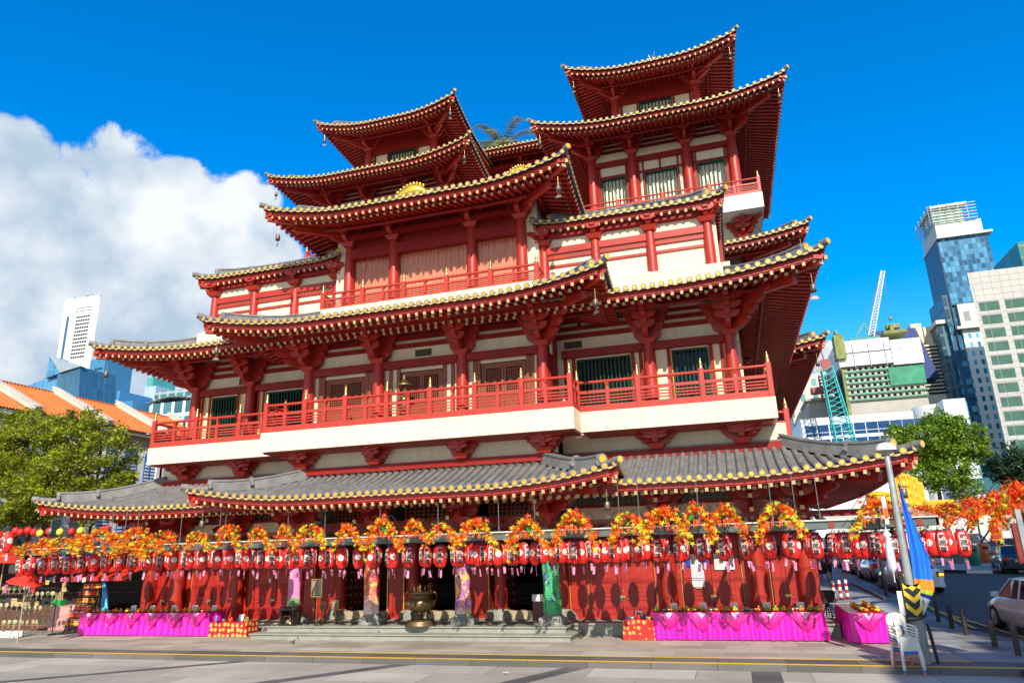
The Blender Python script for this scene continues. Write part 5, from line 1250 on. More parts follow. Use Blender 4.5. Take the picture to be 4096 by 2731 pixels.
# ---- bollards, poles
for i, (px, py, pt) in enumerate(((3757, 2491, 2402), (3810, 2514, 2417), (3867, 2541, 2437), (3982, 2588, 2480), (4075, 2622, 2492))):
    g_ = gnd(px, py); h_ = at(px, pt, g_.y).z; b = MB(); b.lathe([(.065, 0), (.065, h_-.03), (.06, h_), (0, h_+.005)], n=14); b.lathe([(.068, h_-.12), (.068, h_-.10)], n=14)
    tag(b.build('bollard', mat('bollard_brown', (.035, .030, .028), .5, .2, 5), None, g_), f'dark round bollard, {nth(i)} from the lamp post along the corner kerb', 'bollard', 'bollards along the corner kerb')
for i, px in enumerate((3340, 3366, 3392)):
    g_ = sgnd(px, 2402-3*i); o = thing('striped_post', f'short red and white striped post behind the corner table, {("left", "middle", "right")[i]} of three', 'post', g_, 0, 'striped posts')
    for k in range(6): b = MB(); b.cyl((0, 0, .13*k), (0, 0, .13*(k+1)), .065, 10); b.build('band', (REDPL, CARD)[k % 2], o, (0, 0, 0))
    b = MB(); b.lathe([(.14, 0), (.12, .03), (.07, .05)], n=12); b.build('foot', BLACK, o, (0, 0, 0))
g_ = sgnd(3548, 2386); b = MB(); b.cyl((0, 0, 0), (0, 0, 3.2), .075, 12); b.lathe([(.22, 0), (.22, .05), (.09, .1)], n=12); tag(b.build('canopy_post', mat('post_olive', (.05, .045, .03), .6, .2, 4), None, g_), 'dark olive pole standing on the pavement behind the taxi', 'pole')
g_ = sgnd(3378, 2322); o = thing('striped_pole', 'thin yellow and black striped pole by the parked taxis', 'pole', g_)
for k in range(5): b = MB(); b.cyl((0, 0, .4*k), (0, 0, .4*(k+1)), .035, 8); b.build('band', (MATS['sign_yellow'], BLACK)[k % 2], o, (0, 0, 0))
b = MB(); b.lathe([(.22, 0), (.2, .04), (.04, .07)], n=12); b.build('foot', MATS['sign_yellow'], o, (0, 0, 0))
# ---- cars
TYRE = mat('tyre', (.012, .012, .012), .8, .1, 5); RIMM = mat('wheel_rim', (.45, .46, .48), .3, .1, 6, metal=.7); CGL = mat('car_glass', (.015, .02, .028), .05, 0, spec=.9); TAIL = mat('tail_lamp', (.45, .01, .008), .2, .1, 9); TAILY = mat('lit_lamp', (.9, .3, .03), .3, 0, emit=((1, .35, .05), 2.2)); PLATEM = mat('number_plate', (.6, .6, .58), .5, .03, 5)
def car(label, paint, loc, rz, lit=False, roof_sign=False, s=1.0, suv=0):
    """built nose towards +y"""
    o = thing('parked_car', label, 'car', loc, rz); o.scale = (s,)*3
    H = 1.45+suv*.3; zb = .92+suv*.14
    st = [(-2.22, .30, .74, .62), (-2.18, .24, .88, .80), (-1.9, .20, .98, .86), (-1.4, .19, 1.0, .875), (0, .19, .95, .88), (1.0, .19, .93, .88), (1.5, .20, .84, .86), (2.0, .24, .74, .80), (2.2, .30, .60, .62)]
    b = MB(); rows = []
    for y, z0, z1, w_ in st:
        z1 += suv*.14; zm = z0+(z1-z0)*.62
        rows.append([V((x, y, z)) for x, z in ((-w_*.86, z0), (-w_*.98, z0+.12), (-w_, zm), (-w_*.96, z1-.07), (-w_*.84, z1), (0, z1+.02), (w_*.84, z1), (w_*.96, z1-.07), (w_, zm), (w_*.98, z0+.12), (w_*.86, z0))])
    b.grid(rows, 0); b.add(rows[0], [tuple(range(11))], 0); b.add(rows[-1], [tuple(range(10, -1, -1))], 0)
    b.add([rows[0][0], rows[0][-1], rows[-1][-1], rows[-1][0]], [(0, 1, 2, 3)], 1); b.build('body', [paint, BLACK], o, (0, 0, 0))
    b = MB(); back = -1.95 if suv else -1.55
    base = [(back, .74), (back+.5, .80), (.1, .80), (1.15, .74)]; topp = [(back+.45, .55), (back+.75, .60), (.1, .62), (.45, .58)]
    zl = zb; n = 4
    L_ = [V((-x, y, zl)) for y, x in base]; Rr = [V((x, y, zl)) for y, x in base]; Lt = [V((-x, y, H-.04)) for y, x in topp]; Rt = [V((x, y, H-.04)) for y, x in topp]
    b.add(L_+Lt, [(i, i+1, 5+i, 4+i) for i in range(3)], 0); b.add(Rr+Rt, [(i+1, i, 4+i, 5+i) for i in range(3)], 0)
    b.add([L_[0], Rr[0], Rt[0], Lt[0]], [(0, 1, 2, 3)], 0); b.add([L_[3], Rr[3], Rt[3], Lt[3]], [(3, 2, 1, 0)], 0); b.build('window', CGL, o, (0, 0, 0))
    b = MB(); rows = [[V((-x*1.01, y, H-.045)), V((-x*.8, y, H)), V((0, y, H+.02)), V((x*.8, y, H)), V((x*1.01, y, H-.045))] for y, x in topp]; b.grid(rows)
    for S in ((L_, Lt), (Rr, Rt)):
        for i in (0, 3): b.bar(S[0][i], S[1][i], .07, .05)
        m_ = S[0][1].lerp(S[0][2], .55); b.bar(m_, S[1][1].lerp(S[1][2], .55), .07, .03)
    b.build('roof', paint, o, (0, 0, 0))
    for sx in (-1, 1):
        for y in (-1.35, 1.36):
            w_ = MB(); w_.lathe([(.20, -.1), (.31, -.1), (.325, -.06), (.325, .06), (.31, .1), (.20, .1)], n=20)
            w_.v = [(sx*.79+zz, y+a, .32+c) for a, c, zz in w_.v]; wo = w_.build('wheel', TYRE, o, (0, 0, 0))
            r_ = MB(); r_.disc((sx*.892, y, .32), (sx, 0, 0), .21, 16)
            for k in range(5): t = 2*pi*k/5; r_.bar((sx*.897, y, .32), (sx*.897, y+.19*cos(t), .32+.19*sin(t)), .02, .05)
            r_.build('rim', RIMM, wo, (0, 0, 0))
        b = MB(); b.cbox(min(sx*.84, sx*.52), max(sx*.84, sx*.52), -2.235, -2.02, .70+suv*.1, .90+suv*.12, .02, 0); b.build('tail_lamp', TAIL, o, (0, 0, 0))
        if lit: b = MB(); b.box(sx*.70-.09, sx*.70+.09, -2.243, -2.234, .73, .84); b.build('lit_tail_lamp', TAILY, o, (0, 0, 0))
        b = MB(); b.cbox(sx*.95-.09, sx*.95+.09, .72, .86, .93+suv*.1, 1.06+suv*.1, .02); b.build('mirror', paint, o, (0, 0, 0))
    b = MB(); b.box(-.25, .25, -2.232, -2.22, .62, .73); b.build('number_plate', PLATEM, o, (0, 0, 0))
    b = MB(); b.box(-.8, .8, -2.236, -2.15, .28, .42); b.build('bumper', BLACK if not lit else paint, o, (0, 0, 0))
    if roof_sign: b = MB(); b.cbox(-.3, .3, -.1, .1, H, H+.16, .02); b.build('roof_sign', CARD, o, (0, 0, 0))
    return o
SILV = mat('silver_car', (.52, .54, .56), .28, .05, 2, metal=.35, coat=.6); WHC = mat('white_car', (.74, .75, .75), .3, .03, 2, coat=.6); NAVY = mat('navy_car', (.006, .012, .045), .2, .1, 2, coat=.8); CHAR = mat('charcoal_car', (.05, .05, .055), .3, .1, 2, coat=.6); BLUC = mat('blue_car', (.02, .06, .16), .25, .1, 2, coat=.7)
car('white taxi with its tail lamps lit, last in the row behind the flag', WHC, (at(3682, 2330, 35.4).x, 37.6, sz(37)), R(4), True, True)
car('silver taxi parked just ahead of the white taxi with lit lamps', SILV, (at(3560, 2310, 42).x, 44.2, sz(44)), R(3))
car('silver car third in the parked row beyond the taxis', SILV, (at(3475, 2300, 48).x, 50.2, sz(50)), R(2))
car('white car farthest ahead in the parked row', WHC, (at(3425, 2280, 54).x, 56.4, sz(56)), 0)
car('silver hatchback cut by the right edge beside the bollards', mat('pale_silver_car', (.60, .62, .63), .3, .04, 2, coat=.6), gnd(3945, 2498)+V((.87+.1, -2.2, 0)), R(3))
car('dark navy saloon at the right edge beside the traffic island', NAVY, (14.9, 48.5, sz(48)), R(-8))
car('dark blue car behind the navy saloon, in front of the white hoarding', BLUC, (18.7, 62, sz(62)), R(50))
car('dark grey off-road car half hidden by the red lanterns near the hoarding', CHAR, (16.8, 66, sz(66)), R(85), suv=1)
# ---- island with bins
ic = sgnd(3960, 2275); isl = MB(); pts = [(ic.x+2.9*cos(t)*1.25-.3, ic.y-.3+3.4*sin(t)) for t in [2*pi*k/36 for k in range(36)]]
isl.add([(x, y, sz(y)+.02) for x, y in pts]+[(x, y, sz(y)+.17) for x, y in pts], [tuple(range(36, 72))], 0)
for k in range(36): isl.add([(pts[k][0], pts[k][1], sz(pts[k][1])), (pts[(k+1) % 36][0], pts[(k+1) % 36][1], sz(pts[(k+1) % 36][1])), (pts[(k+1) % 36][0], pts[(k+1) % 36][1], sz(pts[(k+1) % 36][1])+.172), (pts[k][0], pts[k][1], sz(pts[k][1])+.172)], [(0, 1, 2, 3)], 1+(k//2) % 2)
tag(isl.build('traffic_island', [mat('island_top', (.30, .31, .31), .8, .1, 1), CARD, BLACK]), kind='structure')
for px, py, c, lab in ((3902, 2272, (.01, .16, .09), 'dark green litter bin on the traffic island'), (3948, 2258, (.62, .14, .03), 'orange litter bin on the traffic island')):
    g_ = sgnd(px, py); b = MB(); s_ = 1.0; b.lathe([(.28, 0), (.31, .05), (.33, .95), (.30, 1.02), (.22, 1.08), (0, 1.1)], n=16); b.build('x', RED) if False else None
    o = thing('litter_bin', lab, 'bin', (g_.x, g_.y, sz(g_.y)+.15)); b.build('barrel', mat('bin_'+lab.split()[0]+lab.split()[1], c, .45, .1, 3), o, (0, 0, 0)); b = MB(); b.box(-.15, .15, -.335, -.2, .74, .88); b.build('mouth', BLACK, o, (0, 0, 0)); o.scale = (1.15,)*3
g_ = sgnd(3830, 2262); b = MB(); b.cbox(-.4, .4, -.2, .2, 0, 1.1, .03); tag(b.build('cabinet', STEEL, None, (g_.x, g_.y, sz(g_.y)+.15)), 'grey steel cabinet on the traffic island', 'cabinet')
for px, py, pt, lab in ((3935, 2235, 2085, 'thin dark pole left of the orange street sign'), (4005, 2235, 2100, 'thin dark pole carrying the orange street sign')):
    g_ = sgnd(px+6, py); h_ = at(px-20, pt, g_.y).z-g_.z; b = MB(); b.cyl((0, 0, 0), (0, 0, h_), .06, 8); tag(b.build('sign_pole', BLACK, None, g_), lab, 'pole')
p = at(3985, 2128, 58); o = thing('street_sign', 'orange street sign on a pole before the white hoarding', 'sign', p); b = MB(); b.box(-.35, .35, -.02, .02, -.55, .55); b.build('plate', MATS['leaf_orange'], o, (0, 0, 0)); b = MB(); b.box(-.25, .25, -.03, -.021, .1, .4); [b.box(-.25, .25, -.03, -.021, -.4+.13*k, -.34+.13*k) for k in range(3)]; b.build('symbol', BLACK, o, (0, 0, 0))
p = at(4090, 2160, 17.5); b = MB(); b.box(-.16, .4, -.03, .03, -.45, .35, 0); b.box(-.06, .05, -.07, -.03, -1.2, .62, 1); tag(b.build('brown_board', [RST, POSTM], None, p, .2), 'brown board on a grey pole cut by the right edge', 'board')
# hoarding, silos, wall
HB = mat('hoarding_white', (.58, .57, .52), .7, .05, 1); b = MB(); Yh = 80.0
x0, x1 = at(3330, 2200, Yh).x, 62
for k in range(40):
    a = x0+(x1-x0)*k/40; c = x0+(x1-x0)*(k+1)/40; b.box(a, c-.05, Yh+.03*(k % 2), Yh+.1, sz(Yh), 4.6)
tag(b.build('hoarding', HB), 'long white hoarding around the building site across the street', 'hoarding')
YS = mat('silo_yellow', (.80, .42, .01), .45, .08, 1, dirt=.15)
for i, (px, wpx, ptop) in enumerate(((3525, 105, 1975), (3628, 82, 1902), (3672, 50, 1915), (3697, 32, 1935))):
    Ys = 82+1.2*i; a, c = at(px-wpx/2, 2050, Ys), at(px+wpx/2, 2050, Ys); zt = at(px, ptop, Ys).z; r_ = (c.x-a.x)/2
    b = MB(); n = 6; prof = []
    for k in range(n): z0 = 3+(zt-3)*k/n; z1 = 3+(zt-3)*(k+1)/n; prof += [(r_, z0), (r_, z1-.12), (r_*1.03, z1-.10), (r_*1.03, z1-.02)]
    b.lathe(prof+[(r_*.9, zt+.1), (0, zt+.35)], ((a.x+c.x)/2, Ys, 0), 20)
    for k in range(4): t = -pi/2+.5*(k-1.5); b.bar(((a.x+c.x)/2+r_*1.02*cos(t), Ys+r_*1.02*sin(t), 3), ((a.x+c.x)/2+r_*1.02*cos(t), Ys+r_*1.02*sin(t), zt), .12, .12)
    tag(b.build('silo', YS), f'tall yellow ribbed site silo behind the temple corner, {nth(i)} from the left', 'silo', 'yellow silos')
a, c = at(3700, 2010, 84), at(3830, 2015, 84); b = MB(); b.cbox(a.x, c.x, 84, 88, 1, at(3760, 1998, 84).z, .2); tag(b.build('yellow_tank', YS), 'low yellow tank beside the silos under the big tree', 'tank')
# people
SKIN = mat('skin', (.42, .22, .14), .55, .06, 8)
def person(loc, rz, label, shirt, lower, hair, walk=.28, arms=.25, skirt=False, h=1.66):
    o = thing('person', label, 'person', loc, rz); o.scale = (h/1.7,)*3
    pts = [(0, 0, .92, .13), (0, 0, 1.08, .12), (0, .01, 1.28, .14), (0, 0, 1.42, .09), (0, .01, 1.5, .055), (0, .02, 1.60, .09), (0, .02, 1.68, .075)]
    E_ = [(i, i+1) for i in range(6)]
    for sx in (-1, 1):
        k = len(pts); f = walk*sx
        pts += [(sx*.09, 0, .88, .10), (sx*.10, f*.5, .48, .065), (sx*.10, f*.5-.12*(sx < 0), .10, .045), (sx*.10, f*.5+.12-.12*(sx < 0), .04, .04)]; E_ += [(0, k), (k, k+1), (k+1, k+2), (k+2, k+3)]
        k = len(pts); pts += [(sx*.18, 0, 1.40, .06), (sx*.25, -.02, 1.14, .045), (sx*.20, arms, 1.0, .035), (sx*.17, arms+.08, .98, .035)]; E_ += [(3, k), (k, k+1), (k+1, k+2), (k+2, k+3)]
    def skin(name, idx, grow, m):
        mp = {j: i for i, j in enumerate(idx)}; me = bpy.data.meshes.new(name)
        me.from_pydata([pts[j][:3] for j in idx], [(mp[a], mp[c]) for a, c in E_ if a in mp and c in mp], []); me.materials.append(m)
        ob = put(name, me, o, (0, 0, 0)); ob.modifiers.new('skin', 'SKIN'); ob.modifiers.new('sub', 'SUBSURF').levels = 1; ob.modifiers['sub'].render_levels = 2
        for i, j in enumerate(idx): ob.data.skin_vertices[0].data[i].radius = (pts[j][3]*grow,)*2
        ob.data.skin_vertices[0].data[0].use_root = True; return ob
    skin('body', list(range(len(pts))), 1, SKIN); skin('shirt', [0, 1, 2, 3, 11, 12, 19, 20], 1.18, shirt)
    if skirt: b = MB(); b.lathe([(.15, 1.0), (.19, .85), (.23, .55), (.22, .54)], n=16, sy=.8); b.build('skirt', lower, o, (0, 0, 0))
    else: skin('shorts', [0, 7, 8, 15, 16], 1.2, lower)
    b = MB(); b.ball((0, .0, 1.665), .105, 12, 8, 0, 1.05); b.build('hair', hair, o, (0, 0, 0)); return o
HAIR = mat('dark_hair', (.012, .010, .009), .5, .2, 20)
g1, g2 = sgnd(3322, 2326), sgnd(3282, 2318)
person((g1.x, g1.y, sz(g1.y)), 0, 'person in a red shirt and dark shorts with a shoulder bag, pushing a stroller', mat('red_shirt', (.45, .01, .015), .7, .1, 6), mat('dark_shorts', (.02, .02, .03), .7, .1, 6), HAIR)
person((g2.x, g2.y, sz(g2.y)), 0, 'person in a grey top and denim skirt walking beside the stroller', mat('grey_top', (.16, .16, .22), .7, .1, 6), mat('denim', (.06, .09, .17), .8, .15, 9), HAIR, .1, .1, True)
o = thing('stroller', 'dark baby stroller pushed by the person in red', 'stroller', (g1.x-.25, g1.y+.55, sz(g1.y)))
b = MB(); b.cbox(-.22, .22, -.1, .4, .4, .85, .06); b.lathe([(.0, 1.05), (.2, 1.0), (.24, .85)], (0, .15, 0), 12); b.build('seat_pod', BLACK, o, (0, 0, 0)); b = MB(); b.tube([(-.2, -.3, 1.0), (.2, -.3, 1.0)], .02, 6); b.tube([(-.2, -.3, 1.0), (-.2, .3, .2)], .018, 6); b.tube([(.2, -.3, 1.0), (.2, .3, .2)], .018, 6); b.build('frame', STEEL, o, (0, 0, 0))
for sx in (-1, 1):
    for y in (-.25, .4): b = MB(); b.cyl((sx*.24-.02, y, .1), (sx*.24+.02, y, .1), .1, 12); b.build('wheel', BLACK, o, (0, 0, 0))
# parked bicycle with basket between the two tables
g_ = gnd(3300, 2480); o = thing('bicycle', 'dark bicycle with a covered front basket parked beside the temple corner column', 'bicycle', (2.45, 26.2, 0), R(8))
for y in (-.55, .55):
    b = MB(); b.tube([(0, y+.33*cos(t), .34+.33*sin(t)) for t in [2*pi*k/20 for k in range(21)]], .022, 6); [b.bar((0, y, .34), (0, y+.32*cos(k*pi/4), .34+.32*sin(k*pi/4)), .006, .006) for k in range(8)]; b.build('wheel', TYRE, o, (0, 0, 0))
b = MB(); [b.tube([p, q], .018, 6) for p, q in (((0, -.55, .34), (0, -.42, .95)), ((0, -.46, .78), (0, .12, .32)), ((0, -.44, .85), (0, .22, .78)), ((0, .12, .32), (0, .25, .92)), ((0, .12, .32), (0, .55, .34)), ((0, .22, .78), (0, .55, .34)))]; b.tube([(-.28, -.36, 1.05), (-.1, -.42, 1.02), (.1, -.42, 1.02), (.28, -.36, 1.05)], .014, 6); b.build('frame', BLACK, o, (0, 0, 0))
b = MB(); b.cbox(-.08, .08, .14, .40, .92, .98, .02); b.build('saddle', BLACK, o, (0, 0, 0)); b = MB(); b.cbox(-.2, .2, -.85, -.5, .72, 1.08, .04); b.build('basket', mat('bag_dark', (.03, .012, .015), .6, .2, 5), o, (0, 0, 0))
# ============================================================ CITY BEHIND
def facade_mat(name, wall, glass, bw, bh, mort, rough=.35, var=.25, axis='XZ', off=.5, spec=.5, lit=None, wr=.7, freq=.5):
    """window grid: bricks are panes, mortar is wall; metres"""
    m = bpy.data.materials.new(name); m.use_nodes = True; nt, b, L = nodes(m); MATS[name] = m
    tcx = nt.nodes.new('ShaderNodeTexCoord'); sp = nt.nodes.new('ShaderNodeSeparateXYZ'); L(tcx.outputs['Object'], sp.inputs[0]); ge = nt.nodes.new('ShaderNodeNewGeometry'); sn = nt.nodes.new('ShaderNodeSeparateXYZ'); L(ge.outputs['Normal'], sn.inputs[0])
    ab = nt.nodes.new('ShaderNodeMath'); ab.operation = 'ABSOLUTE'; L(sn.outputs['X'], ab.inputs[0]); gt = nt.nodes.new('ShaderNodeMath'); gt.operation = 'GREATER_THAN'; gt.inputs[1].default_value = .7; L(ab.outputs[0], gt.inputs[0])
    mxx = nt.nodes.new('ShaderNodeMix'); L(gt.outputs[0], mxx.inputs[0]); L(sp.outputs['X'], mxx.inputs[2]); L(sp.outputs['Y'], mxx.inputs[3])
    cb = nt.nodes.new('ShaderNodeCombineXYZ'); L(mxx.outputs[0], cb.inputs['X']); L(sp.outputs['Z'], cb.inputs['Y'])
    br = nt.nodes.new('ShaderNodeTexBrick'); br.offset = 0; br.inputs['Scale'].default_value = 1; br.inputs['Brick Width'].default_value = bw; br.inputs['Row Height'].default_value = bh; br.inputs['Mortar Size'].default_value = mort; br.inputs['Mortar Smooth'].default_value = 0
    br.inputs['Color1'].default_value = (*[k*(1-var) for k in glass], 1); br.inputs['Color2'].default_value = (*[min(1, k*(1+var)) for k in (lit or glass)], 1); br.inputs['Mortar'].default_value = (*wall, 1); br.inputs['Bias'].default_value = -.15 if lit else 0
    L(cb.outputs[0], br.inputs['Vector']); L(br.outputs['Color'], b.inputs['Base Color'])
    rr = nt.nodes.new('ShaderNodeMapRange'); rr.inputs['To Min'].default_value = rough; rr.inputs['To Max'].default_value = wr; L(br.outputs['Fac'], rr.inputs['Value']); L(rr.outputs[0], b.inputs['Roughness']); b.inputs['Specular IOR Level'].default_value = spec; return m
def ywall(pL, pR, Y): return at(*pL, Y), at(*pR, Y)
def block(b, x0, x1, Y, dep, z0, z1, m=0): b.box(x0, x1, Y, Y+dep, z0, z1, m)
CONW = mat('tower_white', (.66, .66, .64), .7, .04, .05)
BLG = facade_mat('blue_curtain_wall', (.05, .12, .19), (.035, .12, .21), 1.6, 3.6, .07, .12, .2, spec=.7)
BLG2 = facade_mat('steel_blue_wall', (.16, .30, .42), (.06, .22, .42), 2.6, 4.0, .12, .15, .2, spec=.7)
# white slab tower on the left
Yt = 330.0
a, c = at(262, 1205, Yt), at(398, 1205, Yt)
o = thing('slab_tower', 'tall white office slab with a grid of small windows behind the left shophouse roofs', 'tower', ((a.x+c.x)/2, Yt, 0))
b = MB(); sk = 24*c.x/Yt; b.add([(a.x, Yt, 0), (c.x, Yt, 0), (c.x+sk, Yt+24, 0), (a.x+sk, Yt+24, 0), (a.x, Yt, a.z), (c.x, Yt, a.z), (c.x+sk, Yt+24, a.z), (a.x+sk, Yt+24, a.z)], [(3, 2, 1, 0), (4, 5, 6, 7), (0, 1, 5, 4), (1, 2, 6, 5), (2, 3, 7, 6), (3, 0, 4, 7)]); b.box(a.x-.1, c.x+.1, Yt-.3, Yt+1, a.z, a.z+.8); b.build('wall', CONW, o)
p0, p1 = at(275, 1270, Yt), at(362, 1430, Yt); W_ = c.x-a.x; dzt = (at(300, 1268, Yt).z-at(297, 1426, Yt).z)/11
for r_ in range(12):
    for k in range(6):
        xx = a.x+W_*(.40+.40*k/6); zz = at(300, 1268, Yt).z-r_*dzt; b = MB(); b.box(xx, xx+W_*.052, Yt-.12, Yt+.1, zz-dzt*.45, zz); b.build('window', GLASS, o)
b = MB(); b.box(a.x+W_*.12, a.x+W_*.19, Yt-.15, Yt+.2, 20, at(262, 1268, Yt).z); b.build('stair_glass', BLG, o)
for y in (1235, 1247): b = MB(); b.box(a.x+W_*.36, a.x+W_*.84, Yt-.15, Yt+.05, at(300, y, Yt).z-.4, at(300, y, Yt).z, 0); b.build('louvre', STEEL, o)
b = MB(); [b.ball((a.x+W_*q, Yt+2, a.z+1.2), 1.2, 8, 5) for q in (.2, .55, .62, .7)]; b.build('roof_bush', mat('far_leaf', (.04, .08, .03), .9, .3, 1), o)
# blue annex on its right
a2, c2 = at(372, 1428, 310), at(421, 1450, 310)
o = thing('annex_tower', 'blue glass annex with dark windows at the right side of the white slab', 'tower', ((a2.x+c2.x)/2, 310, 0)); b = MB(); b.box(a2.x-1.5, c2.x, 310, 330, 0, at(400, 1435, 310).z); b.build('wall', mat('annex_blue', (.05, .20, .36), .35, .08, .1), o)
for r_ in range(9):
    for k in range(4): xx = a2.x+3+(c2.x-a2.x-4)*k/4; zz = at(400, 1470, 310).z-r_*4.1; b = MB(); b.box(xx, xx+.9, 309.9, 310.05, zz-1.4, zz); b.build('window', GLASS, o)
# blue glass hall with slanted roof
Yg_ = 240.0
A = [at(198, 1422, Yg_), at(320, 1466, Yg_), at(318, 1640, Yg_), at(100, 1640, Yg_), at(95, 1548, Yg_), at(181, 1512, Yg_)]
o = thing('glass_hall', 'blue glass building with a slanted grey louvred roof below the white slab', 'building', (A[3].x, Yg_, 0))
def slab(name, pts, d, m, par): b = MB(); n = len(pts); q = [p+V((0, d, 0)) for p in pts]; b.add(pts+q, [tuple(range(n-1, -1, -1)), tuple(range(n, 2*n))]+[(i, (i+1) % n, n+(i+1) % n, n+i) for i in range(n)]); return b.build(name, m, par)
slab('wall', [at(230, 1498, Yg_), at(322, 1466, Yg_), at(310, 1650, Yg_), at(222, 1650, Yg_)], 20, BLG, o)
slab('low_wing', [at(95, 1549, Yg_+2), at(182, 1512, Yg_+2), at(234, 1495, Yg_+2), at(226, 1650, Yg_+2), at(60, 1650, Yg_+2)], 20, BLG2, o)
slab('roof_fin', [at(198, 1422, Yg_-1), at(322, 1464, Yg_-1), at(238, 1490, Yg_-1)], 3, mat('louvre_grey', (.26, .33, .38), .4, .1, .3), o)
slab('side_wall', [at(198, 1422, Yg_), at(238, 1492, Yg_), at(182, 1512, Yg_)], 10, BLG2, o)
# low blue block
a, c = at(400, 1590, 280), at(532, 1612, 280)
o = thing('blue_block', 'low plain blue building with two upright fins between the towers on the left', 'building', ((a.x+c.x)/2, 280, 0)); m_ = mat('block_blue', (.06, .22, .42), .4, .1, .1)
b = MB(); b.box(a.x, c.x, 280, 300, 0, at(470, 1608, 280).z); b.build('wall', m_, o)
for px in (440, 487): p = at(px, 1565, 280); b = MB(); b.box(p.x-.9, p.x+.9, 278, 300, 0, p.z); b.build('fin', m_, o)
# twin teal buildings
Y1 = 300.0
a, c = at(587, 1510, Y1), at(628, 1520, Y1); o = thing('pale_tower', 'narrow pale glass tower with a green top near the temple left edge', 'tower', ((a.x+c.x)/2, Y1, 0)); b = MB(); b.box(a.x, c.x, Y1, Y1+18, 0, at(600, 1545, Y1).z); b.build('wall', facade_mat('pale_glass_wall', (.40, .48, .55), (.28, .42, .54), 1.5, 3.2, .25, .2, .15), o); b = MB(); b.box(a.x, c.x-3, Y1+.5, Y1+17, at(600, 1545, Y1).z, a.z); b.build('green_top', mat('green_glass', (.07, .32, .28), .3, .1, .2), o)
a, c = at(622, 1548, 290), at(768, 1570, 290); o = thing('grid_block', 'teal glass block with pale upright bands behind the arcaded building', 'building', ((a.x+c.x)/2, 290, 0)); b = MB(); b.box(a.x, c.x, 290, 305, 0, at(690, 1560, 290).z); b.build('wall', facade_mat('teal_grid_wall', (.33, .38, .38), (.04, .17, .18), 5.2, 3.4, .6, .2, .3), o)
a, c = at(597, 1610, 250), at(775, 1650, 250); o = thing('arcade_block', 'white framed glass building with a low curved roof left of the temple columns', 'building', ((a.x+c.x)/2, 250, 0)); b = MB(); b.box(a.x, c.x, 250, 262, 0, at(660, 1610, 250).z); b.build('wall', facade_mat('arcade_wall', (.62, .64, .66), (.05, .16, .20), 6.0, 9.0, .8, .2, .3), o); rows = []
b = MB(); [b.box(a.x-1+(c.x-a.x+2)*k/10, a.x-1+(c.x-a.x+2)*(k+1)/10, 249, 263, at(660, 1612, 250).z+2.2*sin(pi*(k+.5)/10), at(660, 1612, 250).z+.5+2.2*sin(pi*(k+.5)/10)) for k in range(10)]; b.build('roof', STEEL, o)
# ---- right: low white block with strip windows and round corner
Yr = 150.0
WP = mat('white_cladding', (.70, .71, .72), .5, .04, .2)
a, c = at(3200, 1700, Yr), at(3715, 1615, Yr); zt = at(3450, 1658, Yr).z
o = thing('white_office', 'long low white clad office with blue strip windows and a rounded corner', 'building', ((a.x+c.x)/2, Yr, 0))
b = MB(); b.box(a.x, c.x-3, Yr, Yr+40, 0, zt); 
for k in range(1, 30): b.box(a.x+(c.x-a.x)*k/30-.04, a.x+(c.x-a.x)*k/30+.04, Yr-.02, Yr, 12, zt, 1)
for z in range(14, int(zt), 3): b.box(a.x, c.x-3, Yr-.02, Yr, z, z+.07, 1)
b.build('wall', [WP, mat('joint_grey', (.35, .36, .38), .7, 0)], o)
for j, (y0, y1) in enumerate(((1713, 1742), (1745, 1758), (1772, 1790))):
    for k in range(10):
        xx = at(3222+49*k, 1715, Yr).x; z1 = at(3450, y0-25, Yr).z; z0 = at(3450, y1-25, Yr).z; b = MB(); b.box(xx, xx+2.0, Yr-.06, Yr+.1, z0, z1); b.build('window', mat('strip_glass', (.015, .06, .17), .12, .2, .3, spec=.8), o)
b = MB(); p, q = at(3690, 1640, Yr-4), at(3860, 1600, Yr-4); zc_ = at(3770, 1598, Yr-4).z
b.lathe([((q.x-p.x)/2, 0), ((q.x-p.x)/2, zc_)], ((p.x+q.x)/2, Yr+4, 0), 40, 0); b.box((p.x+q.x)/2, q.x, Yr-4, Yr+36, 0, zc_, 0); b.box(q.x, q.x+.5, Yr-3, Yr+36, 0, zc_-.5, 1)
b.build('rounded_corner', [WP, BLG2], o)
b = MB(); p, q = at(3890, 1940, 120), at(4110, 1990, 120); b.box(p.x, q.x+8, 120, 128, 2, p.z+1); b.box(p.x, q.x+8, 119.6, 120, p.z-2.2, p.z-1.4, 1); b.box(p.x, q.x+8, 119.6, 120, p.z-5, p.z-4.4, 1)
t_ = thing('podium', 'low glass podium with white ledges behind the street tree on the right', 'building', (p.x, 120, 0)); b.build('wall', [mat('podium_glass', (.03, .12, .14), .15, .3, .2), WP], t_)
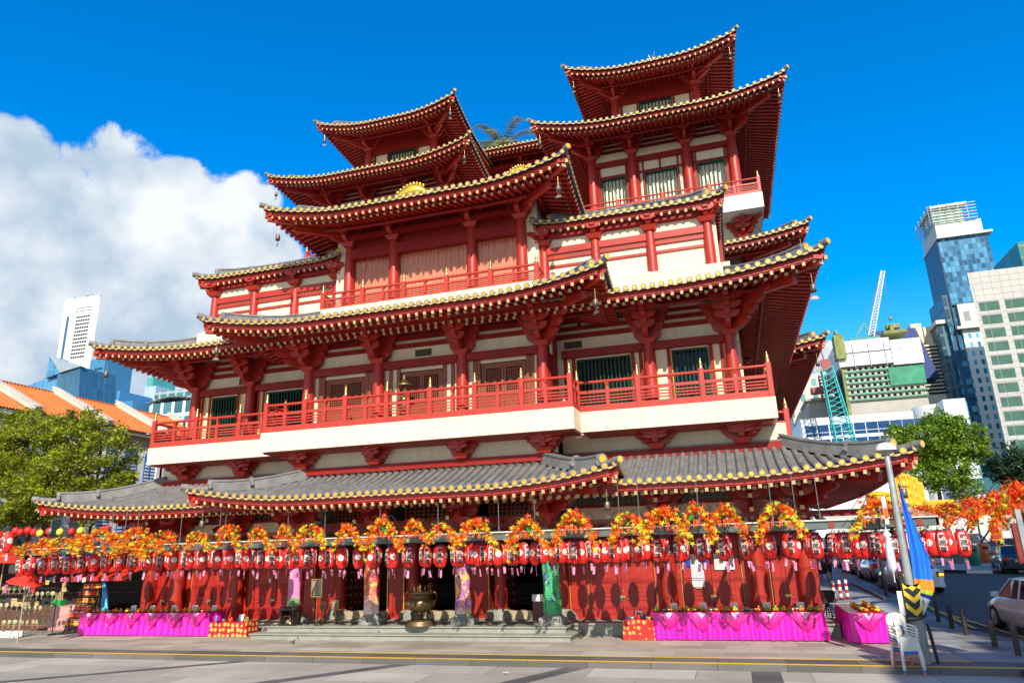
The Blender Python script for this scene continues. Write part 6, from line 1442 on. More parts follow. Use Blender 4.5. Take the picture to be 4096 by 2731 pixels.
# ---- building under construction
Yc = 210.0
a, c = at(3352, 1440, Yc), at(3660, 1400, Yc); zt = at(3500, 1372, Yc).z; zb_ = at(3500, 1600, Yc).z; zs = at(3500, 1462, Yc).z
x0, x1 = at(3378, 1480, Yc).x, at(3690, 1470, Yc).x
o = thing('unfinished_building', 'concrete building under construction with green netting and a white clad top', 'building', ((x0+x1)/2, Yc, 0))
b = MB(); nf = 6; fh = (zs-zb_)/nf
for k in range(nf):
    z = zb_+(zs-zb_)*k/nf; b.box(x0, x1, Yc, Yc+26, z, z+.22*fh, 0); b.box(x0-.2, x1+.2, Yc-.3, Yc, z+.15*fh, z+.42*fh, 1)
    for j in range(13): xx = x0+(x1-x0)*(j+.25)/13; b.box(xx-.35, xx+.35, Yc+.3, Yc+1, z+.2*fh, z+fh, 0)
b.box(x0, x1, Yc+5, Yc+25, 0, zs, 2); b.box(x0, x1, Yc+.5, Yc+5, 0, zb_, 0); b.build('frame', [mat('raw_concrete', (.40, .38, .33), .85, .1, .3), mat('green_netting', (.13, .33, .22), .8, .2, .5), DARK], o)
b = MB(); b.box(at(3345, 1400, Yc).x, at(3560, 1400, Yc).x, Yc-.8, Yc+26, zs+.3, at(3480, 1358, Yc).z); [b.box(at(3345, 1400, Yc).x+4*k, at(3345, 1400, Yc).x+4*k+.12, Yc-1.16, Yc-.7, zs-.4, at(3480, 1372, Yc).z, 1) for k in range(6)]; b.box(x0-3, x1+.4, Yc-1.16, Yc-.7, zs+4, zs+4.15, 1); b.box(at(3562, 1400, Yc).x, x1+.5, Yc-1.1, Yc+26, zs-.5, at(3480, 1372, Yc).z)
b.build('cladding', [CONW, MATS['joint_grey']], o)
b = MB(); b.box(x1-8.5, x1+.2, Yc-.5, Yc-.1, zs-6, zs-1); b.build('netting', mat('dark_netting', (.05, .26, .15), .8, .25, .6), o)
b = MB(); p = at(3350, 1345, Yc); b.box(p.x-1.4, p.x+1.2, Yc-2, Yc+2, p.z-7, p.z); b.box(p.x-.8, p.x-.2, Yc-2.2, Yc+2, p.z, p.z+1.2); b.box(p.x-.4, p.x+.4, Yc, Yc+1, 10, p.z-7); b.build('scaffold_tower', mat('scaffold_olive', (.20, .22, .07), .8, .3, .6), o)
b = MB(); p, q = at(3545, 1360, Yc), at(3640, 1360, Yc); b.box(p.x, q.x, Yc+1, Yc+10, zs+9, p.z+3); b.box(p.x+2, q.x-3, Yc+2, Yc+9, p.z+3, p.z+5); b.build('formwork', MATS['scaffold_olive'], o)
b = MB(); p, q = at(3490, 1325, Yc+25), at(3660, 1310, Yc+25); b.add([(p.x, Yc+25, zs), (q.x+4, Yc+25, zs), (q.x, Yc+25, q.z), (p.x, Yc+25, p.z), (p.x, Yc+35, zs), (q.x+4, Yc+35, zs), (q.x, Yc+35, q.z), (p.x, Yc+35, p.z)], [(3, 2, 1, 0), (4, 5, 6, 7), (0, 1, 5, 4), (1, 2, 6, 5), (2, 3, 7, 6), (3, 0, 4, 7)]); b.build('blue_screen', mat('blue_screen', (.006, .03, .16), .6, .1, .2), o)
# ---- cranes
def lattice_boom(b, p, q, w_, n, r_, m=0):
    p, q = V(p), V(q); d = (q-p).normalized(); s_ = d.cross(V((0, 1, 0))).normalized()*w_/2; t_ = V((0, w_/2, 0)); C = [s_+t_, s_-t_, -s_-t_, -s_+t_]
    for k in C: b.cyl(p+k, q+k*.6, r_, 5, m)
    for i in range(n):
        f, g_ = i/n, (i+1)/n
        for j in range(4): b.cyl(p.lerp(q, f)+C[j]*(1-.4*f), p.lerp(q, g_)+C[(j+1) % 4]*(1-.4*g_), r_*.7, 4, m)
CRW, CRT, CRR = mat('crane_white', (.66, .68, .70), .5, .05, 1), mat('crane_teal', (.03, .42, .40), .5, .1, 1), mat('crane_red', (.30, .06, .05), .6, .1, 1)
base, tip = at(3483, 1345, Yc+4), at(3531, 1085, Yc+4)
o = thing('tower_crane', 'white luffing tower crane on the unfinished building', 'crane', base)
b = MB(); lattice_boom(b, base, tip, 1.5, 22, .16); b.build('jib', CRW, o)
b = MB(); b.box(base.x-6, base.x+2, Yc+2, Yc+6, base.z-3, base.z-.5); b.bar(base+V((-4, 0, 0)), at(3455, 1292, Yc+4), .6, .6); b.bar(at(3455, 1292, Yc+4), base, .5, .5); b.build('machine_deck', mat('crane_green', (.03, .20, .16), .5, .1, 1), o)
b = MB(); b.cyl(at(3455, 1292, Yc+4), tip, .09, 4); h_ = at(3562, 1275, Yc+4); b.cyl(tip, h_, .07, 4); b.build('cable', STEEL, o)
b = MB(); b.box(h_.x-1.6, h_.x+1.8, Yc+3, Yc+5, h_.z-3.0, h_.z-1.8); b.ball(h_, .6, 6, 4); b.build('hook_load', MATS['scaffold_olive'], o)
base, tip = at(3382, 1775, 140), at(3305, 1470, 140); o = thing('lattice_crane', 'turquoise lattice crane boom in front of the white office', 'crane', base); b = MB(); lattice_boom(b, base, tip, 3.2, 15, .13); b.build('boom', CRT, o); b = MB(); b.box(tip.x-.8, tip.x+.8, 139.5, 140.5, tip.z-.5, tip.z+1.5); b.cyl(tip, tip+V((-.5, 0, 4)), .12, 5); b.build('boom_head', CRR, o)
base, tip = at(3305, 1600, 230), at(3282, 1500, 230); o = thing('red_crane', 'small dark red crane in front of the beige block', 'crane', base); b = MB(); lattice_boom(b, base, tip, 2, 8, .2); lattice_boom(b, at(3305, 1560, 230), at(3308, 1500, 230), 1.6, 6, .2); b.box(base.x-4, base.x+3, 229, 231, at(3300, 1560, 230).z-1, at(3300, 1560, 230).z+1); b.build('boom', CRR, o)
# ---- beige block left of the site
a, c = at(3222, 1500, 260), at(3370, 1480, 260); o = thing('beige_block', 'beige block with small green windows behind the turquoise crane', 'building', ((a.x+c.x)/2, 260, 0)); b = MB(); b.box(a.x-6, c.x, 260, 285, 0, at(3300, 1490, 260).z); b.build('wall', facade_mat('beige_wall', (.55, .52, .44), (.12, .28, .26), 4.2, 5.2, 1.25, .3, .3), o)
b = MB(); b.box(a.x-3, c.x-2, 240, 259, 0, at(3300, 1600, 240).z); b.box(a.x-3.5, c.x-1, 239, 259, at(3300, 1600, 240).z, at(3300, 1590, 240).z); b.build('lower_deck', MATS['raw_concrete'], o)
# ---- beige banded tower
a, c = at(3672, 1330, 300), at(3738, 1320, 300); o = thing('banded_tower', 'slim cream tower with dark window bands left of the glass skyscraper', 'tower', ((a.x+c.x)/2, 300, 0))
b = MB(); z0 = at(3690, 1580, 300).z; z1 = at(3690, 1380, 300).z; b.box(a.x-2, c.x+3, 300, 318, 0, z1, 0)
for k in range(14): z = z0+(z1-z0)*k/14; b.box(a.x-1.2, c.x+3.2, 299.7, 300, z, z+(z1-z0)/28, 1)
b.box(a.x-2, c.x-4, 301, 316, z1, a.z+4, 0); b.box(c.x-3, c.x+2, 303, 316, z1, at(3710, 1300, 300).z, 0); b.build('wall', [mat('cream_tower', (.62, .55, .42), .8, .05, .1), DARK], o)
# ---- glass skyscraper
Yk = 290.0
def pzx(px, py, Y=Yk): return at(px, py, Y)
o = thing('glass_skyscraper', 'tall blue glass skyscraper with an open steel crown on the right', 'skyscraper', (pzx(3850, 1300).x, Yk, 0))
SKYG = facade_mat('sky_glass', (.06, .15, .22), (.010, .11, .26), 1.45, 2.1, .09, .2, .35, spec=.3, lit=(.07, .26, .42))
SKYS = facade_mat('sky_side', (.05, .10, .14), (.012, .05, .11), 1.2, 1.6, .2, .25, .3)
WGRID = facade_mat('white_grid', (.62, .62, .60), (.03, .24, .42), 2.5, 3.4, .72, .2, .5, lit=(.10, .42, .55))
x0, x1 = pzx(3760, 1000).x, pzx(3935, 980).x; z0 = pzx(3800, 1222).z; z1 = pzx(3760, 958).z
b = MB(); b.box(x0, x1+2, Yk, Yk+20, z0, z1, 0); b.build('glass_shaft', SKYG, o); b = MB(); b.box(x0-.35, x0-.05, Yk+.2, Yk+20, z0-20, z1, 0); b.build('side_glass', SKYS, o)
b = MB(); b.box(x0-.6, x1+3.5, Yk-1.5, Yk+21, z1, z1+.9); b.box(x0, x1+1, Yk, Yk+20, z1+.9, z1+6.5); [b.box(x0+.5, x1, Yk-.1, Yk, z1+1.2+.7*k, z1+1.5+.7*k) for k in range(7)]; b.build('cornice', mat('pale_metal', (.52, .50, .46), .5, .06, .4), o)
zt = pzx(3750, 822).z; b = MB(); xa, xb = x0-.5, x1-3
b.box(xa+1, xb-1, Yk+1.5, Yk+18, z1+6.5, zt-1, 1)
for k in range(6): z = z1+7+(zt-z1-8)*k/5; b.box(xa-.5, xb+3, Yk-1.2, Yk-.9, z-.12, z+.12, 0); b.box(xa-1.0, xa-.8, Yk-1, Yk+19, z-.1, z+.1, 0)
for k in range(5): xx = xa+(xb-xa)*k/4; b.box(xx-.09, xx+.09, Yk-1, Yk-.7, z1+6.5, zt, 0)
for k in range(5): yy = Yk+19*k/4; b.box(xa-1.0, xa-.8, yy-.08, yy+.08, z1+6.5, zt, 0)
b.box(xa, xb+.5, Yk, Yk+18, zt-1, zt, 2); b.build('crown', [mat('crown_steel', (.40, .40, .38), .5, .1, 1), facade_mat('crown_glass', (.30, .36, .30), (.22, .38, .30), 3, 2.2, .15, .3, .3), MATS['pale_metal']], o)
zb2 = pzx(3800, 1312).z; b = MB(); b.box(x0+1.5, x1+1, Yk-.5, Yk+20, zb2, z0, 0); b.box(x0-.3, x1+2.5, Yk-1.5, Yk+20, zb2-1, zb2, 0); [b.box(x0+3+4.6*k, x0+5+4.6*k, Yk-.6, Yk-.45, zb2+2, z0-3, 1) for k in range(5)]; b.build('mid_band', [MATS['pale_metal'], mat('louvre_dark', (.25, .24, .23), .6, .1, 1)], o)
b = MB(); b.box(x0+1.6, x1+6, Yk+.5, Yk+20, 0, zb2-1, 0); b.build('lower_shaft', WGRID, o)
b = MB(); b.box(x0-2.2, x0+1.5, Yk+1.2, Yk+30, 0, zb2+1, 0); b.build('blue_flank', facade_mat('flank_glass', (.02, .08, .15), (.02, .16, .30), 3.6, 3.4, .7, .15, .4, lit=(.12, .40, .55)), o)
b = MB(); b.box(x0-5.2, x0-2.3, Yk+3, Yk+28, 0, pzx(3740, 1230).z-6, 0); b.box(x0-6, x0-2.1, Yk+2, Yk+26, pzx(3740, 1230).z-6, pzx(3740, 1230).z-4.5, 1); b.box(x0-2.5, x0+2, Yk+1, Yk+20, zb2+1, pzx(3760, 1180).z, 0); b.build('wing', [facade_mat('wing_glass', (.08, .14, .17), (.02, .08, .13), 3, 5, .5, .2, .3), MATS['pale_metal']], o)
# ---- grey office with green windows at the right
Yo = 190.0
x0, x1 = at(3868, 1090, Yo).x, at(3868, 1090, Yo).x+46; zt = at(3868, 1092, Yo).z
o = thing('grey_office', 'pale grey office block with rows of green tinted windows at the right edge', 'building', (x0+20, Yo, 0))
b = MB(); sk = 34*x0/Yo+.5; b.add([(x0, Yo, 0), (x1, Yo, 0), (x1+sk, Yo+34, 0), (x0+sk, Yo+34, 0), (x0, Yo, zt), (x1, Yo, zt), (x1+sk, Yo+34, zt), (x0+sk, Yo+34, zt)], [(3, 2, 1, 0), (4, 5, 6, 7), (0, 1, 5, 4), (1, 2, 6, 5), (2, 3, 7, 6), (3, 0, 4, 7)])
for k in range(1, 60): z = zt-1.55*k; b.box(x0, x1, Yo-.02, Yo, z-.05, z+.05, 1)
for k in range(0, 23): xx = x0+2.0*k+.6; b.box(xx-.04, xx+.04, Yo-.016, Yo, 4, zt, 1)
b.build('wall', [mat('grey_cladding', (.40, .39, .355), .6, .06, .3), mat('cladding_joint', (.24, .24, .24), .7, 0)], o)
w0 = at(3925, 1212, Yo); dz = (at(3925, 1212, Yo).z-at(3925+88, 1707, Yo).z)/9
for r_ in range(13):
    for k in range(6):
        xx = w0.x+5.55*k-.6; z = w0.z-dz*r_+.4
        if xx+4.2 > x1: continue
        b = MB(); b.box(xx, xx+4.3, Yo-.05, Yo+.1, z-2.5, z, 0); b.box(xx, xx+4.3, Yo-.1, Yo-.03, z-.35, z, 1); b.box(xx+1.3, xx+1.4, Yo-.08, Yo, z-2.5, z-.35, 1); b.build('window', [mat('green_tint', (.045, .12, .085), .12, .2, .5, spec=.7), MATS['cladding_joint']], o)
a = at(4068, 970, 240); b = MB(); b.box(a.x, a.x+30, 240, 262, 0, a.z, 0); t_ = thing('teal_tower', 'teal glass tower top showing above the grey office at the right edge', 'tower', (a.x+10, 240, 0)); b.build('wall', facade_mat('teal_wall', (.10, .22, .20), (.03, .16, .14), 4, 4, .35, .2, .3), t_)
# ============================================================ SHOPHOUSES ON THE LEFT
XE, XR, ZE, ZR = -38.0, -43.0, 11.0, 13.5
RT_ = mat('orange_tiles', (.62, .16, .03), .75, .22, 2.5, dirt=.12)
nt, bb, L = nodes(RT_); tcx = nt.nodes.new('ShaderNodeTexCoord'); wv = nt.nodes.new('ShaderNodeTexWave'); wv.bands_direction = 'Y'; wv.inputs['Scale'].default_value = 1.3; L(tcx.outputs['Object'], wv.inputs[0]); bp = nt.nodes.new('ShaderNodeBump'); bp.inputs['Strength'].default_value = .6; bp.inputs['Distance'].default_value = .08; L(wv.outputs['Fac'], bp.inputs['Height']); L(bp.outputs['Normal'], bb.inputs['Normal'])
OLDW = mat('old_white_wall', (.60, .56, .47), .85, .12, 1, dirt=.5); BLUW = mat('blue_wall', (.01, .06, .22), .6, .1, 1); BLUS = mat('blue_shutter', (.01, .13, .42), .5, .1, 3); TANW = mat('tan_wall', (.55, .36, .20), .8, .1, 1); WHT = mat('white_trim', (.70, .69, .66), .7, .05, 2); TEALS = mat('teal_shutter', (.12, .36, .34), .6, .1, 3)
ycut = [14.8, 20.0, 25.1, 30.2, 35.3, 40.5, 45.7, 51]
hn = ['tan shophouse with orange tiled roof at the far left edge', 'tan shophouse behind the left street tree crown', 'tan shophouse with teal shutters behind the tree trunks', 'tan shophouse joined to the dark blue one, behind the tree', 'dark blue shophouse with white arches next to the tree', 'dark blue shophouse with blue shutters beside the temple balcony', 'farthest orange roofed shophouse seen beyond the temple balcony']
for i in range(7):
    y0, y1 = ycut[i], ycut[i+1]; blue = i >= 4
    o = thing('shophouse', hn[i], 'shophouse', (XE, (y0+y1)/2, 0), 0, 'shophouses with orange roofs')
    b = MB(); b.box(XR-5, XE-.6, y0+.02, y1-.02, 0, ZE-.3, 0); b.box(XE-.6, XE-.45, y0+.02, y1-.02, ZE-1.1, ZE-.3, 1); b.box(XE-.6, XE-.1, y0+.02, y1-.02, ZE-.34, ZE-.12, 1); b.build('wall', [BLUW if blue else TANW, WHT if not blue else mat('eave_timber', (.42, .33, .22), .7, .1, 2)], o)
    b = MB(); rows = [[V((XE-.02+(XR-XE)*q, yy, ZE-.1+(ZR-ZE)*q)) for yy in [y0+.2+(y1-y0-.4)*k/16 for k in range(17)]] for q in [j/8 for j in range(9)]]
    b.grid(rows, 0, False); rows2 = [[V((XR-(p.x-XR), p.y, p.z)) for p in r_] for r_ in rows]; b.grid(rows2, 0, False)
    for k in range(26): yy = y0+.3+(y1-y0-.6)*k/25; b.tube([(XE, yy, ZE-.08), (XR, yy, ZR+.02)], .07, 5, 0, False, None, True)
    b.box(XR-.15, XR+.15, y0, y1, ZR-.03, ZR+.12, 0); b.build('roof', RT_, o)
    b = MB(); b.bar((XE+.15, y1, ZE+.12), (XR, y1, ZR+.25), .42, .34, 0); b.bar((XE+.12, y1, ZE+.32), (XR, y1, ZR+.45), .5, .08, 0); b.build('party_wall', OLDW, o)
    for f, zb0, zh in ((0, 7.05, 2.9), (1, 3.4, 2.6)):
        for k in range(3):
            yc = y0+(y1-y0)*(k+.5)/3; hw = .68
            b = MB(); ar = [(yc-hw*1.25, zb0-.2)]+[(yc-hw*1.25*cos(t), zb0+zh-.6+hw*1.1*sin(t)) for t in [pi*j/10 for j in range(11)]]+[(yc+hw*1.25, zb0-.2)]
            n = len(ar); M_ = Matrix(((0, 0, 1, XE-.6), (1, 0, 0, 0), (0, 1, 0, 0), (0, 0, 0, 1))); b.prism(ar, M_, .10); w_o = b.build('window', WHT, o)
            b = MB(); ar = [(yc-hw*.82, zb0)]+[(yc-hw*.82*cos(t), zb0+zh-.6+hw*.75*sin(t)) for t in [pi*j/8 for j in range(9)]]+[(yc+hw*.82, zb0)]; b.prism(ar, M_, .13); b.build('shutter', BLUS if blue else TEALS, w_o)
            for s_ in (-1, 1): b = MB(); [b.box(XE-.47, XE-.44, yc+s_*hw*.41-.18, yc+s_*hw*.41+.18, zb0+.3+j*.22, zb0+.40+j*.22) for j in range(8)]; b.build('louvre', WHT if blue else MATS['tan_wall'], w_o)
    for yy in (y0+.15, y1-.15): b = MB(); b.box(XE-.6, XE-.35, yy-.25, yy+.25, 0, ZE-1.1); b.build('pilaster', WHT, o)
# ============================================================ TREES
BARK = mat('bark', (.13, .09, .06), .9, .3, 5, bump=.5)
def leafmat(name, c, c2):
    m = mat(name, c, .42, .35, 1.6, hue=c2, spec=.5); nt, b, L = nodes(m)
    b.inputs['Subsurface Weight'].default_value = 0; b.inputs['Transmission Weight'].default_value = 0
    tr = nt.nodes.new('ShaderNodeBsdfTranslucent'); mx = nt.nodes.new('ShaderNodeMixShader'); mx.inputs[0].default_value = .28; out = nt.nodes['Material Output']
    L(b.inputs['Base Color'].links[0].from_socket, tr.inputs['Color']); L(b.outputs[0], mx.inputs[1]); L(tr.outputs[0], mx.inputs[2]); L(mx.outputs[0], out.inputs['Surface']); return m
LF1, LF2, LF3 = leafmat('leaf_olive', (.09, .12, .010), (.36, .40, .02)), leafmat('leaf_bright', (.09, .17, .012), (.26, .40, .03)), leafmat('leaf_deep', (.02, .05, .015), (.04, .09, .02))
def tree(label, base, lobes, m, n, size, trunk, seed, twigs=18, lean=(0, 0), name='street_tree', flat=.5):
    rnd = random.Random(seed); o = thing(name, label, 'tree', base); base = V(base)
    b = MB(); top = V(trunk[-1]); b.tube([V(p) for p in trunk], .2, 10, 0, True, [.24*(1-.6*i/len(trunk)) for i in range(len(trunk))])
    for c, r_ in lobes:
        for k in range(3):
            e = V(c)+V((rnd.gauss(0, r_*.4), rnd.gauss(0, r_*.4), rnd.gauss(0, r_*.3))); s_ = V(trunk[rnd.randrange(len(trunk)//2, len(trunk))]); mid = s_.lerp(e, .5)+V((rnd.gauss(0, .2), rnd.gauss(0, .2), rnd.uniform(-.1, .4)))
            b.tube([s_, mid, e], .06, 6, 0, False, [.09, .055, .02])
    b.build('trunk', BARK, o)
    b = MB(); tot = sum(r_**2 for c, r_ in lobes)
    for c, r_ in lobes:
        c = V(c); cl = []
        for k in range(int(26*max(1, r_))):   # leaf clumps on the outside of the lobe
            d = V((rnd.gauss(0, 1), rnd.gauss(0, 1), rnd.gauss(.15, 1))).normalized(); cl.append(c+V((d.x, d.y, d.z*.85))*r_*rnd.uniform(.55, 1.12))
        for i in range(int(n*r_*r_/tot)):
            k = cl[rnd.randrange(len(cl))]; p = k+V((rnd.gauss(0, .2), rnd.gauss(0, .2), rnd.gauss(0, .14)))*r_*.75
            a = V((rnd.gauss(0, 1), rnd.gauss(0, 1), rnd.gauss(0, .6))).normalized(); nrm = V((rnd.gauss(0, .7), rnd.gauss(0, .7), 1)); t_ = a.cross(nrm).normalized(); s_ = size*rnd.uniform(.6, 1.3)
            b.add([p-a*s_, p+t_*s_*.42, p+a*s_, p-t_*s_*.42], [(0, 1, 2, 3)], 0)
    b.build('crown', m, o); return o
Yt1 = 27.5
def T3(px, py, Y): return tuple(at(px, py, Y))
g_ = at(150, 2440, Yt1)
tree('big olive green street tree in front of the shophouses on the left', (g_.x, Yt1, 0), [(T3(120, 1790, 27), 1.5), (T3(300, 1760, 27.5), 1.45), (T3(430, 1800, 27.5), 1.35), (T3(330, 1700, 28), 1.0), (T3(490, 1900, 28), .7), (T3(90, 1690, 28), 1.1), (T3(20, 1830, 27), 1.6), (T3(230, 1930, 26.5), 1.6), (T3(480, 1930, 28), .75), (T3(60, 1980, 26.5), 1.5), (T3(380, 1960, 27), .9), (T3(200, 1720, 28), 1.0), (T3(-90, 1880, 27), 1.7), (T3(130, 2070, 27), .8), (T3(20, 2090, 26.5), .9), (T3(355, 2075, 27.5), .45)], LF1, 60000, .092, [(g_.x, Yt1, 0), T3(150, 2260, Yt1), T3(170, 2150, Yt1), T3(200, 2030, Yt1), T3(215, 1930, Yt1), T3(240, 1800, Yt1)], 3)
g_ = at(75, 2440, Yt1)
b = MB(); tr2 = thing('street_tree', 'second street tree trunk left of the big tree, its crown merged above', 'tree', (g_.x, Yt1, 0)); b.tube([(g_.x, Yt1, 0), T3(80, 2250, Yt1), T3(60, 2120, Yt1), T3(30, 1980, Yt1)], .2, 10, 0, True, [.24, .2, .17, .1]); b.tube([T3(80, 2250, Yt1), T3(130, 2100, Yt1+.4), T3(170, 1950, Yt1+.4)], .1, 8, 0, False, [.13, .10, .06]); b.build('trunk', BARK, tr2)
Yq = 93.0; g_ = at(3760, 2080, Yq)
tree('bright green feathery tree behind the yellow silos and the lamp post', (g_.x, Yq, 1), [(T3(3740, 1760, Yq), 2.97), (T3(3640, 1790, Yq), 2.53), (T3(3850, 1760, Yq), 2.42), (T3(3900, 1800, Yq), 1.76), (T3(3600, 1740, Yq+1), 1.65), (T3(3800, 1880, Yq-1), 2.31), (T3(3690, 1900, Yq), 2.42), (T3(3860, 1950, Yq), 1.65), (T3(3750, 1690, Yq), 1.65), (T3(3560, 1780, Yq+1), 1.32), (T3(3830, 1690, Yq), 1.10)], LF2, 26000, .225, [(g_.x, Yq, 1), T3(3760, 1990, Yq), T3(3745, 1900, Yq), T3(3755, 1800, Yq), T3(3760, 1720, Yq)], 5)
g_ = at(4110, 2050, 80)
tree('dark green tree cut by the right edge behind the red garlands', (g_.x, 80, 1), [(T3(4060, 1850, 80), 1.9), (T3(4110, 1900, 80), 2.2), (T3(4020, 1900, 80), 1.3), (T3(4090, 1970, 80), 1.4)], LF3, 6000, .2, [(g_.x, 80, 1), T3(4100, 1960, 80), T3(4090, 1870, 80)], 6)
def palm(label, base, h, n, s_, m, seed):
    rnd = random.Random(seed); o = thing('palm', label, 'palm', base); base = V(base); b = MB(); b.cyl(base, base+V((0, 0, h)), .18*s_, 8); b.build('trunk', BARK, o)
    b = MB()
    for k in range(n):
        t = 2*pi*k/n+rnd.uniform(-.2, .2); up = rnd.uniform(.5, 1.5); top = base+V((0, 0, h)); pts = [top+V((cos(t)*q*s_, sin(t)*q*s_, up*q*s_-.55*q*q*s_)) for q in [j/7*1.8 for j in range(8)]]
        for p, q in zip(pts, pts[1:]):
            d = (q-p).normalized(); w_ = d.cross(V((0, 0, 1))).normalized()
            for e in (0, .5):
                c = p.lerp(q, e)
                for sg in (-1, 1): b.add([c, c+d*.12*s_, c+w_*sg*.42*s_+d*.28*s_+V((0, 0, -.08*s_))], [(0, 1, 2)])
        b.tube(pts, .02*s_, 4, 0, False)
    b.build('frond', m, o); return o
p = at(2010, 590, 47); palm('palm growing on the temple roof between the two towers', (p.x, 47, p.z-2.5), 2.3, 18, 1.5, leafmat('palm_leaf', (.10, .14, .04), (.34, .34, .14)), 2)
p = at(4075, 2030, 75); palm('small palm behind the garlands near the right edge', (p.x, 75, 1), p.z-2, 12, 1.2, LF2, 3)
p = at(2610, 222, 38.5); b = MB()
for k in range(14): t = 2*pi*k/14; b.cyl((0, 0, 0), (.35*cos(t), .35*sin(t), .25+.25*(k % 3)), .02, 4)
b.lathe([(.2, -1.2), (.12, -.2), (.16, 0), (0, .15)], n=10)
tag(b.build('roof_finial', mat('finial_silver', (.6, .55, .5), .3, .1, 5, metal=.6), None, (p.x, 39.5, p.z)), 'pale spiky finial peeping over the top roof of the right tower', 'finial')
# ============================================================ MARKET STALLS AT THE LEFT
b = MB(); q = [gnd(95, 2527), gnd(330, 2492), gnd(330, 2507), gnd(215, 2530), gnd(130, 2545)]
b.quad((-36, 23.6, .006), (-25.2, 23.6, .006), (-25.2, 25.2, .006), (-36, 25.2, .006)); tag(b.build('brick_strip', paving('red_brick', (.32, .10, .05), .25, .12, .01)), kind='structure')
WIRE = mat('wire_grey', (.09, .085, .08), .5, .15, 6, metal=.3); FANM = mat('fan_buff', (.42, .32, .16), .7, .15, 8); FANG = mat('fan_green', (.36, .38, .20), .7, .15, 8)
SHOE = mat('straw_sandal', (.55, .40, .20), .75, .2, 9)
b = MB(); b.lathe([(.001, -.004), (.088, -.004), (.088, .004), (.001, .004)], n=14); b.v = [(x, z, y) for x, y, z in b.v]; b.cyl((0, 0, -.1), (0, 0, -.2), .012, 5); FANa = b.mesh('hand_fan', FANM); b2 = MB(); b2.v, b2.f, b2.m, b2.s = b.v, b.f, b.m, b.s; FANb = b2.mesh('hand_fan', FANG)
def rack(px, Yb_, w_, h_, rz, lab, rowsz, short):
    p = at(px, 2400, Yb_); o = thing('wire_rack', lab, 'rack', (p.x, Yb_, 0), rz); b = MB()
    for x in (-w_/2, w_/2): b.cyl((x, 0, 0), (x, 0, h_), .018, 6); b.bar((x, -.25, .03), (x, .25, .03), .03, .03)
    for k in range(9): z = .35+(h_-.4)*k/8; b.cyl((-w_/2, 0, z), (w_/2, 0, z), .006, 4)
    for k in range(11): x = -w_/2+w_*k/10; b.cyl((x, 0, .35), (x, 0, h_), .005, 4)
    b.build('frame', WIRE, o, (0, 0, 0)); Mr = Matrix.Rotation(rz, 3, 'Z')
    for j, z in enumerate(rowsz):
        for k in range(6):
            q = V((-w_/2+.12+(w_-.24)*k/5, -.07-.02*(k % 2), z)); tag(put('hand_fan', (FANa, FANb)[(j+k//3) % 2], None, o.location+Mr @ q, rz+random.uniform(-.5, .5)), f'round straw hand fan hanging on the {short}', 'fan', f'hand fans on the {short}')
rack(45, 21.2, 1.25, 1.95, .35, 'wire souvenir rack with straw fans at the far left edge', (1.75, 1.15, .55), 'far left rack')
rack(160, 21.8, 1.25, 1.75, .3, 'wire souvenir rack with straw fans in front of the pink checked table', (1.5, 1.0, .5), 'rack before the checked table')
RP = mat('red_parasol_cloth', (.62, .03, .012), .6, .08, 3)
for px, py, Yp_, r_, lab, tl in ((20, 2225, 20.4, .75, 'red cloth parasol at the far left edge, higher of two', .28), (108, 2315, 20.0, .62, 'red cloth parasol above the fan racks, lower of two', .32)):
    p = at(px, py, Yp_); o = thing('parasol', lab, 'parasol', (p.x, Yp_, 0)); b = MB(); b.lathe([(r_, -.14), (r_*.97, -.12), (r_*.6, .06), (r_*.2, .2), (0, .26)], (0, 0, 0), 8); ob = b.build('canopy', RP, o, (0, 0, p.z)); ob.rotation_euler = (0, tl*.6, 0); b = MB(); b.cyl((0, 0, 0), (0, 0, p.z+.15), .022, 6); b.build('pole', SAND, o, (0, 0, 0))
# stall with awnings
a, c = at(150, 2250, 23.2), at(420, 2235, 23.2); b = MB(); b.add([(a.x, 22.4, 2.72), (c.x, 22.4, 2.72), (c.x, 25.5, 3.05), (a.x, 25.5, 3.05), (a.x, 22.4, 2.64), (c.x, 22.4, 2.64)], [(0, 1, 2, 3), (4, 5, 1, 0)]); tag(b.build('blue_awning', mat('awning_blue', (.01, .20, .50), .5, .12, 1)), 'bright blue awning of the market stall left of the temple', 'awning')
a, c = at(372, 2290, 23.6), at(582, 2282, 23.6); b = MB(); rows = [[V((a.x+(c.x-a.x)*k/12, 22.7+1.6*j/3, 2.05+.5*j/3-.09*sin(k*pi/3)**2*(1-j/3))) for k in range(13)] for j in range(4)]; b.grid(rows); b.add([rows[0][0], rows[0][-1], rows[0][-1]-V((0, 0, .16)), rows[0][0]-V((0, 0, .16))], [(0, 1, 2, 3)]); tag(b.build('red_awning', RP), 'sagging red awning over the dark stall opening left of the temple doors', 'awning')
st = thing('market_stall', 'dark market stall hung with goods behind the toy rack', 'stall', (-28, 26, 0)); b = MB(); b.box(-36.5, -24.6, 26.5, 26.7, 0, 3.0); b.box(-36.5, -24.6, 24.2, 26.6, 2.95, 3.05); b.build('back_wall', mat('stall_dark', (.03, .018, .014), .8, .3, 2), st)
b = MB(); b.box(-33, -26, 25.4, 26.4, 0, .8); b.build('counter', mat('stall_timber', (.10, .05, .03), .7, .3, 3), st)
goods = [mat('good_red', (.4, .03, .03), .5, .2, 6), mat('good_straw', (.5, .36, .14), .7, .2, 6), mat('good_pink', (.6, .12, .3), .6, .2, 6), mat('good_grey', (.3, .3, .3), .5, .2, 6), mat('good_teal', (.03, .2, .3), .5, .2, 6), mat('good_dark', (.06, .03, .05), .6, .2, 6)]
rnd = random.Random(9)
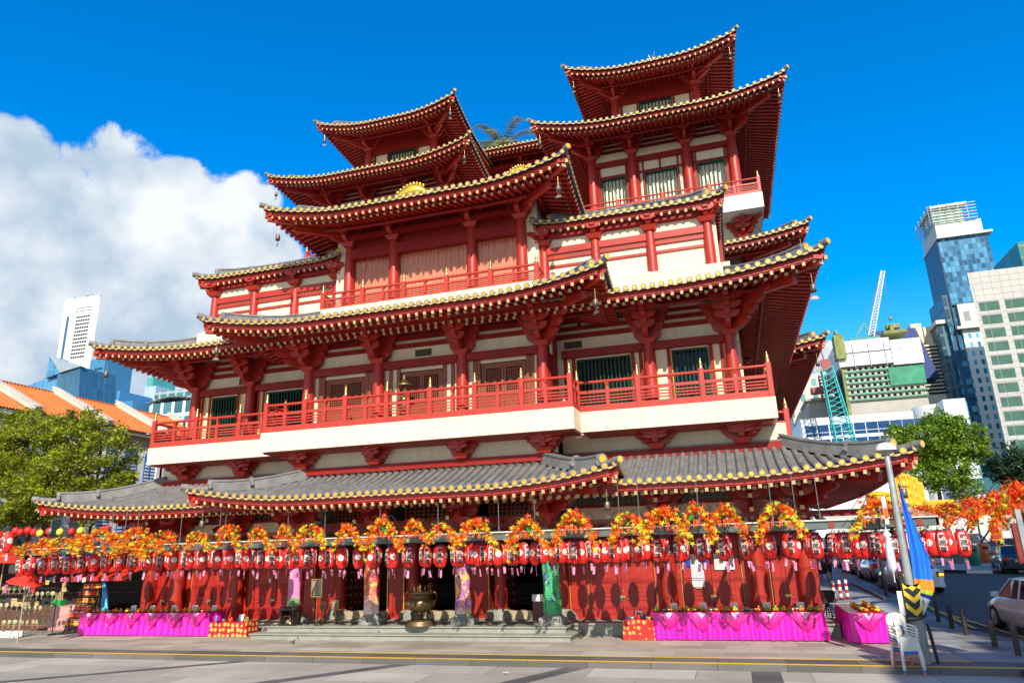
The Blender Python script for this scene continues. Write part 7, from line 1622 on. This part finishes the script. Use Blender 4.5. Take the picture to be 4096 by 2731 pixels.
for i in range(34):
    b = MB(); w_, hh = rnd.uniform(.08, .22), rnd.uniform(.15, .42); b.cbox(-w_, w_, -.05, .05, 0, hh, .03); x = rnd.uniform(-34, -25.5); z = rnd.choice((.82, 1.35, 1.8, 2.2))
    tag(b.build('hanging_bag', goods[i % 6], None, (x, 25.2 if z < 1 else rnd.uniform(25.3, 26.3), z), rnd.uniform(-.3, .3)), 'small soft bag among the goods crowded in the dark market stall', 'bag', 'bags in the market stall')
for z in (1.3, 1.75, 2.15): b = MB(); b.box(-35, -25, 26.2, 26.45, z-.04, z); b.build('shelf', MATS['stall_timber'], st)
CHK = mat('checked_pink', (.62, .22, .20), .8, .05, 3); nt, bb, L = nodes(CHK); src = bb.inputs['Base Color'].links[0].from_socket; ck = nt.nodes.new('ShaderNodeTexChecker'); ck.inputs['Scale'].default_value = 22; ck.inputs['Color1'].default_value = (.70, .50, .44, 1); ck.inputs['Color2'].default_value = (.55, .10, .10, 1); tcx = nt.nodes.new('ShaderNodeTexCoord'); L(tcx.outputs['Object'], ck.inputs[0]); L(ck.outputs['Color'], bb.inputs['Base Color'])
a, c = at(207, 2400, 23.4), at(284, 2400, 23.4); b = MB(); b.box(a.x, c.x, 23.4, 24.2, .02, .92); t_ = thing('checked_table', 'table under a pink checked cloth between the fan rack and the toy rack', 'table', ((a.x+c.x)/2, 23.8, 0)); b.build('cloth', CHK, t_)
b = MB(); b.box(a.x-.02, c.x+.02, 23.38, 24.22, .92, .94); b.build('tabletop', SAND, t_)
p = at(237, 2385, 23.7); b = MB(); b.cbox(-.25, .25, -.15, .15, 0, .2, .03); tag(b.build('green_crate', mat('crate_green', (.01, .28, .05), .4, .1, 4), None, (p.x, 23.7, .945)), 'green plastic crate of sticks on the pink checked table', 'crate')
for k in range(12): b = MB(); b.cyl((0, 0, 0), (rnd.uniform(-.03, .03), 0, rnd.uniform(.25, .4)), .009, 5); tag(b.build('wooden_stick', SHOE, None, (p.x-.2+.036*k, 23.7, 1.1)), 'wooden stick standing in the green crate', 'stick', 'sticks in the green crate')
# rack of small toys
p = at(328, 2400, 22.6); o = thing('toy_rack', 'tiered rack crowded with small red and yellow toys left of the magenta table', 'rack', (p.x, 22.6, 0)); b = MB()
for x in (-.42, .42): b.bar((x, .2, 0), (x, .45, 1.62), .03, .03); b.bar((x, -.3, 0), (x, .45, 1.62), .03, .03)
for k in range(6): z = .3+.26*k; b.box(-.45, .45, -.28+.12*k, .02+.12*k, z-.02, z)
b.build('frame', WIRE, o, (0, 0, 0)); TOYM = [mat('toy_red', (.7, .04, .02), .4, .1, 5), mat('toy_yellow', (.85, .45, .03), .4, .1, 5), mat('toy_orange', (.8, .18, .02), .4, .1, 5), mat('toy_pink', (.75, .12, .3), .4, .1, 5), mat('toy_white', (.7, .65, .6), .5, .1, 5)]; TOYS = []
for m in TOYM: b = MB(); b.ball((0, 0, .05), .05, 8, 6); b.ball((0, -.01, .125), .036, 8, 6); [b.ball((sx*.03, 0, .155), .014, 6, 4) for sx in (-1, 1)]; TOYS.append(b.mesh('toy', m))
for k in range(6):
    for j in range(9):
        i = rnd.choice((0, 0, 1, 1, 2, 2, 3, 4)); q = V((p.x-.4+.1*j, 22.6-.2+.12*k+rnd.uniform(-.05, .05), .30+.26*k)); ob = tag(put('toy', TOYS[i], None, q, rnd.uniform(-1, 1)), f'small {("red", "yellow", "orange", "pink", "white")[i]} toy crowded on the tiered toy rack', 'toy', f'{("red", "yellow", "orange", "pink", "white")[i]} toys on the rack'); ob.scale = (1.15,)*3
for px, py, c_, lab in ((189, 2328, 'sign_yellow', 'small yellow price card above the fan racks'), (336, 2318, 'white_card', 'small white price card on top of the toy rack')):
    p = at(px, py, 22.3); b = MB(); b.box(-.085, .085, -.004, .004, -.08, .08, 0); [b.box(-.06, .06-.02*k, -.007, -.004, .03-.04*k, .042-.04*k, 1) for k in range(3)]; b.cyl((0, 0.005, -.4), (0, .005, -.08), .006, 5, 1); tag(b.build('price_card', [MATS[c_], INK], None, p), lab, 'card')
a = at(412, 2315, 22.9); BCL = mat('blue_cloth', (.02, .22, .55), .6, .3, 4, hue=(.10, .45, .75)); b = MB(); rows = [[V((a.x+.03*sin(q*4)+(.12+.33*q)*(k/10)+.20*q, 22.9-.06*sin(k*1.4), a.z-1.75*q)) for k in range(11)] for q in [j/14 for j in range(15)]]; b.grid(rows); tag(b.build('blue_drape', BCL), 'blue patterned cloth hanging beside the dark stall opening', 'cloth')
b = MB(); b.cbox(-.62, .62, -.2, .2, 0, .22, .09); p = gnd(38, 2545); tag(b.build('plastic_bundle', mat('white_plastic', (.70, .68, .66), .35, .06, 6, bump=.6), None, (p.x, p.y, 0), .15), 'white plastic bundle lying on the paving at the left edge', 'bundle')
b = MB(); b.bar((0, 0, 0), (.1, .0, .72), .06, .05); p = gnd(5, 2545); tag(b.build('wooden_post', SAND, None, (p.x+.15, p.y+.3, 0)), 'short yellow wooden post by the plastic bundle', 'post')
b = MB(); b.lathe([(.01, .30), (.10, .29), (.24, .17), (.28, 0), (.24, -.17), (.10, -.29), (.01, -.30)], n=12); b.cyl((0, 0, -.30), (0, 0, -.5), .02, 6); b.cyl((0, 0, .28), (0, 0, .5), .01, 4); LRED = b.mesh('round_lantern', PAPER); b2 = MB(); b2.v, b2.f, b2.m, b2.s = b.v, b.f, b.m, b.s; LYEL = b2.mesh('round_lantern', mat('yellow_paper', (.80, .60, .05), .5, .08, 3))
for i, (px, py, red) in enumerate(((62, 2122, 1), (82, 2128, 1), (112, 2120, 1), (135, 2128, 1), (160, 2132, 0), (196, 2124, 1), (240, 2127, 0), (287, 2125, 1), (322, 2122, 0), (430, 2115, 1))):
    tag(put('round_lantern', LRED if red else LYEL, None, at(px, py, 25.2)), f'round {"red" if red else "yellow"} lantern strung below the street tree, {nth(i)} from the left', 'lantern', 'round lanterns below the tree').scale = (.55,)*3
b = MB(); b.tube([at(-20, 2098, 25.2), at(120, 2094, 25.2), at(300, 2094, 25.2), at(470, 2085, 25.2)], .012, 4); tag(b.build('lantern_string', BLACK), 'dark string carrying the round lanterns below the tree', 'string')
# litter on the road
for px, py, c_, lab in ((1070, 2638, 'fan_buff', 'dry leaf lying at the foot of the kerb, leftmost of three'), (1130, 2637, 'fan_buff', 'dry leaf lying at the foot of the kerb, middle of three'), (1225, 2637, 'fan_buff', 'dry leaf lying at the foot of the kerb, rightmost of three'), (2025, 2695, 'white_card', 'scrap of white paper on the road paving')):
    p = gnd(px, py, -.13); b = MB(); b.grid([[V((.07*(k-1), .05*(j-1), .02+.015*((k+j) % 2))) for k in range(3)] for j in range(3)]); tag(b.build('dry_leaf' if 'leaf' in lab else 'paper_scrap', MATS[c_], None, (p.x, p.y, -.124)), lab, 'leaf' if 'leaf' in lab else 'paper')
p = gnd(1172, 2575); b = MB(); b.ball((0, 0, .06), .05, 8, 6, 0, .8); b.ball((.04, -.01, .12), .025, 6, 5); b.cyl((-.03, 0, .06), (-.12, 0, .08), .012, 5); [b.cyl((0, s_*.015, 0), (0, s_*.015, .05), .004, 4) for s_ in (-1, 1)]; tag(b.build('pigeon', mat('pigeon_dark', (.03, .035, .05), .5, .2, 9), None, p, .4), 'small dark pigeon standing on the paving', 'bird')
